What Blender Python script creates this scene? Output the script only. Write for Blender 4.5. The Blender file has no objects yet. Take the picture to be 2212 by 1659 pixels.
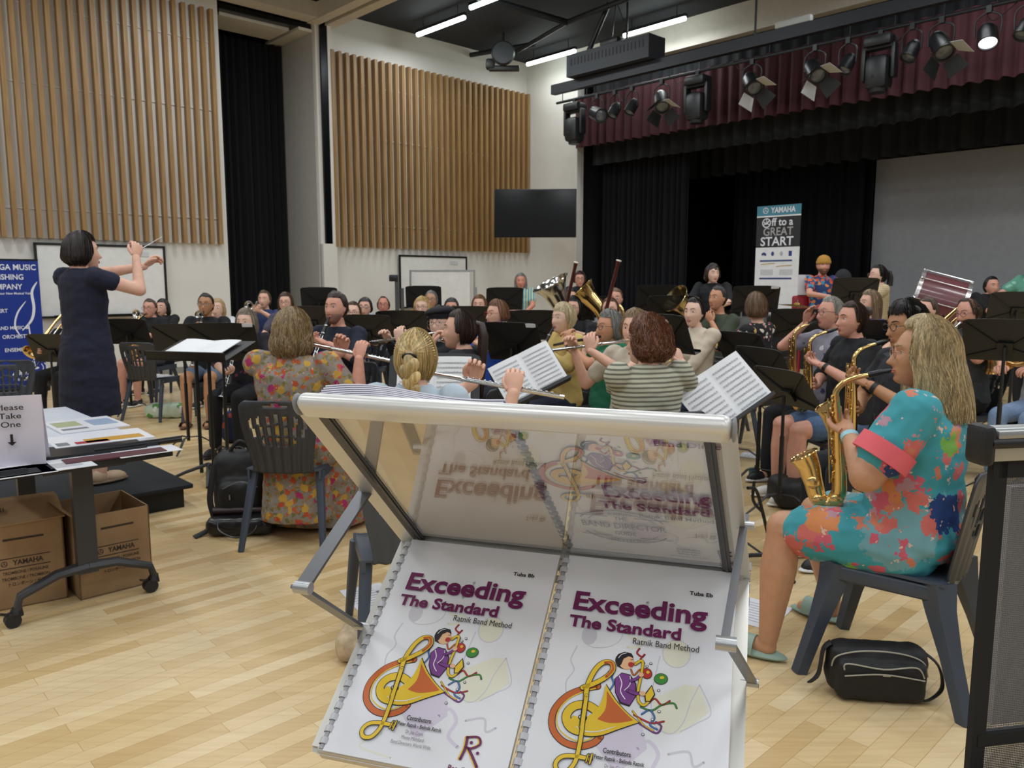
import bpy, bmesh, math, random
import numpy as np
from mathutils import Vector, Matrix, noise
random.seed(7)
SC = bpy.context.scene
COL = SC.collection
PI = math.pi
def R(d): return d*PI/180
# ---------------------------------------------------------------- camera, world, exposure
FPX, CX, CY, PITCH, CAMH = 1700.0, 1106.0, 829.5, R(7.4), 1.5
CP, SP = math.cos(PITCH), math.sin(PITCH)
cd = bpy.data.cameras.new('camera'); cam = bpy.data.objects.new('camera', cd); COL.objects.link(cam)
cam.location = (0, 0, CAMH); cam.rotation_euler = (PI/2-PITCH, 0, 0)
cd.sensor_width = 36; cd.lens = FPX/2212*36; cd.clip_start = 0.05; cd.clip_end = 100
cd.dof.use_dof = True; cd.dof.focus_distance = 1.15; cd.dof.aperture_fstop = 16
SC.camera = cam
SC.view_settings.view_transform = 'Standard'; SC.view_settings.look = 'None'
SC.view_settings.exposure = 0.27; SC.view_settings.gamma = 1.0
SC.view_settings.use_curve_mapping = False
w = bpy.data.worlds.new('world'); SC.world = w; w.use_nodes = True
w.node_tree.nodes['Background'].inputs[0].default_value = (.93, .96, 1, 1)
w.node_tree.nodes['Background'].inputs[1].default_value = .22
U = Vector((math.sin(R(46.6)), math.cos(R(46.6)), 0))      # along the slatted wall
V = Vector((-U.y, U.x, 0))                                  # away from the room, into the slatted wall
CORNER = Vector((.33, 18.5, 0))
def P(px, py, Y):
    "the point at depth Y seen at a pixel"
    u = (px-CX)/FPX; v = (CY-py)/FPX
    k = Y/(CP+v*SP)
    return Vector((u*k, Y, CAMH+(v*CP-SP)*k))
def Gp(px, py, h=0.0):
    "the point at height h seen at a pixel"
    u = (px-CX)/FPX; v = (CY-py)/FPX
    k = (h-CAMH)/(v*CP-SP)
    return Vector((u*k, (CP+v*SP)*k, h))
# ---------------------------------------------------------------- materials
MATS = {}
def lin(c):
    return tuple((x/12.92 if x <= .04045 else ((x+.055)/1.055)**2.4) for x in c)
def hexc(h):
    return lin(tuple(int(h[i:i+2], 16)/255 for i in (0, 2, 4)))
class NT:
    def __init__(s, name):
        s.m = bpy.data.materials.new(name); s.m.use_nodes = True
        s.t = s.m.node_tree; s.b = s.t.nodes['Principled BSDF']; s.o = s.t.nodes['Material Output']
    def n(s, typ, **kw):
        nd = s.t.nodes.new(typ)
        for k, v in kw.items():
            if k[0] == '_': setattr(nd, k[1:], v)
            else:
                nd.inputs[k.replace('__', ' ')].default_value = v
        return nd
    def l(s, a, b): s.t.links.new(a, b)
    def coords(s, rot=(0, 0, 0), scale=(1, 1, 1), which='Object', loc=(0, 0, 0)):
        tc = s.n('ShaderNodeTexCoord'); mp = s.n('ShaderNodeMapping')
        mp.inputs['Rotation'].default_value = rot; mp.inputs['Scale'].default_value = scale
        mp.inputs['Location'].default_value = loc
        s.l(tc.outputs[which], mp.inputs['Vector']); return mp.outputs[0]
    def ramp(s, fac, stops, interp='LINEAR'):
        r = s.n('ShaderNodeValToRGB'); r.color_ramp.interpolation = interp
        e = r.color_ramp.elements
        while len(e) < len(stops): e.new(.5)
        for i, (p, c) in enumerate(stops):
            e[i].position = p; e[i].color = tuple(c)+(1,)
        s.l(fac, r.inputs[0]); return r.outputs[0]
    def bump(s, h, st=.3, d=.002):
        b = s.n('ShaderNodeBump'); b.inputs['Strength'].default_value = st; b.inputs['Distance'].default_value = d
        s.l(h, b.inputs['Height']); s.l(b.outputs[0], s.b.inputs['Normal'])
def mat(name, col='808080', rough=.5, metal=0.0, alpha=None, emit=None, coat=0, var=0.0, vs=8):
    if name in MATS: return MATS[name]
    t = NT(name); c = hexc(col) if isinstance(col, str) else col
    t.b.inputs['Base Color'].default_value = c+(1,)
    t.b.inputs['Roughness'].default_value = rough; t.b.inputs['Metallic'].default_value = metal
    if coat: t.b.inputs['Coat Weight'].default_value = coat
    if emit:
        t.b.inputs['Emission Color'].default_value = c+(1,); t.b.inputs['Emission Strength'].default_value = emit
    n = t.n('ShaderNodeTexNoise', Scale=vs, Detail=3.0)
    t.l(t.coords(), n.inputs['Vector'])
    k = max(var, .04)
    t.l(t.ramp(n.outputs['Fac'], [(.3, tuple(x*(1-k) for x in c)), (.7, tuple(min(1, x*(1+k)) for x in c))]), t.b.inputs['Base Color'])
    t.m.diffuse_color = c+(1,)
    MATS[name] = t.m; return t.m
# ---------------------------------------------------------------- geometry collector
def fr(axis):
    z = Vector(axis).normalized()
    a = Vector((0, 0, 1)) if abs(z.z) < .9 else Vector((0, 1, 0))
    x = a.cross(z).normalized(); y = z.cross(x); return x, y, z
class G:
    def __init__(s): s.v = []; s.f = []; s.mi = []; s.M = Matrix()
    def add(s, vs, fs, mi=0, M=None):
        b = len(s.v); T = s.M @ M if M is not None else s.M
        s.v += [T @ Vector(v) for v in vs]
        for f in fs: s.f.append([b+i for i in f]); s.mi.append(mi)
        return s
    def box(s, c, d, mi=0, M=None, tap=1.0):
        x, y, z = d[0]/2, d[1]/2, d[2]/2; cx, cy, cz = c
        vs = [(cx+a*x*(tap if k > 0 else 1), cy+b*y*(tap if k > 0 else 1), cz+k*z) for k in (-1, 1) for b in (-1, 1) for a in (-1, 1)]
        return s.add(vs, [(0, 2, 3, 1), (4, 5, 7, 6), (0, 1, 5, 4), (2, 6, 7, 3), (0, 4, 6, 2), (1, 3, 7, 5)], mi, M)
    def rbox(s, c, d, r=.01, mi=0, M=None, seg=2):
        "box with rounded edges"
        bm = bmesh.new(); bmesh.ops.create_cube(bm, size=1)
        for v in bm.verts: v.co = Vector((v.co.x*d[0], v.co.y*d[1], v.co.z*d[2]))
        r = min(r, min(d)*.49)
        bmesh.ops.bevel(bm, geom=bm.edges[:], offset=r, segments=seg, profile=.5, affect='EDGES')
        bm.verts.index_update()
        s.add([v.co+Vector(c) for v in bm.verts], [[v.index for v in f.verts] for f in bm.faces], mi, M); bm.free(); return s
    def bar(s, a, b, wd, th, mi=0, up=(0, 0, 1)):
        "flat bar from a to b: width wd (perpendicular, in the plane of up), thickness th"
        a = Vector(a); b = Vector(b); z = (b-a).normalized(); x = Vector(up).cross(z)
        if x.length < 1e-4: x = Vector((1, 0, 0)).cross(z)
        x.normalize(); y = z.cross(x); vs = []
        for p in (a, b):
            for i, j in ((-1, -1), (1, -1), (1, 1), (-1, 1)): vs.append(p+x*i*wd/2+y*j*th/2)
        return s.add(vs, [(0, 1, 2, 3)[::-1], (4, 5, 6, 7), (0, 1, 5, 4), (1, 2, 6, 5), (2, 3, 7, 6), (3, 0, 4, 7)], mi)
    def tube(s, pts, r, n=8, mi=0, sq=1.0, caps=True, closed=False, up=None):
        pts = [Vector(p) for p in pts]; N = len(pts)
        rs = r if isinstance(r, (list, tuple)) else [r]*N
        vs = []; px = None
        for i, p in enumerate(pts):
            a = pts[(i-1) % N] if (i > 0 or closed) else p; b = pts[(i+1) % N] if (i < N-1 or closed) else p
            t = (b-a).normalized() if (b-a).length > 1e-9 else Vector((0, 0, 1))
            if px is None:
                px = (Vector(up)-t*t.dot(Vector(up))).normalized() if up is not None else fr(t)[0]
            px = px-t*t.dot(px)
            if px.length < 1e-6: px = fr(t)[0]
            px.normalize(); py = t.cross(px)
            for k in range(n):
                an = 2*PI*k/n
                vs.append(p+(px*math.cos(an)+py*math.sin(an)*sq)*rs[i])
        fs = []
        for i in range(N if closed else N-1):
            j = (i+1) % N
            for k in range(n): fs.append((i*n+k, i*n+(k+1) % n, j*n+(k+1) % n, j*n+k))
        if caps and not closed:
            fs.append(tuple(range(n))[::-1]); fs.append(tuple(range((N-1)*n, N*n)))
        return s.add(vs, fs, mi)
    def ball(s, c, r, n=12, mi=0, M=None):
        r = (r, r, r) if not isinstance(r, (tuple, list)) else r
        vs = [(0, 0, 1)]; m = max(4, n//2)
        for i in range(1, m):
            t = PI*i/m
            for k in range(n): a = 2*PI*k/n; vs.append((math.sin(t)*math.cos(a), math.sin(t)*math.sin(a), math.cos(t)))
        vs.append((0, 0, -1)); fs = []
        for k in range(n): fs.append((0, 1+k, 1+(k+1) % n))
        for i in range(m-2):
            for k in range(n): a = 1+i*n; fs.append((a+k, a+n+k, a+n+(k+1) % n, a+(k+1) % n))
        a = 1+(m-2)*n; L = len(vs)-1
        for k in range(n): fs.append((a+k, L, a+(k+1) % n))
        return s.add([(c[0]+v[0]*r[0], c[1]+v[1]*r[1], c[2]+v[2]*r[2]) for v in vs], fs, mi, M)
    def lathe(s, prof, n=16, mi=0, M=None):
        "prof: (radius, z) pairs around the local z axis"
        vs = []; fs = []
        for r, z in prof:
            for k in range(n): a = 2*PI*k/n; vs.append((r*math.cos(a), r*math.sin(a), z))
        for i in range(len(prof)-1):
            for k in range(n): fs.append((i*n+k, i*n+(k+1) % n, (i+1)*n+(k+1) % n, (i+1)*n+k))
        return s.add(vs, fs, mi, M)
    def cyl(s, a, b, r, n=12, mi=0): return s.tube([a, b], r, n, mi)
    def prism(s, poly, z0, z1, mi=0, M=None):
        n = len(poly)
        vs = [(x, y, z0) for x, y in poly]+[(x, y, z1) for x, y in poly]
        fs = [tuple(range(n))[::-1], tuple(range(n, 2*n))]+[(k, (k+1) % n, n+(k+1) % n, n+k) for k in range(n)]
        return s.add(vs, fs, mi, M)
    def quad(s, a, b, c, d, mi=0): return s.add([a, b, c, d], [(0, 1, 2, 3)], mi)
    def surf(s, grid, mi=0, th=0.0, M=None):
        "grid of points (rows x cols) as a sheet; th > 0 gives it thickness"
        nr = len(grid); nc = len(grid[0]); vs = [Vector(p) for row in grid for p in row]
        fs = [(i*nc+j, i*nc+j+1, (i+1)*nc+j+1, (i+1)*nc+j) for i in range(nr-1) for j in range(nc-1)]
        if th:
            nn = [Vector() for _ in vs]
            for f in fs:
                q = (vs[f[2]]-vs[f[0]]).cross(vs[f[3]]-vs[f[1]])
                for k in f: nn[k] += q
            N = len(vs); vs = vs+[v-n_.normalized()*th for v, n_ in zip(vs, nn)]
            fs2 = [tuple(N+k for k in f)[::-1] for f in fs]
            ed = [j for j in range(nc)]+[i*nc+nc-1 for i in range(1, nr)]+[(nr-1)*nc+j for j in range(nc-2, -1, -1)]+[i*nc for i in range(nr-2, 0, -1)]
            fs2 += [(ed[(k+1) % len(ed)], ed[k], N+ed[k], N+ed[(k+1) % len(ed)]) for k in range(len(ed))]
            fs = fs+fs2
        return s.add(vs, fs, mi, M)
    def mesh(s, m, mi=0, M=None):
        return s.add([v.co.copy() for v in m.vertices], [tuple(p.vertices) for p in m.polygons], mi, M)
    def build(s, name, mats, parent=None, smooth=.7, **props):
        me = bpy.data.meshes.new(name)
        me.from_pydata([tuple(v) for v in s.v], [], s.f)
        mats = mats if isinstance(mats, (list, tuple)) else [mats]
        for m in mats: me.materials.append(m)
        if len(mats) > 1: me.polygons.foreach_set('material_index', s.mi)
        if smooth:
            me.polygons.foreach_set('use_smooth', [True]*len(me.polygons))
            me.set_sharp_from_angle(angle=smooth)
        me.update()
        o = bpy.data.objects.new(name, me); COL.objects.link(o)
        if parent is not None: o.parent = parent
        for k, v in props.items(): o[k] = v
        return o
TXT = {}
def textmesh(s, bold=0.0, ext=.0, res=4, shear=0.0, align='LEFT'):
    key = (s, bold, ext, res, shear, align)
    if key in TXT: return TXT[key]
    c = bpy.data.curves.new('lettering', 'FONT'); c.body = s; c.size = 1; c.offset = bold; c.extrude = ext
    c.resolution_u = res; c.shear = shear; c.align_x = align
    o = bpy.data.objects.new('lettering', c); COL.objects.link(o)
    bpy.context.view_layer.update()
    me = bpy.data.meshes.new_from_object(o.evaluated_get(bpy.context.evaluated_depsgraph_get()))
    bpy.data.objects.remove(o); bpy.data.curves.remove(c)
    TXT[key] = me; return me
def text(g, s, x, y, size, M, mi=0, bold=0.0, sx=1.0, rot=0.0, align='LEFT', shear=0.0, z=.0006, ext=0.0):
    "lettering lying in the local xy plane of M, lifted by z"
    me = textmesh(s, bold, ext, 3, shear, align)
    g.mesh(me, mi, M @ Matrix.Translation((x, y, z)) @ Matrix.Rotation(rot, 4, 'Z') @ Matrix.Diagonal((size*sx, size, size, 1)))
def frameM(o, x, y):
    "matrix with local x and y axes given, origin o"
    x = Vector(x).normalized(); z = x.cross(Vector(y)).normalized(); y = z.cross(x)
    m = Matrix((x, y, z)).transposed().to_4x4(); m.translation = Vector(o); return m
def thing(name, label, cat, loc=(0, 0, 0), rz=0.0, group=None, M=None):
    o = bpy.data.objects.new(name, None); COL.objects.link(o); o.empty_display_size = .1
    if M is not None: o.matrix_world = M
    else: o.location = loc; o.rotation_euler = (0, 0, rz)
    o['label'] = label; o['category'] = cat
    if group: o['group'] = group
    return o
def tag(o, label, cat, group=None, kind=None):
    o['label'] = label; o['category'] = cat
    if group: o['group'] = group
    if kind: o['kind'] = kind
    return o
def kids(o): return [c for c in bpy.data.objects if c.parent == o]
def dup(o, parent=None):
    c = o.copy(); COL.objects.link(c)
    if parent is not None: c.parent = parent
    for ch in list(o.children): dup(ch, c)
    return c
# ---------------------------------------------------------------- hall lights (the rows of LED battens)
H_CEIL = 6.37
led = mat('led_diffuser', 'f2fff8', .4, emit=14)
blk = mat('black_metal', '141517', .45, var=.1)
def batten(p, n, lab):
    t = thing('batten_light', lab, 'ceiling light', p, math.atan2(V.y, V.x), 'linear lights under the ceiling')
    g = G(); g.tube([(-.68, 0, 0), (.68, 0, 0)], .038, 12); g.build('diffuser', led, t)
    g = G(); g.box((0, 0, .055), (1.4, .06, .05)); g.tube([(-.5, 0, .07), (-.5, 0, H_CEIL-p[2]-.01)], .006, 6); g.tube([(.5, 0, .07), (.5, 0, H_CEIL-p[2]-.01)], .006, 6)
    g.build('housing', blk, t)
LW = 43
def lamp(p, power=LW, sx=1.4, sy=.5):
    ld = bpy.data.lights.new('batten_glow', 'AREA'); ld.shape = 'RECTANGLE'; ld.size = sx; ld.size_y = sy; ld.energy = power
    ld.color = (.94, .98, 1)
    o = bpy.data.objects.new('batten_glow', ld); COL.objects.link(o); o.location = p-Vector((0, 0, .06)); o.rotation_euler = (0, 0, math.atan2(V.y, V.x))
HL = 6.1
seen = [Gp(951, 57, HL), Gp(1189, 125, HL), Gp(1412, 59, HL), Gp(1075, -6, HL)]
labs = ['glowing linear batten light above the slatted wall, left of the other lit battens', 'glowing linear batten light nearest the corner of the slatted wall',
        'glowing linear batten light over the black ducted unit', 'glowing batten light cut off by the top edge of the photo']
for i, (p, l) in enumerate(zip(seen, labs)):
    batten(p, i, l); lamp(p, LW*(.3 if i == 1 else .6))
for a in range(6):                       # the rows go on over the hall towards the camera
    for b in range(6):
        q = CORNER - U*(1.6+3.3*a+0) - V*(2.2+3.6*b); q.z = HL
        if any((q-s_).length < 2.2 for s_ in seen): continue
        if q.y < 13.5 or abs(q.x)/max(q.y, .1) > .8: lamp(q)
# ---------------------------------------------------------------- floor
t = NT('strip_floor')
co = t.coords(rot=(0, 0, -math.atan2(U.y, U.x)), which='Object')
br = t.n('ShaderNodeTexBrick', Scale=1.0); br.offset = .37; br.offset_frequency = 2; br.squash = 1
for k, v_ in (('Brick Width', .62), ('Row Height', .072), ('Mortar Size', .0009), ('Mortar Smooth', .3), ('Bias', 0.0)): br.inputs[k].default_value = v_
br.inputs['Color1'].default_value = (0, 0, 0, 1); br.inputs['Color2'].default_value = (1, 1, 1, 1); br.inputs['Mortar'].default_value = (.3, .3, .3, 1)
t.l(co, br.inputs['Vector'])
sepb = t.ramp(br.outputs['Color'], [(0, hexc('c6a674')), (.2, hexc('d0b483')), (.6, hexc('d8be90')), (1, hexc('e2cca3'))])
ng = t.n('ShaderNodeTexNoise', Scale=1.0, Detail=5.0, Roughness=.6); mp = t.coords(rot=(0, 0, -math.atan2(U.y, U.x)), scale=(3, 45, 1)); t.l(mp, ng.inputs['Vector'])
mx = t.n('ShaderNodeMix', _data_type='RGBA', _blend_type='MULTIPLY'); mx.inputs[0].default_value = .6
t.l(sepb, mx.inputs[6]); t.l(t.ramp(ng.outputs['Fac'], [(.3, (.80, .74, .66)), (.6, (1, 1, 1))]), mx.inputs[7])
mx2 = t.n('ShaderNodeMix', _data_type='RGBA', _blend_type='MULTIPLY'); t.l(br.outputs['Fac'], mx2.inputs[0]); t.l(mx.outputs[2], mx2.inputs[6]); mx2.inputs[7].default_value = (.62, .5, .36, 1)
t.l(mx2.outputs[2], t.b.inputs['Base Color']); t.b.inputs['Roughness'].default_value = .33; t.b.inputs['Specular IOR Level'].default_value = .45
t.bump(ng.outputs['Fac'], .05, .001)
FLOORM = t.m
g = G(); a = CORNER-U*24; b = CORNER+V*0; 
def W(u, v, z=0): q = CORNER-U*u-V*v; return Vector((q.x, q.y, z))
g.add([W(-.0, -1.6), W(26, -1.6), W(26, 22), W(0, 22), W(0, -1.6, -.1), W(26, -1.6, -.1), W(26, 22, -.1), W(0, 22, -.1)], [(0, 1, 2, 3), (4, 7, 6, 5), (0, 4, 5, 1), (1, 5, 6, 2), (2, 6, 7, 3), (3, 7, 4, 0)])
g.build('floor', FLOORM, None, 0, kind='structure')
g = G(); g.add([W(-7, -2, H_CEIL), W(26, -2, H_CEIL), W(26, 22, H_CEIL), W(-7, 22, H_CEIL), W(-7, -2, H_CEIL+.15), W(26, -2, H_CEIL+.15), W(26, 22, H_CEIL+.15), W(-7, 22, H_CEIL+.15)], [(3, 2, 1, 0), (4, 5, 6, 7), (0, 1, 5, 4), (1, 2, 6, 5), (2, 3, 7, 6), (3, 0, 4, 7)])
dark = mat('dark_ceiling_paint', '20242c', .8)
g.build('ceiling', dark, None, 0, kind='structure')
# ---------------------------------------------------------------- slatted (left) wall in its own frame: x = distance from the corner, y = into the room, z up
MW = frameM(CORNER, -U, -V)   # local x = -U, local y = -V
MW = Matrix((( -U.x, -V.x, 0, CORNER.x), (-U.y, -V.y, 0, CORNER.y), (0, 0, 1, 0), (0, 0, 0, 1)))
plaster = mat('white_plaster', 'dfdcd6', .75, var=.03, vs=1.5)
grey_paint = mat('grey_paint', 'b9b6b0', .7)
cream = mat('cream_paint', 'd6d0c6', .75)
def WB(g, x0, x1, y0, y1, z0, z1, mi=0): g.box(((x0+x1)/2, (y0+y1)/2, (z0+z1)/2), (abs(x1-x0), abs(y1-y0), abs(z1-z0)), mi, MW)
N0, N1 = 5.31*1.0, 7.12     # niche for the folding panels
g = G(); WB(g, -.0, N0, -.2, 0, 0, H_CEIL); g.build('wall_left', plaster, None, 0, kind='structure')
g = G(); WB(g, N1, 24, -.2, 0, 0, H_CEIL); g.build('wall_left_near', plaster, None, 0, kind='structure')
g = G(); WB(g, N0, N0+.08, -1.5, 0.0, 0, H_CEIL); g.build('wall_niche_side', grey_paint, None, 0, kind='structure')
g = G(); WB(g, N0+.08, N1+.5, -1.6, -1.45, 0, H_CEIL); g.build('wall_niche_back', mat('black_void_paint', '0b0d14', .9), None, 0, kind='structure')
g = G(); WB(g, N1, N1+.1, -1.5, -.2, 0, H_CEIL); g.build('wall_niche_far_side', mat('black_void_paint'), None, 0, kind='structure')
bc = mat('black_curtain', '0c0e15', .95)
g = G()
pts = [(N0+.1+(N1-N0-.1)*i/60, -1.15+.045*math.sin(i*1.35)+.02*math.sin(i*.5), z) for z in (0.02, 5.9) for i in range(61)]
g.surf([pts[:61], pts[61:]], 0, .01, MW)
tag(g.build('black_drape', bc, None), 'tall black drape filling the recess between the two slatted wall panels', 'curtain')
# slat panels
t = NT('slat_wood'); nz = t.n('ShaderNodeTexNoise', Scale=1.0, Detail=6.0); t.l(t.coords(scale=(30, 30, 1.5)), nz.inputs['Vector'])
t.l(t.ramp(nz.outputs['Fac'], [(.3, hexc('86653a')), (.55, hexc('9c7a4c')), (.8, hexc('ad8b5b'))]), t.b.inputs['Base Color']); t.b.inputs['Roughness'].default_value = .5
slat = t.m
rail = mat('white_rail', 'e4e1dc', .5)
def slats(x0, x1, n, z0, z1, lab):
    r_ = thing('slatted_panel', lab, 'slatted wall panel', MW @ Vector(((x0+x1)/2, 0, z0)), math.atan2(-U.y, -U.x))
    IM = Matrix.Rotation(-math.atan2(-U.y, -U.x), 4, 'Z') @ Matrix.Translation(-(MW @ Vector(((x0+x1)/2, 0, z0))))
    A = IM @ MW
    g = G(); g.box(((x0+x1)/2, .012, (z0+z1)/2), (x1-x0+.12, .02, z1-z0), 0, A)
    for z in (z0+.42, (z0+z1)/2+.3, z1-.5): g.box(((x0+x1)/2, .03, z), (x1-x0+.1, .015, .02), 0, A)
    g.build('backing', plaster, r_, 0)
    for i in range(n):
        x = x0+(x1-x0)*i/(n-1)
        g = G(); g.box((x, .025+.055, (z0+z1)/2), (.062, .11, z1-z0), 0, A); g.build('slat', slat, r_, 0)
zs0, zs1 = 2.16, 5.68
slats(.06, 5.06, 33, zs0, zs1, 'vertical timber slat panel on the white wall behind the band, beside the television')
slats(N1+.16, N1+.16+.149*38, 39, zs0-.03, zs1+.2, 'vertical timber slat panel on the wall behind the conductor, left of the black drape')
# folding wall track, post and soffit
g = G(); WB(g, N0-.16, N0-.03, -.0, .10, 2.2, H_CEIL-.1); g.build('trim_1', mat('black_steel', '0f1114', .25, .6), None, 0, kind='structure')
g = G(); WB(g, N0-.24, N0-.16, 0, .12, 2.2, H_CEIL-.1); WB(g, N0-.03, N0+.05, 0, .05, 0, H_CEIL-.1); WB(g, N0-.24, N0+.05, 0, .12, 0, 2.2); g.build('trim_2', plaster, None, 0, kind='structure')
g = G()
for x0, x1 in ((N0-.33, N0-.13), (N0-.03, N0+.17)): WB(g, x0, x1, 0, 16, H_CEIL-.30, H_CEIL-.02)
g.build('trim_3', cream, None, 0, kind='structure')
g = G(); WB(g, N0-.13, N0-.03, 0, 16, H_CEIL-.22, H_CEIL-.02); g.build('trim_4', mat('black_steel'), None, 0, kind='structure')
g = G(); WB(g, N0+.17, N1+.35, 0, .35, H_CEIL-.28, H_CEIL-.02); WB(g, N1+.02, N1+.35, .35, 1.2, H_CEIL-.28, H_CEIL-.02); WB(g, N1+.35, 22, .0, .3, H_CEIL-.2, H_CEIL-.02); g.build('trim_5', cream, None, 0, kind='structure')
g = G(); WB(g, N0+.1, N1-.0, -1.3, -.02, 5.98, 6.06); g.build('trim_6', mat('black_steel'), None, 0, kind='structure')
g = G(); WB(g, N0+.42, N1-.12, -.95, -.2, 5.93, 5.98); WB(g, N0+.08, N0+.34, -1.3, -.0, 5.93, 5.98); g.build('trim_7', cream, None, 0, kind='structure')
g = G(); WB(g, 0, N0-.24, 0, .015, 0, .1, 0); WB(g, N1, 24, 0, .015, 0, .1); g.build('baseboard_left', mat('grey_skirting', '8d8b88', .6), None, 0, kind='structure')
# whiteboards on the slatted wall
wb = mat('whiteboard_enamel', 'e9e9e6', .18, coat=.3)
def board(x0, x1, z0, z1, lab, frame, y=.06):
    r_ = thing('whiteboard', lab, 'whiteboard', MW @ Vector(((x0+x1)/2, y, z0)), math.atan2(-U.y, -U.x))
    g = G(); wd, ht = x1-x0, z1-z0
    g.box((0, 0, ht/2), (wd, .012, ht)); g.build('writing_surface', wb, r_, 0)
    g = G(); k = .035
    for z in (0, ht): g.box((0, .004, z), (wd+k, .03, k))
    for x in (-wd/2, wd/2): g.box((x, .004, ht/2), (k, .03, ht))
    g.build('frame', frame, r_, 0)
    g = G(); g.box((-wd/2+.35, .012, ht-.12), (.22, .004, .07)); g.build('notice', mat('paper_grey', 'cfcfd2', .7), r_, 0)
    g = G(); g.box((0, .04, .02), (wd*.8, .06, .012)); g.build('pen_tray', frame, r_, 0)
    return r_
def wx(px, py=600):
    "distance along the slatted wall at a pixel column"
    q = P(px, py, 10); d = Vector((q.x, q.y)); # ray from origin
    # CORNER - U*s = k*d
    A_ = np.array([[d.x, U.x], [d.y, U.y]]); k, s_ = np.linalg.solve(A_, np.array([CORNER.x, CORNER.y])); return s_
bf = mat('black_frame', '101112', .4)
board(wx(354), wx(78), .98, 2.05, 'large black-framed whiteboard on the wall behind the conductor', bf)
board(wx(1003), wx(860), .98, 2.02, 'black-framed whiteboard under the slats, behind the mobile whiteboard', bf)
# mobile whiteboard and TV cart in front of the wall
q = P(955, 600, 14.6); r_ = thing('mobile_whiteboard', 'freestanding grey-framed mobile whiteboard in front of the black-framed board', 'whiteboard', (q.x, q.y, 0), R(-8))
alu = mat('aluminium', 'b9bbbd', .35, .8)
g = G(); g.box((0, 0, 1.3), (1.04, .02, .8)); g.build('writing_surface', wb, r_, 0)
g = G()
for z in (.9, 1.7): g.box((0, 0, z), (1.2, .035, .03))
for x in (-.6, .6): g.box((x, 0, 1.3), (.03, .035, .83)); g.box((x*1.05, 0, .75), (.035, .035, 1.3)); g.box((x*1.05, 0, .09), (.05, .55, .04))
g.build('frame', alu, r_, 0)
# corner wall and wall above the stage: local frame on the stage plane, x = along to the right, y = into the stage
DS = -V; NS = U
MS = Matrix(((DS.x, NS.x, 0, CORNER.x), (DS.y, NS.y, 0, CORNER.y), (0, 0, 1, 0), (0, 0, 0, 1)))
def SB(g, x0, x1, y0, y1, z0, z1, mi=0): g.box(((x0+x1)/2, (y0+y1)/2, (z0+z1)/2), (abs(x1-x0), abs(y1-y0), abs(z1-z0)), mi, MS)
S0, S1, HO = 1.56, 14.5, 5.85
g = G(); SB(g, 0, S0, 0, .2, 0, H_CEIL); g.build('wall_stage_side', plaster, None, 0, kind='structure')
g = G(); SB(g, S0, 18, 0, .2, HO, H_CEIL); g.build('wall_stage_header', cream, None, 0, kind='structure')
g = G(); SB(g, S1, 18, 0, .2, 0, HO); g.build('wall_stage_far_side', plaster, None, 0, kind='structure')
SH = .88
g = G(); SB(g, S0, S1, .0, 7, SH-.05, SH); g.build('floor_stage', mat('stage_boards', '1e1d1c', .6), None, 0, kind='structure')
g = G(); SB(g, S0, S1, -.02, .02, 0, SH); g.build('wall_stage_front', mat('stage_front_black', '0e0e11', .7), None, 0, kind='structure')
g = G(); SB(g, S0-.3, S0-.1, .2, 7.2, 0, H_CEIL); SB(g, S1+.1, S1+.3, .2, 7.2, 0, H_CEIL); SB(g, S0-.3, S1+.3, 7, 7.2, 0, H_CEIL); g.build('wall_stage_back', mat('black_void_paint'), None, 0, kind='structure')
g = G(); SB(g, S0-.3, S1+.3, .2, 7.2, H_CEIL, H_CEIL+.1); g.build('ceiling_stage', mat('black_void_paint'), None, 0, kind='structure')
def drape(x0, x1, y, z0, z1, n, amp, m, name, lab, hem=0.0, group=None, seed=0):
    g = G(); rows = []
    rnd = random.Random(seed)
    N_ = n*7; ph = [rnd.uniform(.7, 1.3) for _ in range(N_+1)]
    for z_, s_ in ((z1, .6), ((z0+z1)/2, .9), (z0, 1.15)):
        row = []; a_ = 0
        for i in range(N_+1):
            a_ += 2*PI*n/N_*ph[i]
            row.append((x0+(x1-x0)*i/N_, y+amp*s_*math.sin(a_)+amp*.3*math.sin(a_*.37), z_+(hem*math.sin(i*.9) if z_ == z0 else 0)))
        rows.append(row)
    g.surf(rows, 0, .012, MS)
    return tag(g.build(name, m, None, 1.2), lab, 'curtain', group)
red = mat('burgundy_velvet', '3a1119', .85, var=.15, vs=3)
bk2 = mat('black_pleat_cloth', '1d2024', .8, var=.2, vs=4)
drape(S0+.02, S1, -.12, 4.32, 5.36, 58, .05, red, 'valance', 'burgundy pleated valance hanging across the top of the stage opening', .01)
drape(S0+.1, S1, .35, 4.0, HO+.1, 46, .06, bk2, 'valance', 'black pleated border hanging behind the burgundy valance', .02, seed=1)
drape(S0+.1, S1, 1.9, 3.72, HO+.1, 40, .07, bk2, 'valance', 'second black pleated border deeper in the stage', .02, seed=2)
drape(S0+.05, 3.9, .75, SH, HO, 16, .06, bc, 'stage_curtain', 'black stage leg curtain at the left end of the stage opening', seed=3)
drape(3.5, 6.4, 3.1, SH, HO, 14, .05, bc, 'stage_curtain', 'black backdrop curtain behind the tall banner', seed=4)
def stx(px, ylocal, h=None):
    d = P(px, 608, 10); O_ = CORNER+NS*ylocal; A_ = np.array([[d.x, -DS.x], [d.y, -DS.y]]); k_, s_ = np.linalg.solve(A_, np.array([O_.x, O_.y])); return s_
sxl = stx(1879, 3.6); zt_ = P(1879, 346, (MS @ Vector((sxl, 3.6, 0))).y).z
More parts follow.
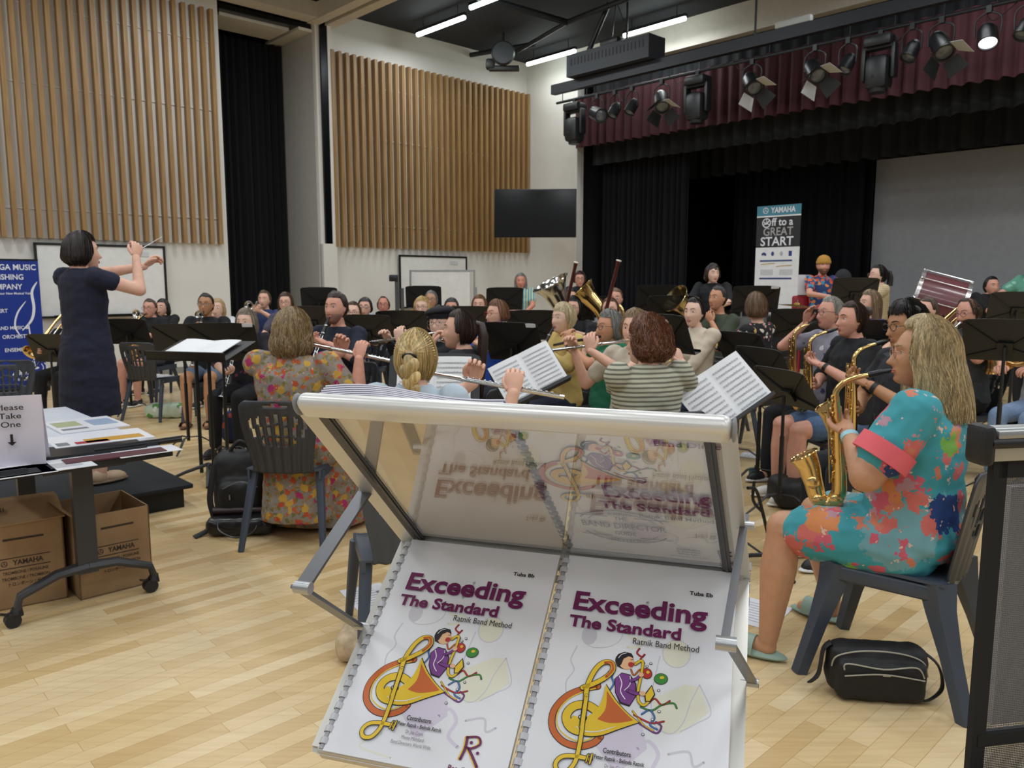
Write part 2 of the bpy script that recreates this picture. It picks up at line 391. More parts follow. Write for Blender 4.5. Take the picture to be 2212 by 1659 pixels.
g = G(); SB(g, sxl, S1+.05, 3.6, 3.64, SH+.12, zt_); tag(g.build('projection_screen', mat('screen_grey', 'c4c5c8', .8), None, 0), 'large grey projection screen at the back of the stage', 'screen')
drape(6.2, sxl-.02, 3.5, SH, HO, 22, .05, bc, 'stage_curtain', 'black curtain to the left of the grey screen', seed=5)
drape(S0+.1, S1, 3.3, zt_-.02, HO+.1, 36, .06, bk2, 'valance', 'black border along the top of the grey projection screen', .02, seed=6)
g = G(); SB(g, S0-.03, S0+.02, -.03, .1, 0, HO); g.build('trim_8', plaster, None, 0, kind='structure')
# television in the corner
q = P(1156, 461, 16.2); tvh = q.z
r_ = thing('television', 'large black wall-mounted television in the corner beside the slats', 'television', (q.x, q.y, tvh), R(-2))
g = G(); g.rbox((0, 0, 0), (1.66, .05, .96), .01); g.build('housing', mat('tv_black', '0d0d0f', .3), r_)
g = G(); g.box((0, -.027, .005), (1.62, .004, .91)); g.build('screen', mat('tv_screen', '0a0a0b', .12), r_, 0)
g = G(); g.box((0, .2, -.05), (.08, .4, .06)); g.box((0, .06, -.05), (.5, .05, .4)); g.tube([(0, .05, -.1), (.2, .55, -.15), (.3, 1.2, -.1)], .035, 6); g.build('bracket', blk, r_)
# ---------------------------------------------------------------- printed artwork helpers (2D strokes in millimetres on a page)
def smooth2(pts, n=6):
    out = []; P_ = [Vector(p) for p in pts]
    for i in range(len(P_)-1):
        a = P_[max(i-1, 0)]; b = P_[i]; c = P_[i+1]; d = P_[min(i+2, len(P_)-1)]
        for k in range(n):
            t_ = k/n
            out.append(.5*((2*b)+(c-a)*t_+(2*a-5*b+4*c-d)*t_*t_+(3*b-a-3*c+d)*t_**3))
    return out+[P_[-1]]
def stroke(g, pts, wd, mi, M, z=.3, n=6, taper=False):
    s = smooth2([(p[0], p[1]) for p in pts], n); L = []; Rr = []
    N_ = len(s)
    for i, p in enumerate(s):
        t_ = (s[min(i+1, N_-1)]-s[max(i-1, 0)]).normalized(); nrm = Vector((-t_.y, t_.x)); w_ = wd/2*(1-abs(2*i/(N_-1)-1)**3*.8 if taper else 1)
        L.append((p.x+nrm.x*w_, p.y+nrm.y*w_, z)); Rr.append((p.x-nrm.x*w_, p.y-nrm.y*w_, z))
    g.add(L+Rr, [(i, i+1, N_+i+1, N_+i)[::-1] for i in range(N_-1)], mi, M)
    if not taper:
        for e in (s[0], s[-1]): disc2(g, e.x, e.y, wd/2, wd/2, mi, M, z)
def disc2(g, x, y, rx, ry, mi, M, z=.3, rot=0, n=20):
    vs = [(x+rx*math.cos(a)*math.cos(rot)-ry*math.sin(a)*math.sin(rot), y+rx*math.cos(a)*math.sin(rot)+ry*math.sin(a)*math.cos(rot), z) for a in (2*PI*k/n for k in range(n))]
    g.add(vs, [tuple(range(n))], mi, M)
def poly2(g, pts, mi, M, z=.3): g.add([(x, y, z) for x, y in pts], [tuple(range(len(pts)))], mi, M)
plum = mat('plum_ink', '6a1a52', .35); inkb = mat('black_ink', '17131a', .4)
INK = [mat('paper_white', 'e6e6ea', .45), plum, inkb, mat('gold_ink', 'e8c22c', .35), mat('rust_ink', 'c9662c', .35), mat('violet_ink', '7d3f8c', .35),
       mat('skin_ink', 'eab98e', .4), mat('green_ink', '3f8a3a', .35), mat('blue_ink', '4a78b8', .35), mat('pale_grey_ink', 'cdcad2', .45), mat('pale_yellow_ink', 'e4e2cf', .45),
       mat('red_ink', 'b9302f', .35), mat('white_ink', 'f4f4f6', .4), mat('grey_ink', '6b6870', .4), mat('pale_violet_ink', 'd8cfe0', .45)]
W_, PL, BK, GO, RU, VI, SK, GR, BL, PG, PY, RD, WH, GY, PV = range(15)
def clef(g, M):
    def s2(pts, wd, mi, n=6, dz=0): stroke(g, pts, wd+1.6, BK, M, .5+dz, n); stroke(g, pts, wd, mi, M, .7+dz, n)
    s2([(66, 122), (50, 116), (33, 104), (23, 85), (26, 66), (40, 54), (58, 52), (72, 58), (78, 66)], 6.5, RU)
    stroke(g, [(64, 119), (50, 112), (36, 101), (28, 85), (31, 69), (43, 60), (58, 57), (70, 63)], 1.3, GO, M, 1.0)
    bell = [tuple(p) for p in smooth2([(46, 84), (43, 76), (50, 68), (62, 64), (78, 67), (96, 77), (116, 88)], 5)+smooth2([(116, 88), (102, 97), (88, 109), (75, 125)], 4)[1:]+smooth2([(75, 125), (74, 110), (71, 98), (64, 88), (56, 83), (46, 84)], 5)[1:-1]]
    poly2(g, [(x+(x-70)*.03, y+(y-88)*.04) for x, y in bell], BK, M, 1.1); 
    s2([(72, 92), (58, 98), (44, 94), (38, 83), (43, 72), (54, 68), (64, 72)], 9, GO, dz=.7)
    poly2(g, bell, GO, M, 1.6); poly2(g, [tuple(p) for p in smooth2([(77, 118), (79, 104), (78, 94), (72, 84)], 5)+smooth2([(72, 84), (84, 82), (96, 84), (110, 89)], 5)[1:]+[(98, 98), (87, 107)]], RU, M, 1.8); stroke(g, [(50, 72), (62, 68.5), (76, 71), (92, 79)], 1.1, W_, M, 2.0, taper=True)
    disc2(g, 56, 83, 5, 3.6, BK, M, 1.75); disc2(g, 56, 83.2, 3.8, 2.5, W_, M, 1.9)
    s2([(57, 72), (56, 100), (55, 120), (60, 140), (68, 151), (77, 152), (80, 144), (74, 134), (62, 124), (50, 117)], 5, GO, dz=1.6)
    stroke(g, [(70, 151), (77, 152), (80, 144), (74, 134)], 3.2, RU, M, 2.5)
    s2([(56, 108), (57, 80), (58, 66), (58, 44), (56, 32), (50, 23), (41, 22), (37, 29), (42, 37), (54, 40), (72, 40)], 4, GO, dz=1.8)
    s2([(72, 35), (73, 45)], 1.6, GO, dz=2.2); s2([(68, 36), (69, 44)], 1.2, GO, dz=2.2)
def player(g, M):
    poly2(g, [(83, 134), (90, 143), (100, 142), (108, 132), (110, 118), (104, 104), (93, 106), (86, 118)], BK, M, .6)
    poly2(g, [(84, 134), (90, 142), (99, 141), (107, 131), (109, 118), (104, 106), (94, 108), (87, 118)], VI, M, .8)
    stroke(g, [(88, 138), (92, 130), (92, 120), (98, 112)], 1, WH, M, 1.0); stroke(g, [(100, 140), (101, 130), (96, 122)], .8, WH, M, 1.0)
    disc2(g, 91, 158, 10.4, 10.4, BK, M, .7); disc2(g, 94, 156, 8.5, 8.7, SK, M, .9)
    poly2(g, [(81, 156), (83, 165), (90, 169), (98, 168), (101, 163), (95, 164), (90, 160), (88, 152), (84, 149)], BK, M, 1.1)
    stroke(g, [(84, 160), (87, 165), (92, 167.5)], .7, WH, M, 1.3); disc2(g, 99, 154, 3.2, 3.2, RD, M, 1.1); poly2(g, [(101, 158), (107, 160), (102, 154)], SK, M, .9)
    stroke(g, [(98, 160), (101, 160.6)], .6, BK, M, 1.3)
    def s2(pts, wd, mi, dz=0): stroke(g, pts, wd+1, BK, M, 1.2+dz); stroke(g, pts, wd, mi, M, 1.4+dz)
    s2([(104, 155), (109, 160), (112, 158), (112, 142), (111, 124), (113, 112), (119, 108), (124, 114), (126, 124)], 2.6, GO, .2)
    poly2(g, [(120, 112), (118, 120), (125, 133), (130, 122), (126, 113)], BK, M, 1.7); poly2(g, [(121, 113), (119.5, 120), (125, 131), (128.6, 122), (125, 114)], GO, M, 1.9)
    s2([(102, 134), (108, 138), (112, 143)], 3, VI, .4); disc2(g, 112, 143, 3, 2.6, SK, M, 2.0); s2([(100, 122), (108, 120), (113, 121)], 3.4, VI, .4); disc2(g, 116, 121, 3.4, 2.8, SK, M, 2.0)
    for x, y, rx, ry, c in ((118, 146, 5.4, 6.2, RD), (134, 142, 7.2, 6.2, GR)):
        disc2(g, x, y, rx+.6, ry+.6, BK, M, 1.0, .3); disc2(g, x, y, rx, ry, c, M, 1.2, .3); disc2(g, x+1, y+1.5, rx*.35, ry*.3, GO, M, 1.4, .3)
    rr = random.Random(3)
    for pts, c in (([(106, 176), (104, 170), (110, 166), (113, 170), (109, 163)], RD), ([(124, 112), (130, 118), (138, 112), (146, 118)], RD), ([(116, 106), (128, 104), (138, 112), (150, 116), (154, 111)], GR),
                   ([(118, 98), (126, 104), (132, 96), (128, 88), (136, 84)], BL), ([(110, 96), (120, 92), (130, 90), (142, 94)], RD), ([(112, 90), (124, 84), (136, 80), (140, 88), (134, 92)], VI), ([(108, 100), (114, 94), (122, 86), (132, 82)], GO),
                   ([(82, 144), (80, 136), (83, 128), (80, 120)], BL), ([(100, 148), (104, 142), (110, 150), (114, 146)], RU)):
        stroke(g, pts, 2.2, BK, M, .5); stroke(g, pts, 1.5, c, M, .7)
    for x, y, c in ((113, 158, BL), (121, 159, RU), (117, 155, GY), (126, 127, GY), (133, 128, RU), (136, 104, BL), (130, 94, BL), (122, 76, GO), (76, 141, GY), (74, 136, GY)):
        disc2(g, x, y, 1.7, 1.7, BK, M, .8); disc2(g, x, y, 1.1, 1.1, W_, M, 1.0)
def watermark(g, M):
    for pts, wd, c in (([(52, 205), (40, 195), (38, 180), (50, 170), (68, 172), (80, 180), (84, 192), (78, 205)], 1.1, PG), ([(100, 215), (98, 228), (106, 226), (108, 240)], 4, PG), ([(88, 196), (96, 188), (110, 190), (104, 178), (92, 176)], 3, PY),
                       ([(130, 170), (128, 150), (126, 120), (132, 90), (150, 82), (162, 96), (168, 120), (176, 142)], 1.2, PG), ([(176, 142), (190, 112), (176, 98), (160, 86)], 1.2, PG), ([(34, 168), (30, 150), (36, 138), (30, 122), (34, 104)], 1.5, PG),
                       ([(118, 60), (128, 70), (140, 58), (136, 40), (150, 30)], 4, PV), ([(60, 30), (40, 12), (80, 6)], 2, PY), ([(150, 60), (170, 66), (176, 52), (186, 58)], 2.5, PG)):
        stroke(g, pts, wd, c, M, .12)
    disc2(g, 148, 176, 16, 18, PG, M, .10); disc2(g, 148, 176, 15, 17, PY, M, .14); disc2(g, 46, 184, 9, 12, PG, M, .1); poly2(g, [(92, 92), (70, 60), (100, 30), (128, 62), (118, 92)], PV, M, .1)
    poly2(g, [(132, 92), (128, 118), (160, 140), (176, 140), (188, 112), (160, 84), (144, 80)], PY, M, .1)
def comb_book(name, lab, M, part, group=None, director=False, th=8.0):
    "spiral comb bound A4 book; M maps page millimetres (x right, y up, z out of the cover)"
    t = thing(name, lab, 'book', M=M.normalized() if False else Matrix.Translation(M.translation), group=group)
    A = Matrix.Translation(-M.translation) @ M
    g = G(); rr = random.Random(5)
    g.box((105, 148.5, -th/2-.4), (209, 296, th), 0, A); g.build('pages', mat('page_edges', 'dddde2', .7), t, 0)
    g = G(); g.box((105, 148.5, -.25), (210, 297, .5), 0, A); g.build('cover', INK[0], t, 0)
    g = G()
    if not director:
        watermark(g, A); clef(g, A); player(g, A)
        text(g, 'Exceeding', 18, 217, 36, A, PL, .03, 1.10, z=2.2); 
        text(g, 'The Standard', 19, 193, 21.5, A, PL, .032, 1.14, z=2.2)
        text(g, 'Ratnik Band Method', 97, 180, 11.5, A, BK, 0, .80, z=2.2)
        text(g, part, 184, 257, 7.6, A, BK, .02, 1.1, z=1.2, align='RIGHT')
        for s_, y, sz, b_ in (('Contributors', 49, 7.6, .018), ('Dr Peter Ratnik - Belinda Ratnik', 41.5, 6.2, .016), ('Dr Jim Coyle', 34, 5.6, -.004), ('Monte Mumford', 27.5, 5.6, -.004), ('Band Directors World Wide', 21, 5.6, -.004)):
            text(g, s_, 98, y, sz, A, BK if b_ > 0 else GY, b_, .72, z=2.6, align='CENTER')
        for dx, c, z_ in ((-1.5, GO, 1.0), (0, PL, 1.3)):
            stroke(g, [(157+dx, 18), (159+dx, 30), (158+dx, 42)], 3.0, c, A, z_); stroke(g, [(158+dx, 42), (170+dx, 44), (174+dx, 37), (166+dx, 31), (160+dx, 31)], 2.6, c, A, z_); stroke(g, [(163+dx, 30), (170+dx, 22), (177+dx, 13)], 3.0, c, A, z_)
        disc2(g, 164, 37, 1.8, 1.8, PL, A, 1.5); disc2(g, 174, 27, 1.8, 1.8, PL, A, 1.5); text(g, 'Ratnik', 146, 4, 9, A, PL, .02, .9, z=1.2)
    else:
        watermark(g, A)
        B = A @ Matrix.Translation((-20, 112, 0)) @ Matrix.Diagonal((1, .88, 1, 1)); clef(g, B); player(g, B)
        text(g, 'Band Director', 138, 262, 13, A, PL, .03, 1.1, z=2)
        text(g, 'Exceeding', 68, 152, 36, A, PL, .03, .8, z=3.6); text(g, 'The Standard', 60, 124, 24, A, PL, .03, .95, z=3.6)
        text(g, 'Ratnik Band Method', 102, 108, 12, A, BK, .004, .85, z=3)
        for s_, x, y, sz in (('THE', 78, 92, 13), ('BAND DIRECTOR', 78, 72, 19), ('GUIDE', 78, 55, 13)): text(g, s_, x, y, sz, A, GY, .012, .68, z=2, align='CENTER')
        for r_ in (52, 42):
            for a0, a1 in ((.35, 2.8), (3.5, 5.9)):
                stroke(g, [(78+r_*math.cos(a), 76+r_*.62*math.sin(a)+(6 if a0 < 1 else -8)) for a in np.linspace(a0, a1, 10)], 1.8 if r_ > 45 else 1.2, GY, A, 1.5, 3)
        for x0, x1, y in ((24, 62, 99), (94, 134, 99), (24, 60, 50), (96, 134, 50)): stroke(g, [(x0, y), (x1, y)], 1.6, GY, A, 1.5)
        text(g, 'BAND', 78, 104, 8, A, GY, .01, 1.3, z=2, align='CENTER'); text(g, 'METHOD', 78, 38, 8, A, GY, .01, 1.3, z=2, align='CENTER')
        for s_, y, sz, b_ in (('Contributors', 30, 7, .018), ('Dr Peter Ratnik', 24, 6, .012), ('Belinda Ratnik', 18, 6, .012), ('Band Directors World Wide', 11, 5.4, 0)): text(g, s_, 150, y, sz, A, BK if b_ else GY, b_, .75, z=2, align='CENTER')
        stroke(g, [(188, 12), (186, 34)], 3, PL, A, 1.2); stroke(g, [(186, 34), (200, 34)], 2.6, PL, A, 1.2); stroke(g, [(190, 26), (200, 24)], 2.6, PL, A, 1.2)
        text(g, 'Ratnik', 186, 3, 8, A, PL, .02, .9, z=1.2)
    g.build('cover_print', INK, t, 0)
    g = G(); n = 21 if not director else 24; rr_ = 6.2 if not director else 9.5; pitch = 290/n; cm = mat('comb_plastic', 'c4c4c9', .35)
    for i in range(n):
        y = 4+pitch*(i+.5)-pitch*.27; wd = pitch*.52; rows = []
        for a in np.linspace(-.5, PI+.2, 9):
            x = -2.2-rr_*.9*math.cos(a)*-1 if False else 1.0+rr_*(.1-.75)+rr_*math.cos(a)*.95; z_ = rr_*math.sin(a)*.85-th*.35
            rows.append([(x, y, z_), (x, y+wd, z_)])
        g.surf(rows, 0, .7, A)
    g.build('comb_teeth', cm if not director else mat('black_comb', '55555a', .3), t)
    g = G(); g.tube([(-3.4, 2, -th*.45), (-3.4, 295, -th*.45)], rr_*.62, 10, 0); g.v = [A @ v for v in g.v]; g.build('comb_spine', mat('comb_spine_plastic', 'a9a9ae', .4) if not director else mat('black_comb'), t)
    return t
# ---------------------------------------------------------------- zigzag literature stand in the foreground
RO = Vector((-.138, 1.0665, 1.1395)); RTH, RTI, RL = -.288, -.008, .4449
RD_ = Vector((math.cos(RTH)*math.cos(RTI), math.sin(RTH)*math.cos(RTI), math.sin(RTI))); RN = Vector((-math.sin(RTH), math.cos(RTH), 0)); RZ = RD_.cross(RN)
MR = Matrix((RD_, RN, RZ)).transposed().to_4x4(); MR.translation = RO
rk = thing('literature_stand', 'silver folding zigzag literature stand with clear pockets holding tuba method books', 'brochure stand', M=Matrix.Translation((RO.x, RO.y, 0)))
AR = Matrix.Translation((-RO.x, -RO.y, 0)) @ MR
white_alu = mat('anodised_frame', 'c9c6c0', .38, .55); alu2 = mat('brushed_aluminium', '8f9092', .35, .85); arm = mat('grey_steel_arm', '6d6e72', .4, .5)
t = NT('acrylic_pane')
tr = t.n('ShaderNodeBsdfTransparent'); gl = t.n('ShaderNodeBsdfGlossy', Roughness=.0); gl.inputs['Color'].default_value = (.97, .95, .93, 1); tr.inputs['Color'].default_value = (.96, .96, .95, 1)
fz = t.n('ShaderNodeLayerWeight', Blend=.5); mr = t.n('ShaderNodeMath', _operation='MULTIPLY_ADD'); mr.inputs[1].default_value = .34; mr.inputs[2].default_value = .04; t.l(fz.outputs['Facing'], mr.inputs[0]); ms = t.n('ShaderNodeMixShader'); t.l(mr.outputs[0], ms.inputs[0]); t.l(tr.outputs[0], ms.inputs[1]); t.l(gl.outputs[0], ms.inputs[2]); t.l(ms.outputs[0], t.o.inputs[0])
acry = t.m
UP = Vector((-.0233, -.2315, .227)); LO = Vector((0, -.25, -.163)); X_ = Vector((1, 0, 0))
def pan(a, b, nm, top=False, x0=-.005, x1=RL-.001):
    "one panel between hinge line a and edge line b (local yz): rails, bottom bar, pane"
    a = Vector(a); b = Vector(b); d = (b-a).normalized(); nrm = X_.cross(d)
    f = G(); f.M = AR
    for x in (x0, x1):
        f.bar(a+X_*x, b+X_*x, .022 if x == x0 else .015, .009, up=nrm)
    for k in (.15, .5, .85): pass
    f.bar(a+X_*x0, a+X_*x1, .018, .012, up=nrm)
    p_ = f.build(nm, white_alu, rk, .5)
    for x, s_ in ((x0+.018, 1), (x1-.016, -1)):
        f = G(); f.M = AR
        f.bar(a+d*.012+X_*(x+s_*.003), b+X_*(x+s_*.003), .010, .004, up=nrm); f.bar(a+d*.012+X_*(x+s_*.003), b+X_*(x+s_*.003), .003, .007, up=nrm); f.build('glazing_channel', mat('dark_seal', '3b3b3d', .4), rk, 0)
    f = G(); f.M = AR; f.bar(a+X_*(x1+x0)/2+d*.015-0*nrm, b+X_*(x1+x0)/2, x1-x0-.03, .002, up=(d.cross(X_))); f.build('acrylic_pane', acry, rk, 0)
    return p_
o0 = Vector((0, 0, 0))
pan(o0, UP, 'upper_frame', x0=-.004, x1=RL+.0)
pan(o0, LO, 'lower_frame')
Y3 = LO+Vector((0, .25, -.19)); Y4 = Y3+Vector((0, -.25, -.19)); Y5 = Y4+Vector((0, .25, -.19))
pan(LO, Y3, 'third_frame'); pan(Y3, Y4, 'fourth_frame'); pan(Y4, Y5, 'fifth_frame')
f = G(); f.M = AR; u = UP.normalized()
f.rbox((0, 0, 0), (RL+.012, .030, .021), .0095, 0, frameM(UP+X_*(RL/2-.002), X_, u), 4); f.build('top_bar', mat('pearl_aluminium', 'dcdad6', .3, .25), rk, .8)
for x in (-.0095, RL+.0055): f = G(); f.M = AR; f.ball((0, 0, 0), (.003, .0152, .0108), 16, 0, frameM(UP+X_*x, X_, u)); f.build('end_cap', mat('grey_plastic_cap', '8b8c90', .4), rk)
for (yy, zz, s_) in ((-.006, .016, 1), (0, 0, 1), (.004, -.016, 1), (-.004, -.03, 1)):
    f = G(); f.M = AR; f.bar((-.004, yy, zz), (RL+.008, yy, zz), .010, .010, up=(0, .5, 1)); f.build('hinge_rail', alu2, rk, 0)
f = G(); f.M = AR; d = LO.normalized(); f.rbox((0, 0, 0), (RL+.012, .018, .02), .004, 0, frameM(LO+X_*(RL/2)+Vector((0, 0, .002)), X_, d)); f.build('retaining_lip', white_alu, rk)
for x, s_ in ((-.022, -1), (RL+.008, 1)):
    el = Vector((x-(.026 if s_ > 0 else 0), -.254, .027)); ua = Vector((x-(.012 if s_ > 0 else 0), -.098, .096)); la = Vector((x, -.118, -.077))
    f = G(); f.M = AR; f.bar(el, ua+(ua-el)*.1, .018 if s_ < 0 else .008, .004, up=X_.cross(ua-el)); f.build('upper_arm', arm, rk, 0)
    f = G(); f.M = AR; f.bar(el+X_*s_*.005, la+X_*s_*.005+(la-el)*.1, .018 if s_ < 0 else .010, .004, up=X_.cross(la-el)); f.build('lower_arm', arm, rk, 0)
    for q in (el, ua, la):
        f = G(); f.M = AR; f.cyl(q-X_*.008, q+X_*.011*1, .007 if q is el else .005, 12); f.build('bolt', alu, rk)
f = G(); f.M = AR
for x in (0, RL): f.bar(Y5+X_*x+Vector((0, 0, 0)), (x, -.05, -RO.z+.02), .03, .012); 
f.bar((-.01, -.05, -RO.z+.02), (RL+.01, -.05, -RO.z+.02), .4, .02); f.build('base', alu2, rk, 0)
# books: page axes on a panel
def page(a, b, x, off, up, flip=1):
    "matrix for a page whose top edge lies near line a, bottom near b"
    d = (Vector(b)-Vector(a)).normalized(); yv = -d; nrm = X_.cross(yv)
    o = Vector(a)+d*(up+.297)+X_*x+nrm*off
    m = Matrix((X_, yv, nrm)).transposed().to_4x4(); m.translation = o
    return MR @ m @ Matrix.Scale(.001, 4)
rb_ = Matrix.Rotation(.0, 4, 'Z')
comb_book('method_book', 'white comb-bound method book marked Tuba Bb, lying in the left of the lower pocket', page(o0, LO, .004, .014, .008), 'Tuba Bb')
comb_book('method_book', 'white comb-bound method book marked Tuba Eb, lying in the right of the lower pocket', page(o0, LO, .226, .014, .006), 'Tuba Eb')
dU = UP.normalized(); nU = X_.cross(dU)   # towards the viewer / below
m = Matrix((X_, dU, -nU if nU.y > 0 else nU)).transposed().to_4x4()
if m.determinant() < 0: m = Matrix((X_, dU, -Vector(m.col[2][:3]))).transposed().to_4x4()
nn = Vector(m.col[2][:3]); m.translation = dU*.022+X_*.232-nn*.005
comb_book('method_book', 'comb-bound band director guide seen from below through the clear upper pocket', MR @ m @ Matrix.Scale(.001, 4), '', director=True, th=14)
for i, (x0, x1, k) in enumerate(((.0, .222, 5), (.245, .43, 4))):
    pass
t2 = thing('paper_stack', 'stack of curled white booklets lying on top of the upper pocket of the zigzag stand', 'papers', M=Matrix.Translation(RO))
f = G(); A2 = Matrix.Translation(-RO) @ MR; f.M = A2
for j in range(7):
    rows = []
    for s_ in np.linspace(.02, .318, 8):
        rows.append([dU*s_+X_*(.0+j*.0012+.212*q_)-nn*(.006+.0028*j+.006*math.sin(q_*5.2+j*.12)*(s_/.3)+.004*math.sin(q_*3.1)+.004) for q_ in np.linspace(0, 1, 12)])
    f.surf(rows, 0, .0016)
f.build('booklets', mat('booklet_paper', 'cfccd6', .6), t2, .6)
f = G(); f.M = A2; f.add([dU*.02+X_*-.0-nn*.0035, dU*.32+X_*-.0-nn*.0035, dU*.32+X_*.225-nn*.0035, dU*.02+X_*.225-nn*.0035], [(0, 1, 2, 3)]); f.build('back_cover', mat('bounce_tinted_back_cover', 'c9bca6', .6), t2, 0)  # blank white cover; the beige of bounced floor light is put into its colour
# ---------------------------------------------------------------- figures
def sm(a, b, x): t_ = np.clip((x-a)/(b-a), 0, 1); return t_*t_*(3-2*t_)
def remesh(g, voxel, it=6):
    me = bpy.data.meshes.new('blob'); me.from_pydata([tuple(v) for v in g.v], [], g.f)
    o = bpy.data.objects.new('blob', me); COL.objects.link(o)
    m = o.modifiers.new('r', 'REMESH'); m.mode = 'VOXEL'; m.voxel_size = voxel
    if it: s_ = o.modifiers.new('s', 'SMOOTH'); s_.factor = .6; s_.iterations = it
    bpy.context.view_layer.update()
    r = bpy.data.meshes.new_from_object(o.evaluated_get(bpy.context.evaluated_depsgraph_get()))
    bpy.data.objects.remove(o); bpy.data.meshes.remove(me); return r
def cap(g, a, b, ra, rb, n=12, sq=1.0):
    a = Vector(a); b = Vector(b); d = b-a; L = d.length
    if L < 1e-5: g.ball(a, ra, n); return
    d /= L; pts = []; rs = []
    for k in (80, 50, 22): an = R(k); pts.append(a-d*ra*math.sin(an)); rs.append(ra*math.cos(an))
    pts += [a, a+d*L*.5, b]; rs += [ra, (ra+rb)/2, rb]
    for k in (22, 50, 80): an = R(k); pts.append(b+d*rb*math.sin(an)); rs.append(rb*math.cos(an))
    g.tube(pts, rs, n, sq=sq)
def ell(g, c, r, n=16, rx=0): g.ball((0, 0, 0), r, n, 0, Matrix.Translation(c) @ Matrix.Rotation(rx, 4, 'X'))
def loft(g, rings, n=20, p=2.3):
    "rings: (z, cx, cy, rx, ry) super-elliptic sections, closed"
    vs = []
    for z, cx, cy, rx, ry in rings:
        for k in range(n):
            a = 2*PI*k/n; c, s_ = math.cos(a), math.sin(a)
            vs.append((cx+rx*abs(c)**(2/p)*(1 if c >= 0 else -1), cy+ry*abs(s_)**(2/p)*(1 if s_ >= 0 else -1), z))
    m = len(rings); fs = [(i*n+k, i*n+(k+1) % n, (i+1)*n+(k+1) % n, (i+1)*n+k) for i in range(m-1) for k in range(n)]
    fs += [tuple(range(n))[::-1], tuple(range((m-1)*n, m*n))]
    g.add(vs, fs)
def headfun(d, jaw=1.0):
    "d: unit directions (n,3) -> head surface (metres, face towards +y)"
    x, y, z = d[:, 0].copy(), d[:, 1].copy(), d[:, 2].copy()
    X = x*.074; Y = y*.093; Z = z*.116
    s = sm(-.01, -.105, Z)
    X *= 1-.24*s*jaw
    Y = np.where(Y < 0, Y*(1-.42*s), Y*(1-.02*s)) + .030*s**1.4
    fr_ = sm(.0, .6, y)
    Y -= .006*fr_*np.exp(-(X/.05)**2)*sm(.05, -.05, Z)*0
    def gs(cx, cz, wx, wz): return np.exp(-((X-cx)/wx)**2-((Z-cz)/wz)**2)*fr_
    Y += .022*np.exp(-(X/.0115)**2)*np.where(Z > -.030, np.exp(-((Z+.030)/.030)**2), np.exp(-((Z+.030)/.009)**2))*fr_
    Y += .006*gs(0, -.028, .019, .010)
    for s_ in (-1, 1):
        Y -= .011*gs(s_*.032, .013, .018, .013); Y += .005*gs(s_*.03, .036, .022, .009); Y += .005*gs(s_*.042, -.022, .02, .018)
    Y += .006*gs(0, -.056, .02, .009); Y -= .004*gs(0, -.075, .022, .006); Y += .007*gs(0, -.096, .02, .014)
    return np.stack([X, Y, Z], 1)
ICO = {}
def ico(n):
    if n not in ICO:
        bm = bmesh.new(); bmesh.ops.create_icosphere(bm, subdivisions=n, radius=1)
        bm.verts.index_update()
        ICO[n] = (np.array([v.co[:] for v in bm.verts]), [tuple(v.index for v in f.verts) for f in bm.faces]); bm.free()
    return ICO[n]
SKIN = {}
def skinm(tone):
    nm = 'skin_'+tone
    if nm in MATS: return MATS[nm]
    c = {'fair': 'dfae96', 'pink': 'd49a84', 'pale': 'e4b9a3', 'tan': 'c08e6c', 'olive': 'b5835f', 'rosy': 'd08a74', 'warm': 'c98f6e'}[tone]
    m = mat(nm, c, .5, var=.06, vs=30); m.node_tree.nodes['Principled BSDF'].inputs['Subsurface Weight'].default_value = .0
    return m
eyew = mat('eye_white', 'e8e4e0', .2); 
HEADC = {}
def add_head(g, M, lod, s=1.0, lip=1, jaw=1.0):
    "head into collector g (slots: 0 skin, 1 lips, 2 eye white, 3 iris, 4 brow)"
    dv, fs = ico(5 if lod > 1 else 4 if lod else 3)
    pts = headfun(dv, jaw)
    g.add([tuple(p) for p in pts], fs, 0, M)
    fm = pts[:, 1] > 0.02; F = pts[fm]
    def sy(x, z): return float(F[np.argmin((F[:, 0]-x)**2+(F[:, 2]-z)**2)][1])
    for q in (-1, 1):
        y = sy(q*.032, .013); g.ball((q*.0315, y-.0065, .013), (.0145, .0115, .0085), 12 if lod else 8, 2, M)
        g.ball((q*.0315, y+.0012, .013), (.0058, .0045, .0058), 10, 3, M)
        g.tube([M @ Vector((q*.0315+t_*.016, y-.0045+.0085*(1-t_*t_*.6), .0205-.004*t_*t_)) for t_ in (-1, -.5, 0, .5, 1)], [.001, .0022, .0026, .0022, .001], 6, 0) if lod else None
        b = [(q*.014, .034), (q*.026, .040), (q*.038, .040), (q*.048, .033)]
        g.tube([M @ Vector((x, sy(x, z)+.001, z)) for x, z in b], [.0025, .0034, .003, .001], 5, 4)
        ex, ey = .072, -.004     # ears
        g.ball((0, 0, 0), (.007, .019, .031), 12, 0, M @ Matrix.Translation((q*ex, ey, -.002)) @ Matrix.Rotation(q*.35, 4, 'Z') @ Matrix.Rotation(.2, 4, 'X'))
        if lod > 1: g.ball((0, 0, 0), (.004, .012, .02), 10, 0, M @ Matrix.Translation((q*(ex+.006), ey-.006, .002)) @ Matrix.Rotation(q*.5, 4, 'Z'))
    yl = sy(0, -.056)
    for dz, hh in ((.0028, .0036), (-.0045, .0048)):
        g.tube([M @ Vector((x, yl+.0015-abs(x)*.28-(x*10)**2*.05, -.058+dz+(abs(x)*.06 if dz > 0 else -abs(x)*-.12))) for x in (-.023, -.012, 0, .012, .023)], [.0006, hh*.85, hh, hh*.85, .0006], 6, 1)
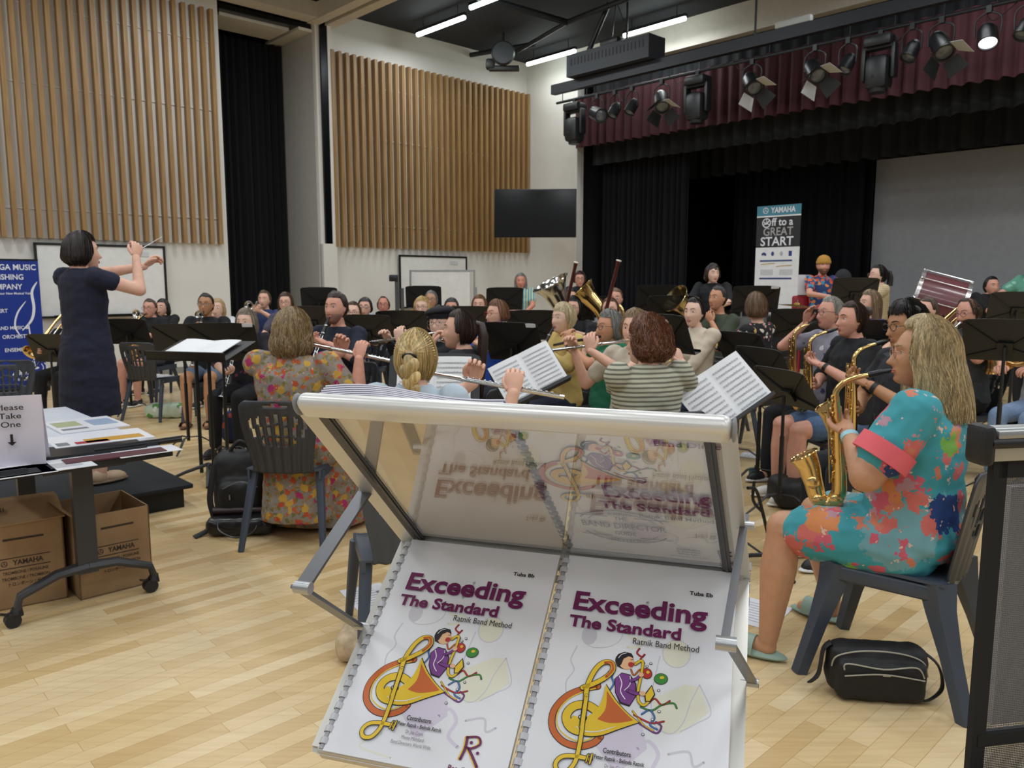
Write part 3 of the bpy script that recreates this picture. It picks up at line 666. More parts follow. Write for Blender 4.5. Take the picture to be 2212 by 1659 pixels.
def hairfun(az, t_, st):
    """hair surface. az: 0 front .. pi back (signed), t: 0 crown .. 1 bottom end. st: dict of style numbers"""
    th, L, vol = st.get('th', .012), st.get('L', .10), st.get('vol', 0.0)
    a = abs(az); el0 = st.get('front', .62)       # unit z of the hairline at the front
    side = st.get('side', 1.15); k = float(sm(side, side+.28, np.array(a)))
    sidelow = st.get('sidelow', -.25)
    if k <= 0:    # fringe region ends on the forehead
        zend = el0
    z0 = .118+th; zb = -L
    low = st.get('back', -.62)
    zl = (1-k)*el0*.116 + k*((low*.116 if not L else -L))
    if a < side+.5 and not L: zl = (1-k)*el0*.116+k*(sidelow*.116+(low-sidelow)*.116*float(sm(side+.35, side+.9, np.array(a))))
    z = z0+(zl-z0)*t_**1.0 if False else None
    # follow the skull from the crown then drop
    n_ = 1.0
    phi = t_*PI*.5*n_
    zt = z0*math.cos(min(t_*1.9, 1)*PI/2) if t_ < 1/1.9 else 0+(zl)*((t_-1/1.9)/(1-1/1.9))
    if zl > 0:
        ph = t_*math.acos(min(1, zl/z0)); zt = z0*math.cos(ph)
    if zl > -.08: th *= 1-.8*t_**4
    rr_ = math.sqrt(max(0, 1-(max(zt, 0)/z0)**2))
    if zt < 0:
        q = -zt/max(L, .06); rr_ = 1+vol*math.sin(min(1, q*.9)*PI*.6)-st.get('tuck', .12)*q**3
    th = th*(.45+.55*float(sm(.6, 1.5, np.array(a))))
    cr = .90 if t_ < st.get('crown', -1) else 1
    rx = (.076+(st.get('th', .012) if zl <= -.08 else th))*rr_*cr; zt = zt*(cr if zt > 0 else 1); ry = ((.097 if a > PI/2 else .090)+th)*rr_*cr
    if zt < 0 and not L: ry *= 1-.25*(-zt/.08)**1.3; rx *= 1-.10*(-zt/.08)
    x = rx*math.sin(az); y = ry*math.cos(az)-.004
    if zt < -.03 and L: y -= 0.0
    if zt < 0 and L and a < 2.2: y -= st.get('sweep', .02)*min(1, -zt/.1)*(1 if a < 1.9 else .3)
    return Vector((x, y, zt))
def make_hair(M, st, mats, lod, parent):
    g = G(); A_, B_ = ((96, 26), (56, 16), (30, 10))[2-min(lod, 2)]
    rnd = random.Random(st.get('seed', 1)); wob = st.get('curl', .0); grid = []
    for i in range(B_+1):
        row = []
        for k in range(A_):
            az = -PI+2*PI*k/A_; t_ = i/B_
            p = hairfun(az, t_, st)
            nz_ = noise.noise(Vector((p.x*st.get('nf', 28), p.y*28, p.z*(10 if not wob else 30)))+Vector((st.get('seed', 1)*7, 0, 0)))
            rad = Vector((p.x, p.y, p.z*.4 if p.z > 0 else 0)); 
            if rad.length > 1e-5: rad.normalize()
            p = p+rad*((.0035+wob)*nz_+.0018*math.sin(az*46+3*math.sin(t_*5)))
            if i == B_: p.z += (.006+wob)*noise.noise(Vector((az*6, 3, 1)))
            row.append(p)
        grid.append(row)
    vs = [M @ p for r_ in grid for p in r_]
    fs = [(i*A_+k, i*A_+(k+1) % A_, (i+1)*A_+(k+1) % A_, (i+1)*A_+k) for i in range(B_) for k in range(A_)]
    # close underneath: pull an inner ring to the inside of the head
    b = len(vs)
    for k in range(A_): p = grid[B_][k]; vs.append(M @ Vector((p.x*.72, p.y*.72, min(p.z+.004, .07))))
    vs.append(M @ Vector((0, 0, min(.05, .02))))
    for k in range(A_): fs.append((B_*A_+k, B_*A_+(k+1) % A_, b+(k+1) % A_, b+k)); fs.append((b+k, b+(k+1) % A_, b+A_))
    g.add(vs, fs, 0)
    def strands(N, wid=.0016):
        for _ in range(N):
            az = rnd.uniform(-PI, PI); a0 = abs(az)
            t0 = rnd.uniform(.0, .45); t1 = rnd.uniform(.75, 1.03); dr = rnd.uniform(-.09, .09); off = rnd.uniform(.0, .006); ph = rnd.uniform(0, 6)
            pts = []; rs = []
            for q in range(11):
                t_ = t0+(t1-t0)*q/10; p = hairfun(az+dr*(q/10)+st.get('wave', .02)*math.sin(q*.9+ph), min(t_, 1), st)
                if t_ > 1: p.z -= (t_-1)*.3
                rad = Vector((p.x, p.y, p.z*.5 if p.z > 0 else 0)).normalized(); p = p+rad*(off+.0015+wob*noise.noise(Vector((p.x*30, p.y*30, p.z*30+ph))))
                pts.append(M @ p); rs.append(wid*(1-.75*abs(q/10-.35)))
            g.tube(pts, rs, 3, rnd.choice((0, 1, 2)), caps=False)
    if lod >= 2: strands(st.get('N', 900), st.get('wid', .0017))
    elif lod == 1 and not wob: strands(150, .002)
    x = st.get('extra')
    if x == 'bun': g.ball((0, -.115, st.get('bz', .05)), (.036, .032, .034), 14, 0, M)
    if x == 'topknot': g.ball((0, -.085, .105), (.034, .032, .03), 14, 0, M)
    if x == 'pony':
        for k in range(6 if lod else 2):
            a_ = k*1.05; g.tube([M @ (Vector(p)+Vector((.010*math.cos(a_), .008*math.sin(a_), 0))*s_) for p, s_ in (((0, -.10, .05), .6), ((0, -.135, .04), 1), ((0, -.15, -.03), 1.6), ((0, -.145, -.12), 1.9), ((.0, -.135, -st.get('PL', .2)), 1.0))], [.014, .02, .021, .019, .004], 8, k % 3)
    if x == 'braid':
        for k in range(60):
            a0 = k/60*2*PI; r0 = .088
            g.tube([M @ Vector((math.cos(a0)*r0*.98*(1-q*.92), -.03-.083*q-.018*math.sin(q*PI), .02+math.sin(a0)*.105*(1-q)*1.0+.02*q)) for q in (0, .25, .5, .75, 1)], [.003, .005, .006, .006, .004], 4, k % 3)
        g.tube([M @ Vector(p) for p in ((0, -.108, .03), (0, -.135, .015), (0, -.14, -.02))], [.02, .021, .019], 12, 1)
        for k in range(9):
            z_ = -.012-.0235*k; q = (-1)**k; rr_ = .030-.0019*k
            g.ball((0, 0, 0), (rr_*1.0, rr_*.85, rr_*1.25), 12, k % 3, M @ Matrix.Translation((q*.012+.010*math.sin(k*.5), -.138+.002*k, z_)) @ Matrix.Rotation(q*.75, 4, 'Y'))
    return g.build('hair', mats, parent, 1.2)
def hairmats(c):
    base = hexc(c); nm = 'hair_'+c; out = []
    for i, f in enumerate((1.0, .78, 1.28)):
        n_ = nm+'_'+str(i)
        if n_ not in MATS:
            t = NT(n_); col = tuple(min(1, x*f) for x in base)
            nz_ = t.n('ShaderNodeTexNoise', Scale=1.0, Detail=4.0); t.l(t.coords(scale=(130, 130, 5)), nz_.inputs['Vector'])
            t.l(t.ramp(nz_.outputs['Fac'], [(.36, tuple(x*.62 for x in col)), (.64, tuple(min(1, x*1.2) for x in col))]), t.b.inputs['Base Color'])
            t.b.inputs['Roughness'].default_value = .42; t.bump(nz_.outputs['Fac'], .4, .003); MATS[n_] = t.m
        out.append(MATS[n_])
    return out
STY = {'short': dict(th=.012, L=0, front=.74, side=1.22, back=-.6, sidelow=.12, seed=2, curl=.004), 'buzz': dict(th=.005, L=0, front=.72, side=.95, back=-.55, sidelow=.0, seed=3),
       'balding': dict(th=.007, L=0, crown=.42, front=.9, side=.9, back=-.5, sidelow=-.05, seed=4), 'spiky': dict(th=.022, L=0, front=.62, side=1.0, back=-.6, sidelow=.0, seed=5, curl=.016),
       'pixie': dict(th=.014, L=0, front=.5, side=1.05, back=-.85, sidelow=-.3, seed=6), 'up': dict(th=.008, L=0, front=.78, side=1.2, back=-.7, sidelow=-.1, seed=7, extra='bun'),
       'topknot': dict(th=.010, L=0, front=.78, side=1.2, back=-.7, sidelow=-.1, seed=8, extra='topknot'), 'pony': dict(th=.009, L=0, front=.78, side=1.2, back=-.7, sidelow=-.1, seed=9, extra='pony'),
       'bob': dict(th=.016, L=.105, front=.68, side=1.12, vol=.1, seed=10, tuck=.25), 'fbob': dict(th=.03, L=.125, front=.45, side=1.1, vol=.22, seed=11, tuck=.3, curl=.010, wave=.09, N=2200, wid=.0024),
       'long': dict(th=.014, L=.20, front=.74, side=1.1, vol=.05, seed=12, tuck=.2), 'xlong': dict(th=.030, L=.225, front=.93, side=.88, vol=.34, seed=13, tuck=-.06, wave=.07, N=2600, wid=.0023, sweep=.03),
       'curly': dict(th=.032, L=.09, front=.45, side=1.05, vol=.12, seed=14, tuck=.45, curl=.022, wave=.12, N=2200, wid=.0022), 'braid': dict(th=.008, L=0, front=.6, side=1.05, back=-.75, sidelow=-.1, seed=15, extra='braid', N=600)}
def ik(S, T, a, b, pole):
    S = Vector(S); T = Vector(T); d = T-S; L = min(d.length, (a+b)*.999); dn = d.normalized()
    x = (a*a-b*b+L*L)/(2*L); h = math.sqrt(max(a*a-x*x, 1e-6))
    p = Vector(pole); p = (p-dn*p.dot(dn)).normalized(); return S+dn*x+p*h, S+dn*L
def hand(g, w_, d, n, side, curl=.9, s=1.0, lod=1):
    "w: wrist, d: finger direction, n: palm facing; side: +1 right hand, -1 left"
    d = Vector(d).normalized(); n = Vector(n); n = (n-d*n.dot(d)).normalized(); x = d.cross(n)*side   # towards the thumb for a right hand palm down
    Mh = Matrix((x, d, -n)).transposed().to_4x4(); Mh.translation = w_
    def Tt(x_, y_, z_): return Mh @ Vector((x_*s, y_*s, z_*s))
    g.tube([Tt(0, -.01, 0), Tt(0, .015, 0), Tt(0, .045, 0), Tt(0, .078, 0), Tt(0, .09, 0)], [.024*s, .029*s, .038*s, .041*s, .034*s], 12, 0, sq=.40, up=x)
    fl = (.072, .080, .074, .058); cu = curl
    for i, L in enumerate(fl):
        fx = .030-.0205*i; p = Vector((fx, .083-(.004 if i in (0, 3) else 0), 0)); a_ = .1+cu*.45+.06*i; pts = [Tt(*p)]; rs = [.0098*s]
        for j, (q, r_) in enumerate(((.45, .0092), (.30, .0084), (.25, .0066))):
            v = Vector((.0*fx, math.cos(a_), -math.sin(a_)))*L*q; p = p+v; pts.append(Tt(*p)); rs.append(r_*s); a_ += cu*.8
        pts2 = [pts[0]]; 
        g.tube(pts+[pts[-1]+(pts[-1]-pts[-2]).normalized()*.004], rs+[.003*s], 8 if lod else 6, 0)
    g.tube([Tt(.022, .018, -.004), Tt(.042, .045, -.014), Tt(.046, .068, -.024), Tt(.040, .088, -.034), Tt(.039, .091, -.036)], [.0135*s, .012*s, .0105*s, .0085*s, .003*s], 8, 0)
shoe_m = {}
def shoe(g, a, fwd, kind):
    "a: ankle (x,y,0)"
    an = math.atan2(-fwd[0], fwd[1]); M = Matrix.Translation((a[0], a[1], a[2] if len(a) > 2 else 0)) @ Matrix.Rotation(an, 4, 'Z')
    g.ball((0, 0, 0), (.047, .135, .020), 16, 1, M @ Matrix.Translation((0, .055, .018)))
    if kind != 'sandal':
        loftg = G(); g.ball((0, 0, 0), (.043, .085, .042), 14, 0, M @ Matrix.Translation((0, .09, .038)) @ Matrix.Rotation(-.12, 4, 'X')); g.ball((0, 0, 0), (.042, .058, .056), 14, 0, M @ Matrix.Translation((0, -.01, .052)))
    else:
        g.surf([[(.046*math.cos(a_)*1.05, y, .02+.058*math.sin(a_)) for a_ in np.linspace(0, PI, 10)] for y in (.05, .085, .12)], 0, .006, M)
def instrument(kind, M, who, lod): return None
HOLD = {   # mouth-relative: (left wrist point, left dir, left palm), (right ...), elbow poles
    'flute': (((.20, .13, -.07), (.05, -.25, 1), (.1, -1, 0)), ((.40, -.045, -.085), (-.05, .5, .9), (0, 1, -.3)), (-.3, .6, -1), (.8, .1, -1)),
    'clarinet': (((-.06, .11, -.20), (.9, .35, .3), (0, .3, .9)), ((.07, .19, -.36), (-.9, .35, .2), (0, .3, .9)), (-1, -.1, -.6), (1, -.1, -.6)),
    'sax': (((-.075, .14, -.24), (.9, .35, .25), (.3, .3, .9)), ((.12, .06, -.40), (-.35, 1, .15), (-1, 0, .2)), (-.9, -.1, -1), (1, -.4, -.3)),
    'trumpet': (((-.045, .17, -.085), (.45, .75, .4), (.9, 0, .2)), ((.055, .13, -.075), (-.4, .8, .55), (-1, 0, -.2)), (-1, 0, -.7), (1, 0, -.7)),
    'horn': (((-.08, .20, -.18), (.6, .6, .2), (.6, 0, -.5)), ((.16, .02, -.33), (0, .9, .1), (-.8, 0, .4)), (-1, 0, -.6), (1, -.2, -.5)),
    'big': (((-.16, .24, -.30), (.9, .3, .2), (.8, -.6, 0)), ((.10, .20, -.30), (-.8, .5, .2), (0, 1, 0)), (-1, 0, -.5), (1, 0, -.5)),
    'bassoon': (((-.06, .20, -.16), (.8, .4, .3), (.6, -.3, -.6)), ((.12, .12, -.50), (.0, .9, .2), (-1, 0, 0)), (-1, 0, -.5), (1, 0, -.6)),
    'lap': (((-.10, .22, -.545), (.25, 1, -.05), (0, 0, -1)), ((.10, .22, -.545), (-.25, 1, -.05), (0, 0, -1)), (-1, -.3, 0), (1, -.3, 0)),
    'chin': (((-.04, .02, -.175), (.5, .2, 1), (.4, -1, .2)), ((.10, .22, -.545), (-.25, 1, -.05), (0, 0, -1)), (-.3, .7, -1), (1, -.3, 0)),
    'ear': (((-.10, .24, -.50), (.25, 1, -.05), (0, 0, -1)), ((.12, .03, -.02), (-.15, .1, 1), (-1, -.2, 0)), (-1, -.3, 0), (.8, .7, -1)),
    'trombone': (((-.05, .10, -.14), (.5, .6, .5), (.8, 0, 0)), ((.02, .42, -.22), (-.1, 1, .2), (-1, 0, 0)), (-1, 0, -.7), (1, 0, -.7)),
    'rest': (((-.12, .30, -.33), (.4, 1, .1), (.3, 0, -1)), ((.12, .30, -.33), (-.4, 1, .1), (-.3, 0, -1)), (-1, -.2, -.4), (1, -.2, -.4)),
    'down': (((-.235, .04, -.78), (0, .1, -1), (1, 0, 0)), ((.235, .04, -.78), (0, .1, -1), (-1, 0, 0)), (-.5, -1, 0), (.5, -1, 0)),
    'conduct': (((.02, .36, -.02), (.3, .6, .7), (.7, 0, -.8)), ((.20, .14, .03), (-.15, .35, .9), (-.7, .2, .2)), (-1, 0, -.8), (.6, .1, -1)),
    'front': (((-.07, .22, -.40), (.9, .5, 0), (0, 0, 1)), ((.07, .22, -.40), (-.9, .5, 0), (0, 0, 1)), (-1, -.2, -.5), (1, -.2, -.5)),
}
NPERS = 0
def person(label, who, px, ytop, Y, face, skin='fair', hair=('short', '3a2c22'), shirt=None, sleeve='short', legs=('pants', None), shoes=('202022', 'e0e0e0'), glasses=None, hold='rest',
           turn=0, nod=0, stand=False, w_=1.0, lod=1, jaw=1.0, base=0.0, chair=True, beard=None, hat=None, lean=0.0, feet=None, armw=1.0, watch=None, X=None, ht=None, cuff=None, collar=None, chest=0.0, holdfix=None):
    global NPERS; NPERS += 1
    hp = P(px, ytop, Y); top = ht if ht is not None else hp.z
    if X is not None: hp.x = X
    a = R(face); ref = 1.68 if stand else 1.33
    k = (top-base)/ref
    if not stand: k = (top-.47)/(ref-.47); fz = lambda z: z if z < .47 else .47+(z-.47)*k
    else: fz = lambda z: z*k
    def J(x, y, z): return Vector((x, y+lean*max(0, z-(.5 if not stand else .95)), fz(z)))
    sz = 1.0 if not stand else k
    dz = .36 if stand else 0    # standing torso sits higher than the seated one
    hs = 1.0 if sz > .9 else .95
    neck = J(0, -.015, 1.075+dz); hc = J(0, .02, 0); hc.z = top-base-.128*hs
    rootp = Vector((hp.x, Y, base))-Matrix.Rotation(a, 3, 'Z') @ Vector((hc.x, hc.y, 0))
    t = thing('person', label, 'person', rootp, a)
    PM = Matrix.Translation(rootp) @ Matrix.Rotation(a, 4, 'Z')
    HM = Matrix.Translation(hc) @ Matrix.Rotation(R(turn), 4, 'Z') @ Matrix.Rotation(R(-nod), 4, 'X') @ Matrix.Scale(hs, 4)
    mouth = HM @ Vector((0, .100, -.058)); mr = Matrix.Rotation(R(turn)*.8, 4, 'Z')
    mouth0 = hc+Vector((0, .1, -.058))
    vox = (.016, .011, .008)[lod]; g = G()
    W = w_*.97
    sh = [J(-.158*W, -.015, 1.03+dz), J(.158*W, -.015, 1.03+dz)]
    def torso(g, inf=0.0, low=.50):
        f = W; b = (W-1)*.12+chest*.5
        z0 = low+dz
        R_ = [(z0, 0, 0, .150*f, .105*f), (.56+dz, 0, 0, .168*f, .125*f), (.66+dz, 0, .005+b*.3, .150*f, .112*f+b*.5), (.76+dz, 0, .005+b*.3, .140*f, .105*f+b*.5), (.88+dz, 0, .006+chest*.4, .155*f, .110*f+chest*.6), (.97+dz, 0, 0, .162*f, .100*f+chest*.2), (1.03+dz, 0, -.01, .150*f, .080), (1.065+dz, 0, -.012, .095*f, .062), (1.09+dz, 0, -.012, .055, .052)]
        loft(g, [(J(0, cy, z).z, cx, J(0, cy, z).y, rx+inf, ry+inf) for z, cx, cy, rx, ry in R_])
        for s_ in sh: g.ball(s_, .058*min(W, 1.15)+inf, 12)
    torso(g); cap(g, neck, HM @ Vector((0, -.012, -.06)), .052*min(W, 1.1), .049)
    # legs
    if stand:
        hips = [J(-.09*W, 0, .88), J(.09*W, 0, .88)]; kn = [J(-.095, .02, .48), J(.095, .02, .48)]; an = [Vector((-.09, -.02, .085)), Vector((.09, -.02, .085))]
    else:
        hips = [J(-.085*W, .02, .53), J(.085*W, .02, .53)]; kn = [Vector((-.11*W, .43, .515)), Vector((.11*W, .43, .515))]; an = [Vector((-.11, .45, .085)), Vector((.11, .45, .085))]
        if feet:
            for i in (0, 1): an[i] = Vector(feet[i][1]); kn[i] = Vector(feet[i][0])
    fz_ = [Vector((0.05*q, 1, 0)) for q in (-1, 1)]
    for i in (0, 1):
        cap(g, hips[i], kn[i], .082*W, .056*W); cap(g, kn[i], kn[i]+(an[i]-kn[i])*.38, .052*W, .057*W); cap(g, kn[i]+(an[i]-kn[i])*.38, an[i], .057*W, .038)
        cap(g, an[i]+Vector((0, .0, -.035)), an[i]+Vector((0, .13, -.05)), .036, .026)
    # arms
    H = HOLD[hold]; wr = []; el = []
    for i, q in ((0, -1), (1, 1)):
        off = Vector(H[i][0]); base_ = mouth0
        tgt = base_+(mr @ off if hold in ('flute', 'clarinet', 'sax', 'trumpet', 'chin', 'ear') else off)
        if holdfix and i in holdfix: tgt = Vector(holdfix[i])
        if hold == 'lap' or (hold in ('chin', 'ear') and off.z < -.4): tgt.z = .66
        e_, w0 = ik(sh[i], tgt, .275*sz, .245*sz, H[2+i]); el.append(e_); wr.append(w0)
        cap(g, sh[i], e_, .050*W*armw, .042*W*armw); cap(g, e_, w0, .041*W*armw, .027)
    bm_ = remesh(g, vox, 5 if lod else 4)
    G2 = G(); G2.mesh(bm_, 0); bpy.data.meshes.remove(bm_)
    add_head(G2, HM, lod, jaw=jaw)
    for i, q in ((0, -1), (1, 1)):
        d_, n_ = Vector(H[i][1]), Vector(H[i][2])
        if hold in ('flute', 'clarinet', 'sax', 'trumpet', 'chin', 'ear'): d_ = mr @ d_; n_ = mr @ n_
        # keep the hand roughly in line with the forearm
        fa = (wr[i]-el[i]).normalized(); d_ = (d_.normalized()*1.0+fa*.25).normalized()
        hand(G2, wr[i], d_, n_, q, .9 if hold not in ('lap', 'down', 'ear') else .35, 1.0 if sz > .9 else .95, lod)
    hc_ = hair[1] if hair else '3a2c22'
    G2.build('body', [skinm(skin), mat('lips', 'b0675c', .5), eyew, mat('iris', '2c231d', .2), hairmats(hc_ if hc_ not in ('cbb892', 'd9c08a') else '8a7350')[0]], t, 1.0)
    # clothes
    inf = .014
    sm_ = shirt or mat('grey_cloth', '70707a', .8)
    g = G(); long_top = legs[0] in ('dress', 'longdress')
    torso(g, inf, .50 if not stand else .50)
    sl = {'short': .62, 'long': 1.9, 'half': 1.15, 'none': .12, 'cap': .35}[sleeve]
    for i in (0, 1):
        e_, w0 = el[i], wr[i]
        if sl <= 1: cap(g, sh[i], sh[i]+(e_-sh[i])*sl, (.060*W+inf*.4)*(.5+.5*armw), (.056*W+inf*.6)*armw)
        else:
            cap(g, sh[i], e_, .058*W+inf*.4, .046*W+inf*.4); cap(g, e_, e_+(w0-e_)*(sl-1), .046*W+inf*.3, .034+inf*.3)
    if legs[0] == 'dress':
        if stand: loft(g, [(J(0, 0, z).z, 0, 0, rx*W, ry*W) for z, rx, ry in ((.47, .205, .165), (.6, .205, .165), (.75, .20, .155), (.88, .185, .15), (1.0, .165, .13))], 28, 2.2)
        else:
            for i in (0, 1): cap(g, hips[i], hips[i]+(kn[i]-hips[i])*.78, .105*W, .085*W)
            cap(g, (hips[0]+hips[1])/2, (hips[0]+hips[1])/2+Vector((0, .25, 0)), .10*W, .09*W)
    if legs[0] == 'longdress':
        for i in (0, 1): cap(g, hips[i], kn[i], .11*W, .09*W)
        loft(g, [(.03, 0, .30, .34, .26), (.2, 0, .28, .30, .24), (.40, 0, .2, .25, .24), (.52, 0, .1, .2, .2)], 28); loft(g, [(.12, 0, -.02, .21, .15), (.3, 0, 0, .20, .16), (.5, 0, 0, .19, .15)], 20)
    nm = 'dress' if long_top else 'shirt'
    m_ = remesh(g, vox, 4); g = G()
    # open the neckline and the sleeve ends by leaving only what lies outside the body; slight cloth folds
    vs = [v.co.copy() for v in m_.vertices]; 
    if lod:
        for i_, v in enumerate(vs):
            nrm = m_.vertices[i_].normal; vs[i_] = v+nrm*(.0065*noise.noise(Vector((v.x*9, v.y*9, v.z*16)))+.003*noise.noise(v*30))
    g.add(vs, [tuple(p.vertices) for p in m_.polygons]); bpy.data.meshes.remove(m_)
    top_ = g.build(nm, sm_, t, 1.2)
    if collar:
        g = G(); cz = neck.z-.005
        for q in (-1, 1): g.surf([[(q*(.01+.058*math.sin(u_)), neck.y+.072-.125*(1-math.cos(u_))/2, cz+.028-.02*v_-.03*max(0, math.cos(u_))) if v_ == 0 else (q*(.015+.085*math.sin(u_)), neck.y+.09-.155*(1-math.cos(u_))/2, cz-.012-.035*max(0, math.cos(u_))) for u_ in np.linspace(0, PI, 9)] for v_ in (0, 1)], 0, .004)
        g.build('collar', collar, t, 1.2)
    if cuff:
        for i in (0, 1): g = G(); c_ = sh[i]+(el[i]-sh[i])*(sl+.02); d_ = (el[i]-sh[i]).normalized(); r_ = (.056*W+inf*.6)*armw+.008; g.tube([c_-d_*.035, c_+d_*.03], [r_+.002, r_+.004], 20, 0); g.build('sleeve_cuff', cuff, t)
    if watch:
        i_, col = watch; d_ = (el[i_]-wr[i_]).normalized(); c_ = wr[i_]+d_*.025; g = G(); g.tube([c_-d_*.010, c_+d_*.012], .0335, 18, sq=.92); g.build('watch_strap', mat('watch_'+col, col, .5), t)
    if legs[0] in ('pants', 'shorts', 'skirt'):
        g = G(); lm = legs[1] or mat('dark_trousers', '1f2127', .85)
        ell(g, J(0, 0, .55+dz), (.172*W+.008, .128*W+.01, .085))
        for i in (0, 1):
            if legs[0] == 'pants': cap(g, hips[i], kn[i], .092*W, .068*W); cap(g, kn[i], an[i]+Vector((0, 0, .02)), .068*W, .054)
            elif legs[0] == 'skirt': cap(g, hips[i], kn[i], .10*W, .09*W)
            else: cap(g, hips[i], hips[i]+(kn[i]-hips[i])*.72, .094*W, .078*W)
        if legs[0] == 'skirt': cap(g, (hips[0]+hips[1])/2, (kn[0]+kn[1])/2, .1*W, .085*W)
        m_ = remesh(g, vox, 4); g = G(); g.mesh(m_); bpy.data.meshes.remove(m_); g.build({'pants': 'trousers', 'shorts': 'shorts', 'skirt': 'skirt'}[legs[0]], lm, t, 1.2)
    for i, q in ((0, -1), (1, 1)):
        g = G(); shoe(g, (an[i].x, an[i].y, an[i].z-.085), (.08*q, 1), 'sandal' if shoes[0] == 'sandal' else 'shoe')
        g.build('sandal' if shoes[0] == 'sandal' else 'shoe', [mat('shoe_'+shoes[1] if shoes[0] == 'sandal' else 'shoe_'+shoes[0], shoes[1] if shoes[0] == 'sandal' else shoes[0], .55), mat('sole_'+shoes[1], shoes[1], .6)], t)
    if hair and hair[0] != 'none':
        st = dict(STY[hair[0]]); st.update(hair[2] if len(hair) > 2 else {}); make_hair(HM, st, hairmats(hair[1]), lod, t)
    if beard:
        g = G(); dv, fs = ico(4); pts = headfun(dv); ctr = (pts[:, 2] < -.035) & (pts[:, 1] > -.0)
        pp = pts.copy(); o_ = dv*.006; msk = (sm(-.030, -.05, pts[:, 2])*sm(-.005, .02, pts[:, 1])*(1-np.exp(-((pts[:, 0])/.02)**2-((pts[:, 2]+.058)/.010)**2)))[:, None]
        pp = pts*(1-.06*(1-msk))+o_*msk; g.add([tuple(p) for p in pp], fs, 0, HM); g.build('beard', mat('beard_'+beard, beard, .9), t, 1.2)
    if hat:
        g = G()
        if hat[0] == 'beanie':
            for z_, r_ in ((.02, 1), ): pass
            g.lathe([(.088, .028), (.092, .04), (.091, .06), (.080, .095), (.055, .122), (.02, .136), (.0, .138)], 24, 0, HM @ Matrix.Diagonal((.95, 1.12, 1, 1))); g.lathe([(.090, .022), (.095, .03), (.095, .052), (.09, .058)], 24, 0, HM @ Matrix.Diagonal((.95, 1.12, 1, 1)))
        elif hat[0] == 'beret':
            ell_M = HM @ Matrix.Translation((.01, -.02, .088)) @ Matrix.Rotation(.15, 4, 'Y'); g.ball((0, 0, 0), (.115, .125, .042), 24, 0, ell_M); g.lathe([(.08, .04), (.084, .055), (.084, .075)], 24, 0, HM @ Matrix.Diagonal((.98, 1.15, 1, 1)))
        elif hat[0] == 'hood':
            g.ball((0, -.01, .005), (.105, .118, .135), 20, 0, HM)
        g.build(hat[0], mat('hat_'+hat[1], hat[1], .9), t)
    if glasses:
        g = G()
        for q in (-1, 1):
            g.tube([HM @ Vector((q*.033+.025*math.cos(u_), .097, .010+.019*math.sin(u_))) for u_ in np.linspace(0, 2*PI, 14)[:-1]], .0016, 5, closed=True)
            g.tube([HM @ Vector((q*.058, .096, .016)), HM @ Vector((q*.078, .05, .016)), HM @ Vector((q*.080, -.01, .010))], .0016, 5)
        g.tube([HM @ Vector((-.009, .099, .014)), HM @ Vector((.009, .099, .014))], .0016, 5)
        g.build('glasses', mat('glasses_'+glasses, glasses, .3, .3), t)
    if chair and not stand:
        place_chair(rootp, a, who)
    return dict(t=t, M=PM, mouth=mouth, mr=mr, HM=HM, wr=wr, el=el, who=who, lod=lod, face=face, hc=hc, neck=neck, sh=sh)
# ---------------------------------------------------------------- chairs
chm = mat('slate_plastic', '3f4754', .38, var=.05); chm2 = mat('charcoal_plastic', '33353a', .4, var=.05)
def back_panel(g, oval=False):
    nu, nv = 36, 34; holes = []
    if oval: holes = [(x, y, .022, .034) for x, y in ((-.6, .62), (-.28, .74), (.05, .78), (.38, .74), (.68, .62), (-.4, .5), (-.1, .56), (.22, .56), (.5, .5))]
    else:
        for k in range(7):
            u_ = -.72+.24*k
            for j, v_ in enumerate((.76-.10*abs(u_), .60-.05*abs(u_), .44)):
                if j == 2 and abs(u_) > .6: continue
                holes.append((u_*(1-.06*j), v_, .012, .030))
        holes.append((0, .93, .062, .012))
    def pt(u_, v_):
        hw = .17+.045*sm(0, .75, np.array(v_))-.03*float(sm(.88, 1, np.array(v_)))*0
        z = .44+.42*v_; y = -.19-.085*v_-.03*(1-u_*u_)+.0035*math.cos(u_*22)*(1-v_)*2
        c = 1 if v_ < .9 else math.sqrt(max(.0, 1-((v_-.9)/.1)**2*.35))
        return Vector((float(hw)*u_*c, y, z))
    P_ = [[pt(-1+2*i/nu, j/nv) for i in range(nu+1)] for j in range(nv+1)]
    fs = []
    for j in range(nv):
        for i in range(nu):
            u_ = -1+2*(i+.5)/nu; v_ = (j+.5)/nv
            if any(((u_-h[0])*.2/h[2])**2+((v_-h[1])*.42/h[3])**2 < 1 for h in holes): continue
            a = j*(nu+1)+i; fs.append((a, a+1, a+nu+2, a+nu+1))
    g.add([p for r_ in P_ for p in r_], fs)
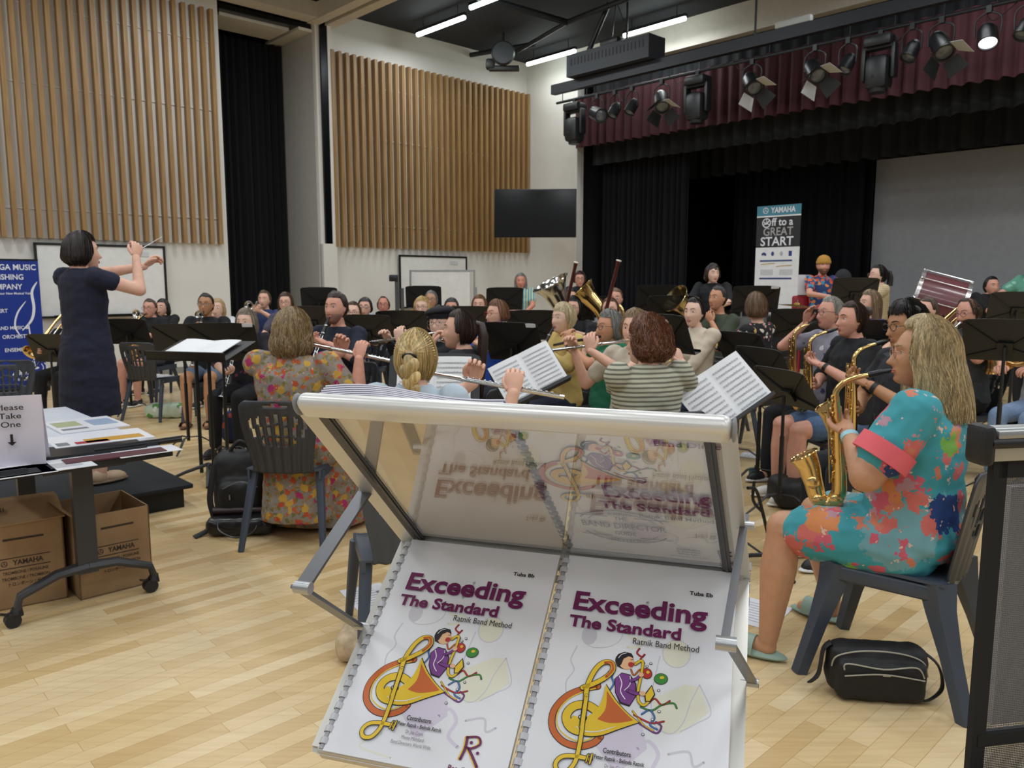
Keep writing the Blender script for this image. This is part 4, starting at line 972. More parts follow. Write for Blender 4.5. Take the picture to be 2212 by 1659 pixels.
def make_chair(label, oval=False, m=None):
    m = m or chm; t = thing('plastic_chair', label, 'chair', (0, 0, 0), 0, 'grey plastic chairs of the band')
    g = G(); back_panel(g, oval); o = g.build('backrest', chm2 if not oval else m, t, 1.0); s_ = o.modifiers.new('thickness', 'SOLIDIFY'); s_.thickness = .008
    g = G(); g.surf([[(x*(.215-.02*j/8), -.19+.42*j/8, .445-.018*(1-x*x)+.012*(1-math.cos((j/8-.5)*2))*1.5-(.03 if j == 8 else 0)) for x in np.linspace(-1, 1, 13)] for j in range(9)][::-1], 0, .010)
    for q in (-1, 1): g.bar((q*.205, -.19, .43), (q*.195, .21, .425), .012, .05)
    g.bar((-.2, .215, .415), (.2, .215, .415), .012, .05)
    g.build('seat', m, t, 1.0)
    for q in (-1, 1):
        for a_, b_ in (((q*.195, .16, .43), (q*.225, .245, 0)), ((q*.19, -.14, .44), (q*.235, -.27, 0))):
            g = G(); g.tube([a_, tuple((np.array(a_)+np.array(b_))/2), b_], [.027, .024, .018], 8, 0, sq=.75); g.build('leg', m, t)
    return t
CH0 = None
def place_chair(p, a, who, oval=False, label=None):
    global CH0
    if CH0 is None: CH0 = {False: make_chair('x'), True: make_chair('x', True, chm)}; CH0['used'] = set()
    c = CH0[oval] if oval not in CH0['used'] else dup(CH0[oval])
    CH0['used'].add(oval); c['label'] = label or ('grey plastic chair under '+who)
    q = Matrix.Rotation(a, 3, 'Z') @ Vector((0, .03, 0)); c.location = (p[0]+q.x, p[1]+q.y, 0); c.rotation_euler = (0, 0, a); return c
# ---------------------------------------------------------------- instruments
brass = mat('lacquered_brass', 'e2c283', .17, 1.0); silver = mat('silver_plate', 'd4d2cc', .16, 1.0); nickel = mat('nickel_keys', 'c9c9c9', .2, 1.0)
ebony = mat('ebonite', '17161a', .25); maroon = mat('maroon_wood', '4a1414', .25, coat=.5)
def bez(pts, n=8): 
    out = []; P_ = [Vector(p) for p in pts]
    for i in range(len(P_)-1):
        a = P_[max(i-1, 0)]; b = P_[i]; c = P_[i+1]; d = P_[min(i+2, len(P_)-1)]
        for k in range(n): t_ = k/n; out.append(.5*((2*b)+(c-a)*t_+(2*a-5*b+4*c-d)*t_*t_+(3*b-a-3*c+d)*t_**3))
    return out+[P_[-1]]
def rad(rs, n=8): return [rs[i]+(rs[i+1]-rs[i])*k/n for i in range(len(rs)-1) for k in range(n)]+[rs[-1]]
INSTS = []
def inst(kind, F, cm=None, extra=None, label=None):
    "build an instrument at the player's mouth; F: figure record"
    who = F['who']; M = F['M'] @ Matrix.Translation(F['mouth']+Vector((extra or {}).get('off', (0, 0, 0)))) @ F['mr']; hi = F['lod'] > 0
    if kind == 'flute':
        cm = cm or silver; d = Vector((1, -.04, -.16)).normalized()
        t = thing('flute', label or 'silver flute played by '+who, 'flute', M=M)
        o = Vector((0, .014, -.006)); g = G(); g.tube([o-d*.06, o-d*.055, o+d*.17, o+d*.175, o+d*.19, o+d*.62], [.0105, .0098, .0098, .0118, .0098, .0098], 12); g.build('tube', cm, t)
        g = G(); g.ball(o+Vector((0, -.004, .008)), (.018, .010, .004), 10); g.build('lip_plate', cm, t)
        if hi:
            g = G(); 
            for k in range(16):
                p = o+d*(.20+.0245*k)+Vector((0, .002, .0115)); g.ball(p, (.0085, .0085, .0028), 8)
            g.tube([o+d*.2+Vector((0, -.010, .008)), o+d*.6+Vector((0, -.010, .008))], .0022, 6); g.build('keywork', nickel, t)
    elif kind == 'clarinet':
        d = Vector((.04, .50, -.82)).normalized(); t = thing('clarinet', label or 'black clarinet with silver keys played by '+who, 'clarinet', M=M)
        o = Vector((0, -.005, 0)); g = G(); g.tube([o, o+d*.07, o+d*.075, o+d*.14, o+d*.55, o+d*.60, o+d*.655], [.005, .0135, .0125, .0135, .0145, .019, .038], 14, caps=False); g.build('body', cm or ebony, t, 1)
        for s_ in (.08, .145, .345, .545, .655): g = G(); g.tube([o+d*(s_-.003), o+d*(s_+.004)], .0162 if s_ < .6 else .039, 14); g.build('ring', nickel, t)
        if hi:
            g = G(); n_ = d.cross(Vector((1, 0, 0))).normalized(); n_ = -n_ if n_.y < 0 else n_
            for k in range(13): g.ball(o+d*(.17+.028*k)+n_*.015+Vector((.005*(-1)**k, 0, 0)), (.007, .006, .006), 8)
            for x in (-.012, .012): g.tube([o+d*.17+n_*.010+Vector((x, 0, 0)), o+d*.53+n_*.010+Vector((x, 0, 0))], .0022, 5)
            g.build('keywork', nickel, t)
    elif kind == 'sax':
        cm = cm or brass; t = thing('saxophone', label or 'brass alto saxophone played by '+who, 'saxophone', M=M)
        g = G(); g.tube(bez([(0, -.01, .003), (.002, .04, -.010), (.004, .075, -.020)], 4), rad([.006, .012, .012], 4), 10); g.build('mouthpiece', ebony, t)
        nk = bez([(.004, .072, -.02), (.008, .11, -.030), (.014, .155, -.052), (.018, .182, -.085), (.02, .185, -.115)], 6); g = G(); g.tube(nk, rad([.0085, .0095, .0110, .012, .0125], 6), 12); g.build('neck', cm, t, 1)
        body = bez([(.02, .185, -.105), (.035, .17, -.25), (.05, .155, -.42), (.056, .155, -.50), (.062, .185, -.545), (.07, .225, -.53), (.078, .25, -.46), (.084, .27, -.40), (.088, .29, -.362)], 6)
        g = G(); g.tube(body, rad([.0135, .019, .026, .029, .031, .033, .037, .046, .058], 6), 18, caps=False); g.build('body', cm, t, 1)
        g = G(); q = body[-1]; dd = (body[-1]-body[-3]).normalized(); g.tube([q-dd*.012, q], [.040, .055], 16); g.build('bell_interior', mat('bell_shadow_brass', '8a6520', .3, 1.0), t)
        g = G(); g.tube([body[-1]+Vector((.058*math.cos(u_), .058*math.sin(u_)*abs(dd.z), -.058*math.sin(u_)*dd.y)) for u_ in np.linspace(0, 2*PI, 20)[:-1]], .003, 6, closed=True); g.build('bell_rim', cm, t)
        g = G(); rnd = random.Random(4)
        for k in range(22 if hi else 9):
            p = body[0].lerp(body[14], (k+.5)/(22 if hi else 9)); off = Vector((rnd.uniform(-.022, .022), rnd.uniform(.012, .03), 0)); r_ = rnd.uniform(.009, .015)
            g.ball(p+off, (r_, .005, r_), 8)
        for x in (-.018, .018, .002): g.tube([body[1]+Vector((x, .028, 0)), body[14]+Vector((x, .036, 0))], .003, 5)
        for p in (body[20], body[30], body[36]): g.ball(p+Vector((-.04, .0, .0)), (.006, .026, .026), 10)
        g.build('keywork', cm, t, 1)
    elif kind in ('trumpet', 'cornet'):
        cm = cm or silver; t = thing('trumpet', label or 'silver trumpet played by '+who, 'trumpet', M=M)
        s_ = .78; V_ = lambda *p: Vector(p)*s_
        g = G(); g.tube([V_(0, 0, 0), V_(0, .02, 0), V_(0, .07, 0), V_(0, .40, 0)], [.012, .009, .006, .0062], 10); g.tube(bez([V_(0, .40, 0), V_(0, .46, -.02), V_(0, .46, -.09), V_(0, .40, -.11), V_(0, .2, -.11)], 5), .0062, 8)
        g.tube(bez([V_(0, .2, -.11), V_(0, .12, -.11), V_(0, .07, -.09), V_(0, .07, -.03), V_(0, .12, -.005), V_(0, .3, 0.0)], 5), .0065, 8); g.build('tubing', cm, t, 1)
        g = G(); g.tube([V_(.0, .15, .0), V_(0, .38, 0), V_(0, .50, 0), V_(0, .57, 0), V_(0, .60, 0), V_(0, .605, 0)], [.008, .010, .014, .026, .048, .060], 18, caps=False); g.build('bell', cm, t, 1)
        g = G()
        for k in range(3): y = .20+.035*k; g.cyl(V_(0, y, -.15), V_(0, y, .03), .0105, 10); g.cyl(V_(0, y, .03), V_(0, y, .055), .004, 6); g.ball(V_(0, y, .057), (.008, .008, .003), 8)
        g.build('valves', cm, t)
    elif kind == 'horn':
        cm = cm or brass; t = thing('french_horn', label or 'brass french horn held by '+who, 'french horn', M=M)
        c = Vector((.09, .16, -.20)); g = G(); g.tube([(0, 0, 0), (0, .06, -.02), (.02, .12, -.07)], [.008, .004, .005], 8)
        for r_, y in ((.13, 0), (.115, .012), (.10, -.012), (.085, .0)): g.tube([c+Vector((r_*math.cos(u_), y, r_*math.sin(u_))) for u_ in np.linspace(0, 2*PI, 28)[:-1]], .0075, 8, closed=True)
        g.build('tubing', cm, t, 1); g = G(); g.tube(bez([c+Vector((-.1, 0, .08)), c+Vector((.0, .0, .15)), c+Vector((.13, 0, .09)), c+Vector((.16, -.02, -.04)), c+Vector((.14, -.07, -.15))], 5), rad([.008, .012, .02, .045, .125], 5), 20, caps=False); g.build('bell', cm, t, 1)
        g = G()
        for k in range(3): g.cyl(c+Vector((-.05+.03*k, -.02, -.02)), c+Vector((-.05+.03*k, .03, -.02)), .014, 10)
        g.build('valves', cm, t)
    elif kind in ('tuba', 'euphonium'):
        s_ = 1.0 if kind == 'tuba' else .72; cm = cm or (silver if kind == 'tuba' else brass)
        t = thing(kind, label or kind+' held by '+who, kind, M=M); V_ = lambda x, y, z: Vector((x*s_, .16+y*s_, z*s_-.02))
        tl = (extra or {}).get('tilt', .35)
        bell = bez([V_(-.10, .06, -.62), V_(-.02, .06, -.68), V_(.07, .06, -.60), V_(.09, .06, -.30), V_(.09+tl*.1, .06, -.05), V_(.09+tl*.3, .07, .16), V_(.09+tl*.42, .08, .27)], 6)
        g = G(); g.tube(bell, [r_*s_ for r_ in rad([.045, .05, .06, .08, .10, .14, .225], 6)], 24, caps=False); g.build('bell', cm, t, 1)
        q = bell[-1]; dd = (bell[-1]-bell[-2]).normalized(); x_, y_, z_ = fr(dd)
        g = G(); g.tube([q+(x_*math.cos(u_)+y_*math.sin(u_))*.225*s_ for u_ in np.linspace(0, 2*PI, 30)[:-1]], .005, 6, closed=True); g.build('bell_rim', cm, t)
        g = G(); g.tube(bez([V_(.07, .06, -.60), V_(-.02, .06, -.70), V_(-.14, .06, -.62), V_(-.18, .06, -.35), V_(-.17, .06, -.08), V_(-.10, .06, .02), V_(-.03, .06, -.06), V_(-.02, .06, -.3)], 6), [r_*s_ for r_ in rad([.055, .05, .045, .04, .034, .03, .026, .02], 6)], 14)
        for dx in (-.12, -.09, -.06, -.03): g.tube(bez([V_(dx, .0, -.48), V_(dx, .0, -.25), V_(dx+.015, .0, -.18), V_(dx+.03, .0, -.25), V_(dx+.03, 0, -.46)], 4), .011*s_, 8)
        for z_ in (-.5, -.4, -.22): g.tube(bez([V_(-.15, .0, z_), V_(-.03, -.03, z_+.03), V_(.06, -.01, z_)], 4), .010*s_, 8)
        g.tube(bez([(0, 0, 0), (.0, .05, -.01), (.03, .09, -.07), V_(-.02, -.03, -.22)], 4), .007, 8); g.ball((0, .0, 0), (.016, .012, .016), 10); g.build('tubing', cm, t, 1)
        g = G()
        for k in range(4): g.cyl(V_(-.13+.045*k, -.03, -.42), V_(-.13+.045*k, -.03, -.22), .017*s_, 12); g.cyl(V_(-.13+.045*k, -.03, -.22), V_(-.13+.045*k, -.03, -.18), .006, 8)
        g.build('valves', cm, t)
    elif kind == 'bassoon':
        t = thing('bassoon', label or 'dark red bassoon played by '+who, 'bassoon', M=M); a_ = Vector((.22, .06, -.78)); b_ = Vector((-.12, .24, .52)); d = (b_-a_).normalized()
        g = G(); g.tube([a_, a_+d*.35, a_+d*.40, b_-d*.05, b_], [.034, .034, .019, .017, .021], 14); g.build('body', maroon, t, 1)
        g = G(); g.tube([a_+Vector((.03, .02, .0)), a_+Vector((.03, .02, 0))+d*.75], .014, 10); g.build('wing_joint', maroon, t, 1)
        g = G(); g.tube([b_, b_+d*.008], .024, 16); g.build('bell_ring', mat('ivory_ring', 'eee6cf', .3), t)
        g = G(); g.tube(bez([(0, 0, 0), (0, .05, .01), (.0, .12, .04), (.03, .16, .02), a_+Vector((.03, .02, 0))+d*.75], 5), .0035, 6); g.build('crook', nickel, t)
        g = G()
        for k in range(10): g.ball(a_+d*(.2+.09*k)+Vector((-.01, -.03, 0)), (.009, .006, .009), 8)
        g.tube([a_+d*.1+Vector((0, -.03, 0)), b_-d*.1+Vector((0, -.02, 0))], .003, 5); g.build('keywork', nickel, t)
    elif kind == 'trombone':
        cm = cm or brass; t = thing('trombone', label or 'brass trombone held by '+who, 'trombone', M=M); d = Vector((.05, .8, -.6)).normalized(); x = Vector((1, 0, 0)); u_ = x.cross(d)
        g = G(); g.tube([Vector((0, 0, 0)), d*.03, d*.05, d*.75], [.013, .010, .0065, .0065], 10); g.tube(bez([d*.75, d*.79+x*.03, d*.75+x*.07], 5), .0075, 8); g.tube([d*.75+x*.07, d*.02+x*.07], .0065, 8); g.tube([d*.12, d*.12+x*.07], .005, 6); g.build('slide', nickel, t, 1)
        g = G(); g.tube(bez([d*.02+x*.07, -d*.20+x*.07, -d*.27+x*.11, -d*.20+x*.15, d*.1+x*.155, d*.28+x*.16, d*.36+x*.16, d*.385+x*.16], 5), rad([.0075, .009, .01, .012, .018, .033, .065, .095], 5), 20, caps=False); g.build('bell', cm, t, 1)
    return t
# ---------------------------------------------------------------- music stands
stm = mat('stand_black', '1a1a1b', .42, var=.08); stm2 = mat('stand_rib', '0f0f10', .4)
sheetm = mat('sheet_paper', 'e9eaec', .6); notem = mat('print_grey', '6b6d72', .6)
SN = [0]
def music_stand(label, c, yaw, tilt=22, sheets=0, wd=.51, ht=.32, feet=True, tint=None, big=1.0, flat=False, rot=0.0, group='black music stands among the band', sheetlabel=None, tag_=False):
    """c: desk centre (world); yaw: direction the desk faces (degrees; 0 = towards +Y, 180 = towards the camera)"""
    c = Vector(c); a = R(yaw); t = thing('music_stand', label, 'music stand', (c.x, c.y, 0), a, group)
    T = Matrix.Translation((0, 0, c.z)) @ Matrix.Rotation(rot, 4, 'Y') @ Matrix.Rotation(R(tilt), 4, 'X')  # desk plane: x right, z up, front = +y leaning back
    g = G(); n = 8
    pts = [(-wd/2, -ht/2), (wd/2, -ht/2)]+[(wd/2*math.cos(u_)**.3 if u_ < PI/2 else -wd/2*abs(math.cos(u_))**.3, ht/2-.03+.03*math.sin(u_)) for u_ in (0.05, .4, .9, 1.5, PI-1.5, PI-.9, PI-.4, PI-.05)]
    vs = [(x, y, z) for y in (-.0015, .0015) for x, z in pts]; m_ = len(pts)
    g.add(vs, [tuple(range(m_)), tuple(range(m_, 2*m_))[::-1]]+[(k, m_+k, m_+(k+1) % m_, (k+1) % m_) for k in range(m_)], 0, T)
    g.box((0, .03, -ht/2), (wd, .06, .003), 0, T); g.box((0, .06, -ht/2+.008), (wd, .003, .018), 0, T); g.build('desk', stm, t, 0)
    g = G()
    for x in (-1, 1): g.M = T; g.bar((x*.03, -.008, -.04), (x*wd*.46, -.006, ht*.40), .010, .008); g.bar((x*.03, -.008, -.06), (x*wd*.46, -.006, -ht*.42), .010, .008)
    g.box((0, -.015, -.05), (.09, .02, .08)); g.M = Matrix(); g.build('brace', stm2, t, 0)
    g = G(); g.cyl((0, -.02, .10), (0, -.02, c.z-.05), .011, 10); g.cyl((0, -.02, .10), (0, -.02, max(.2, c.z*.62)), .015, 10); g.build('pole', stm, t)
    if feet:
        for k in range(3):
            u_ = 2*PI*k/3+.5; g = G(); ex, ey = .27*math.cos(u_), .27*math.sin(u_)
            g.tube([(0, -.02, .13), (ex*.35, ey*.35-.013, .13), (ex*.8, ey*.8, .045), (ex, ey, .012)], [.010, .013, .011, .009], 8, sq=.5); g.build('leg', stm, t)
    if tag_:
        g = G(); g.M = T; g.box((wd/2-.06, -.004, ht/2-.02), (.085, .002, .03)); g.build('name_label', sheetm, t, 0)
    if sheets:
        pp = thing('sheet_music', sheetlabel or ('open sheet music on the '+label), 'sheet music', M=Matrix.Translation(c) @ Matrix.Rotation(a, 4, 'Z'), group='sheet music on the stands')
        T2 = Matrix.Translation((0, 0, 0)) @ Matrix.Rotation(rot, 4, 'Y') @ Matrix.Rotation(R(tilt), 4, 'X')
        g = G()
        for k in range(sheets):
            w2 = .21*big; x0 = -w2*sheets/2+w2*k; z0 = -ht/2+.004
            g.surf([[(x0+w2*i/6, .012+.006*math.sin(PI*i/6)+.004*k, z0+.297*big*j/6) for i in range(7)] for j in range(7)], 0, .003, T2)
        g.build('pages', tint or sheetm, pp, .9)
        if not tint:
            g = G(); rnd = random.Random(9)
            for k in range(sheets):
                w2 = .21*big; x0 = -w2*sheets/2+w2*k+.02*big
                for r_ in range(9):
                    z = -ht/2+.03*big+r_*.0285*big
                    for l_ in range(3): g.box((x0+w2*.42, .0225+.004*k, z+l_*.0035*big), (w2*.82, .0006, .0009*big), 0, T2)
                    for q in range(11): g.ball((x0+w2*.04+w2*.076*q, .0228+.004*k, z+.002+rnd.uniform(0, .008)), (.0022*big, .0004, .0017*big), 5, 0, T2)
            g.build('printed_notes', notem, pp, 0)
    return t
# ---------------------------------------------------------------- the band
def cl(n, c, r=.85, **k): return mat(n, c, r, **k)
navy = cl('navy_cloth', '15192e'); black = cl('black_cloth', '101115'); blackt = cl('black_tee', '17191d')
denim = cl('denim', '4a6283', vs=60, var=.12); bluedenim = cl('pale_denim', '7d93b3', vs=60, var=.1); greytr = cl('grey_trousers', '45474d')
def floral(name, bg, cols, scale, thr=.5, petals=True):
    if name in MATS: return MATS[name]
    t = NT(name); co = t.coords(which='Object'); wn = t.n('ShaderNodeTexNoise', Scale=scale*22, Detail=3.0, Roughness=.7); t.l(co, wn.inputs['Vector'])
    mxv = t.n('ShaderNodeMix', _data_type='VECTOR'); mxv.inputs[0].default_value = .055 if petals else .11; t.l(co, mxv.inputs[4]); t.l(wn.outputs['Color'], mxv.inputs[5])
    prev = None; base = hexc(bg)
    last = None
    for i, (c, sc, th) in enumerate(cols):
        vo = t.n('ShaderNodeTexVoronoi', Scale=sc*scale); mp = t.n('ShaderNodeMapping'); mp.inputs['Location'].default_value = (i*3.1, i*1.7, i*2.3); t.l(mxv.outputs[1], mp.inputs['Vector']); t.l(mp.outputs[0], vo.inputs['Vector'])
        lt = t.n('ShaderNodeMath', _operation='LESS_THAN'); t.l(vo.outputs['Distance'], lt.inputs[0]); lt.inputs[1].default_value = th
        mx = t.n('ShaderNodeMix', _data_type='RGBA'); t.l(lt.outputs[0], mx.inputs[0])
        if last is None: mx.inputs[6].default_value = base+(1,)
        else: t.l(last, mx.inputs[6])
        mx.inputs[7].default_value = hexc(c)+(1,); last = mx.outputs[2]
    t.l(last, t.b.inputs['Base Color']); t.b.inputs['Roughness'].default_value = .85; MATS[name] = t.m; return t.m
def stripes(name, c1, c2, sc, ax='Z', th=.5):
    if name in MATS: return MATS[name]
    t = NT(name); wv = t.n('ShaderNodeTexWave', Scale=sc, Distortion=.4); wv.bands_direction = ax; t.l(t.coords(), wv.inputs['Vector'])
    t.l(t.ramp(wv.outputs['Fac'], [(th-.06, hexc(c1)), (th+.06, hexc(c2))]), t.b.inputs['Base Color']); t.b.inputs['Roughness'].default_value = .85; MATS[name] = t.m; return t.m
fl_b = floral('autumn_floral', '8b8178', [('8f7430', 40, .33), ('6d6a3a', 26, .28), ('b5562c', 21, .30), ('c2983e', 13, .31), ('b04a2a', 13, .22), ('cf9440', 13, .08), ('a82c62', 11, .24), ('cc7080', 11, .10), ('c9a890', 34, .14)], 1.0)
fl_e = floral('tropical_print', '3f97a2', [('6f9fa6', 5, .42), ('cc6a62', 8.5, .30), ('cf8350', 6.3, .27), ('c95a6c', 10, .27), ('b08894', 12, .25), ('c9785c', 15, .22), ('22407a', 4.4, .22), ('d8b8a8', 26, .16), ('7ab04e', 3.3, .12)], .75, petals=False)
# the conductor
F = person('woman conductor with short dark bob in a navy dress, arms raised, on the black podium', 'the conductor', 176, 503, 5.2, -28, 'fair', ('bob', '2a1f1a', dict(L=.085, tuck=.5, th=.022)), navy, 'cap', ('dress', None),
           ('b39a7c', '6b5844'), hold='conduct', turn=-12, stand=True, lod=2, base=.16, w_=1.02)
bt = thing('baton', 'thin white conducting baton in the raised hand of the conductor', 'baton', M=F['M'] @ Matrix.Translation(F['wr'][1]))
g = G(); g.tube([(-.01, .05, .06), (-.06, .16, .10), (-.16, .34, .16)], [.003, .002, .001], 6); g.build('shaft', mat('white_baton', 'e8e6e0', .4), bt); g = G(); g.ball((-.01, .045, .055), (.01, .018, .01), 10); g.build('grip', mat('cork', 'b58a5a', .7), bt)
# left and back rows: (label, who, px, ytop, Y, face, kwargs, instrument, instrument kwargs)
S = {}
def seat(key, label, who, px, yt, Y, face, inst_=None, ik=None, **k):
    F_ = person(label, who, px, yt, Y, face, **k); S[key] = F_
    if inst_: inst(inst_, F_, **(ik or {}))
    return F_
mb = cl('blue_knit', '2c3a66'); tealp = cl('plum_print', '6a5a72')
seat('AD', 'man with glasses in a black tee shirt and shorts with a saxophone on his lap', 'the man in the black tee shirt by the whiteboard', 322, 645, 9.9, 165, 'sax', glasses='2a2a2a', skin='pink', hair=('short', '4a382a'), shirt=blackt, legs=('shorts', greytr), hold='sax', turn=15, jaw=.8)
seat('AE', 'dark-haired trumpeter half hidden behind the man in the black tee shirt', 'the dark-haired trumpeter', 350, 645, 10.9, 170, 'trumpet', skin='fair', hair=('bob', '1d1815'), shirt=black, hold='trumpet', lod=0)
seat('AC', 'man with short black hair and glasses in grey-blue shorts and sandals', 'the man in grey-blue shorts', 443, 633, 8.5, 185, 'clarinet', glasses='202020', skin='olive', hair=('short', '17130f'), shirt=black, legs=('shorts', cl('blue_shorts', '5a6a80')), shoes=('sandal', '5a3c28'), hold='clarinet', w_=1.12, jaw=.8)
seat('AF', 'blond trumpeter just behind the man in grey-blue shorts', 'the blond trumpeter', 469, 644, 9.8, 180, 'trumpet', skin='pale', hair=('bob', 'b09468'), shirt=cl('white_shirt', 'c9c9cc'), hold='trumpet', lod=0)
seat('AB', 'grey-haired woman with a clarinet, face half hidden by a music stand', 'the grey-haired woman behind the stand', 530, 667, 7.1, 172, 'clarinet', skin='pale', hair=('bob', '8a7c6c'), shirt=floral('dark_floral', '15131a', [('7a2f4a', 14, .22), ('5c6a4a', 12, .14)], 1.0), sleeve='half', legs=('pants', black), hold='clarinet', shoes=('15151a', '15151a'))
seat('AG', 'trumpeter in a blue top with tied-back hair in front of the black drape', 'the trumpeter in blue', 570, 627, 10.6, 178, 'trumpet', skin='fair', hair=('up', '6b5238'), shirt=mb, hold='trumpet')
seat('AH', 'woman with glasses and long brown hair beside the trumpeter in blue', 'the long-haired woman by the drape', 616, 632, 9.6, 182, 'clarinet', glasses='5a3038', skin='fair', hair=('long', '5b4432'), shirt=cl('dusky_top', '4d4a5c'), hold='clarinet')
seat('AA', 'dark-haired man in a navy shirt playing a clarinet', 'the man in the navy shirt', 724, 630, 6.1, 160, 'clarinet', skin='pink', hair=('short', '2e1c1a', dict(th=.018)), shirt=cl('dark_navy_shirt', '131a2c'), sleeve='half', hold='clarinet', jaw=.75, w_=1.12, beard='8d6657', legs=('pants', black))
seat('AI', 'woman with glasses in a bright patterned top playing a horn', 'the woman in the bright patterned top', 762, 651, 8.6, 180, 'horn', glasses='3a2a2a', skin='pale', hair=('up', '5d4634'), shirt=floral('bright_print', '2f3f8f', [('e0662f', 16, .3), ('d8c23a', 18, .25), ('3fa07a', 14, .25), ('c9428a', 16, .25)], 1.0), hold='horn')
seat('AJ', 'woman with parted dark hair and glasses behind the patterned top', 'the woman with parted dark hair', 788, 642, 9.6, 178, 'horn', glasses='202020', skin='fair', hair=('bob', '221a18', dict(L=.06)), shirt=black, hold='horn', lod=0)
seat('AK', 'balding man with ruddy face and glasses against the white wall', 'the balding ruddy man', 828, 639, 10.6, 184, None, glasses='333333', skin='rosy', hair=('balding', '6a4a3a'), shirt=cl('pale_shirt', 'a9adb5'), hold='rest', jaw=.8)
seat('AL', 'blonde woman with glasses in a black top near the mobile whiteboard', 'the blonde woman with glasses', 911, 641, 9.1, 175, 'trumpet', ik=dict(cm=brass, label='small brass cornet held by the blonde woman with glasses'), glasses='4a3a3a', skin='pale', hair=('bob', 'c9ab72'), shirt=black, hold='trumpet')
seat('AM', 'tanned man with cropped grey hair and glasses behind the blonde woman', 'the tanned man with cropped hair', 931, 627, 10.4, 176, 'trumpet', glasses='3a3a3a', skin='tan', hair=('buzz', '8a8680'), shirt=cl('pale_shirt', 'a9adb5'), hold='trumpet', jaw=.75)
seat('AN', 'dark-haired player mostly hidden behind the black beret', 'the player hidden behind the beret', 975, 643, 9.4, 180, None, skin='pink', hair=('bob', '1f1513'), shirt=cl('blue_top', '34509a'), hold='rest', lod=0)
seat('AO', 'woman with long light brown hair playing a silver horn before the whiteboard edge', 'the long-haired woman with the horn', 1035, 637, 9.6, 172, 'horn', ik=dict(cm=silver, label='silver horn played by the long-haired woman before the whiteboard edge'), skin='fair', hair=('long', '7d5c3e'), shirt=cl('green_grey_top', '9aa08a'), hold='horn')
seat('Z', 'woman in a black beret and round glasses playing a flute', 'the woman in the black beret', 950, 662, 5.9, 150, 'flute', glasses='8a8078', skin='pale', hair=('bob', '15120f', dict(L=.05)), hat=('beret', '14131a'), shirt=black, sleeve='long', hold='flute', turn=10)
seat('Yp', 'woman with very long dark brown hair and a scrunchie, seen in left profile', 'the woman with very long dark hair', 992, 670, 4.9, 72, 'flute', skin='fair', hair=('pony', '3b2b24', dict(PL=.42, th=.012, bz=.0)), shirt=cl('dark_top', '15141a'), hold='flute', turn=12, lod=2)
seat('X', 'woman with red glasses in a bright blue top playing a clarinet', 'the woman in the bright blue top', 1073, 648, 7.0, 140, 'clarinet', glasses='a02838', skin='fair', hair=('bob', '7a5236', dict(L=.06)), shirt=cl('royal_blue', '1f4fb5'), sleeve='half', hold='clarinet', turn=-15, watch=(0, '16171a'))
seat('U', 'short-haired blonde player in a mustard yellow shirt with a clarinet', 'the player in the mustard shirt', 1216, 654, 6.3, 118, 'clarinet', skin='pale', hair=('pixie', 'cbb892'), shirt=cl('mustard_linen', 'cdb06a', var=.08), sleeve='long', hold='clarinet', collar=cl('mustard_linen', 'cdb06a'), turn=10, legs=('pants', cl('navy_trousers', '1b2236')))
seat('V', 'woman with a grey bob and glasses in a green shirt playing a wooden flute', 'the woman in the green shirt', 1316, 670, 5.65, 118, 'flute', ik=dict(cm=ebony, label='black wooden flute with silver keys played by the woman in the green shirt'), glasses='1f2a3a', skin='warm', hair=('bob', '77746f', dict(L=.08)), shirt=cl('emerald_shirt', '1c6a4a'), hold='flute', legs=('pants', black), w_=1.05, watch=(0, '16171a'))
seat('W', 'light brown haired flautist in cream behind the striped top', 'the flautist in cream', 1372, 668, 5.0, 150, 'flute', skin='fair', hair=('bob', '8a7052', dict(L=.07)), shirt=cl('cream_knit', 'c9bfac'), hold='flute')
seat('D', 'woman with curly auburn hair in a striped top, back to the camera', 'the woman in the striped top', 1398, 688, 4.1, 18, None, glasses='c9a060', skin='fair', hair=('curly', '6a4028'), shirt=stripes('sage_stripes', 'b9b7a4', '6b6a5c', 13.5, 'Z', .62), sleeve='half', hold='flute', turn=38, lod=2, w_=1.16, legs=('pants', cl('navy_trousers', '1b2236')))
seat('J', 'dark-haired woman in a cream cardigan with a black neck strap', 'the woman in the cream cardigan', 1500, 643, 6.6, 128, 'sax', ik=dict(label='brass saxophone on the lap of the woman in the cream cardigan', extra=dict(off=(.05, .06, -.30))), skin='pale', hair=('up', '2b201b', dict(bz=.0)), shirt=cl('oatmeal_knit', 'cfc0ab', var=.06), sleeve='long', hold='lap', chest=.03, w_=1.08, legs=('pants', cl('denim_blue', '2c3f63')), turn=12)
seat('K', 'man with short dark hair in a khaki tee shirt, hand over his mouth', 'the man with his hand on his mouth', 1551, 617, 7.9, 125, None, skin='warm', hair=('short', '2a211b'), shirt=cl('khaki_tee', '3f4636'), hold='chin', jaw=.75, w_=1.1)
seat('I', 'woman with a smooth brown bob in a black floral shirt, face turned away', 'the woman in the black floral shirt', 1633, 632, 6.9, 40, None, skin='fair', hair=('bob', '6e523a', dict(L=.085)), shirt=floral('black_floral', '131318', [('d8cfc0', 15, .27), ('e2b36a', 11, .26), ('d98a90', 18, .2)], 1.0), hold='rest', turn=-25, sleeve='half')
seat('H', 'grey-haired woman with glasses raising a hand to her ear, holding a saxophone', 'the grey-haired saxophonist', 1795, 640, 5.9, 112, 'sax', glasses='2b2f3a', skin='pink', hair=('up', '9a958c', dict(bz=.03)), shirt=floral('lilac_print', '8d8a96', [('4a4a72', 12, .25), ('c9c4cf', 10, .25)], 1.0), hold='ear', turn=-8)
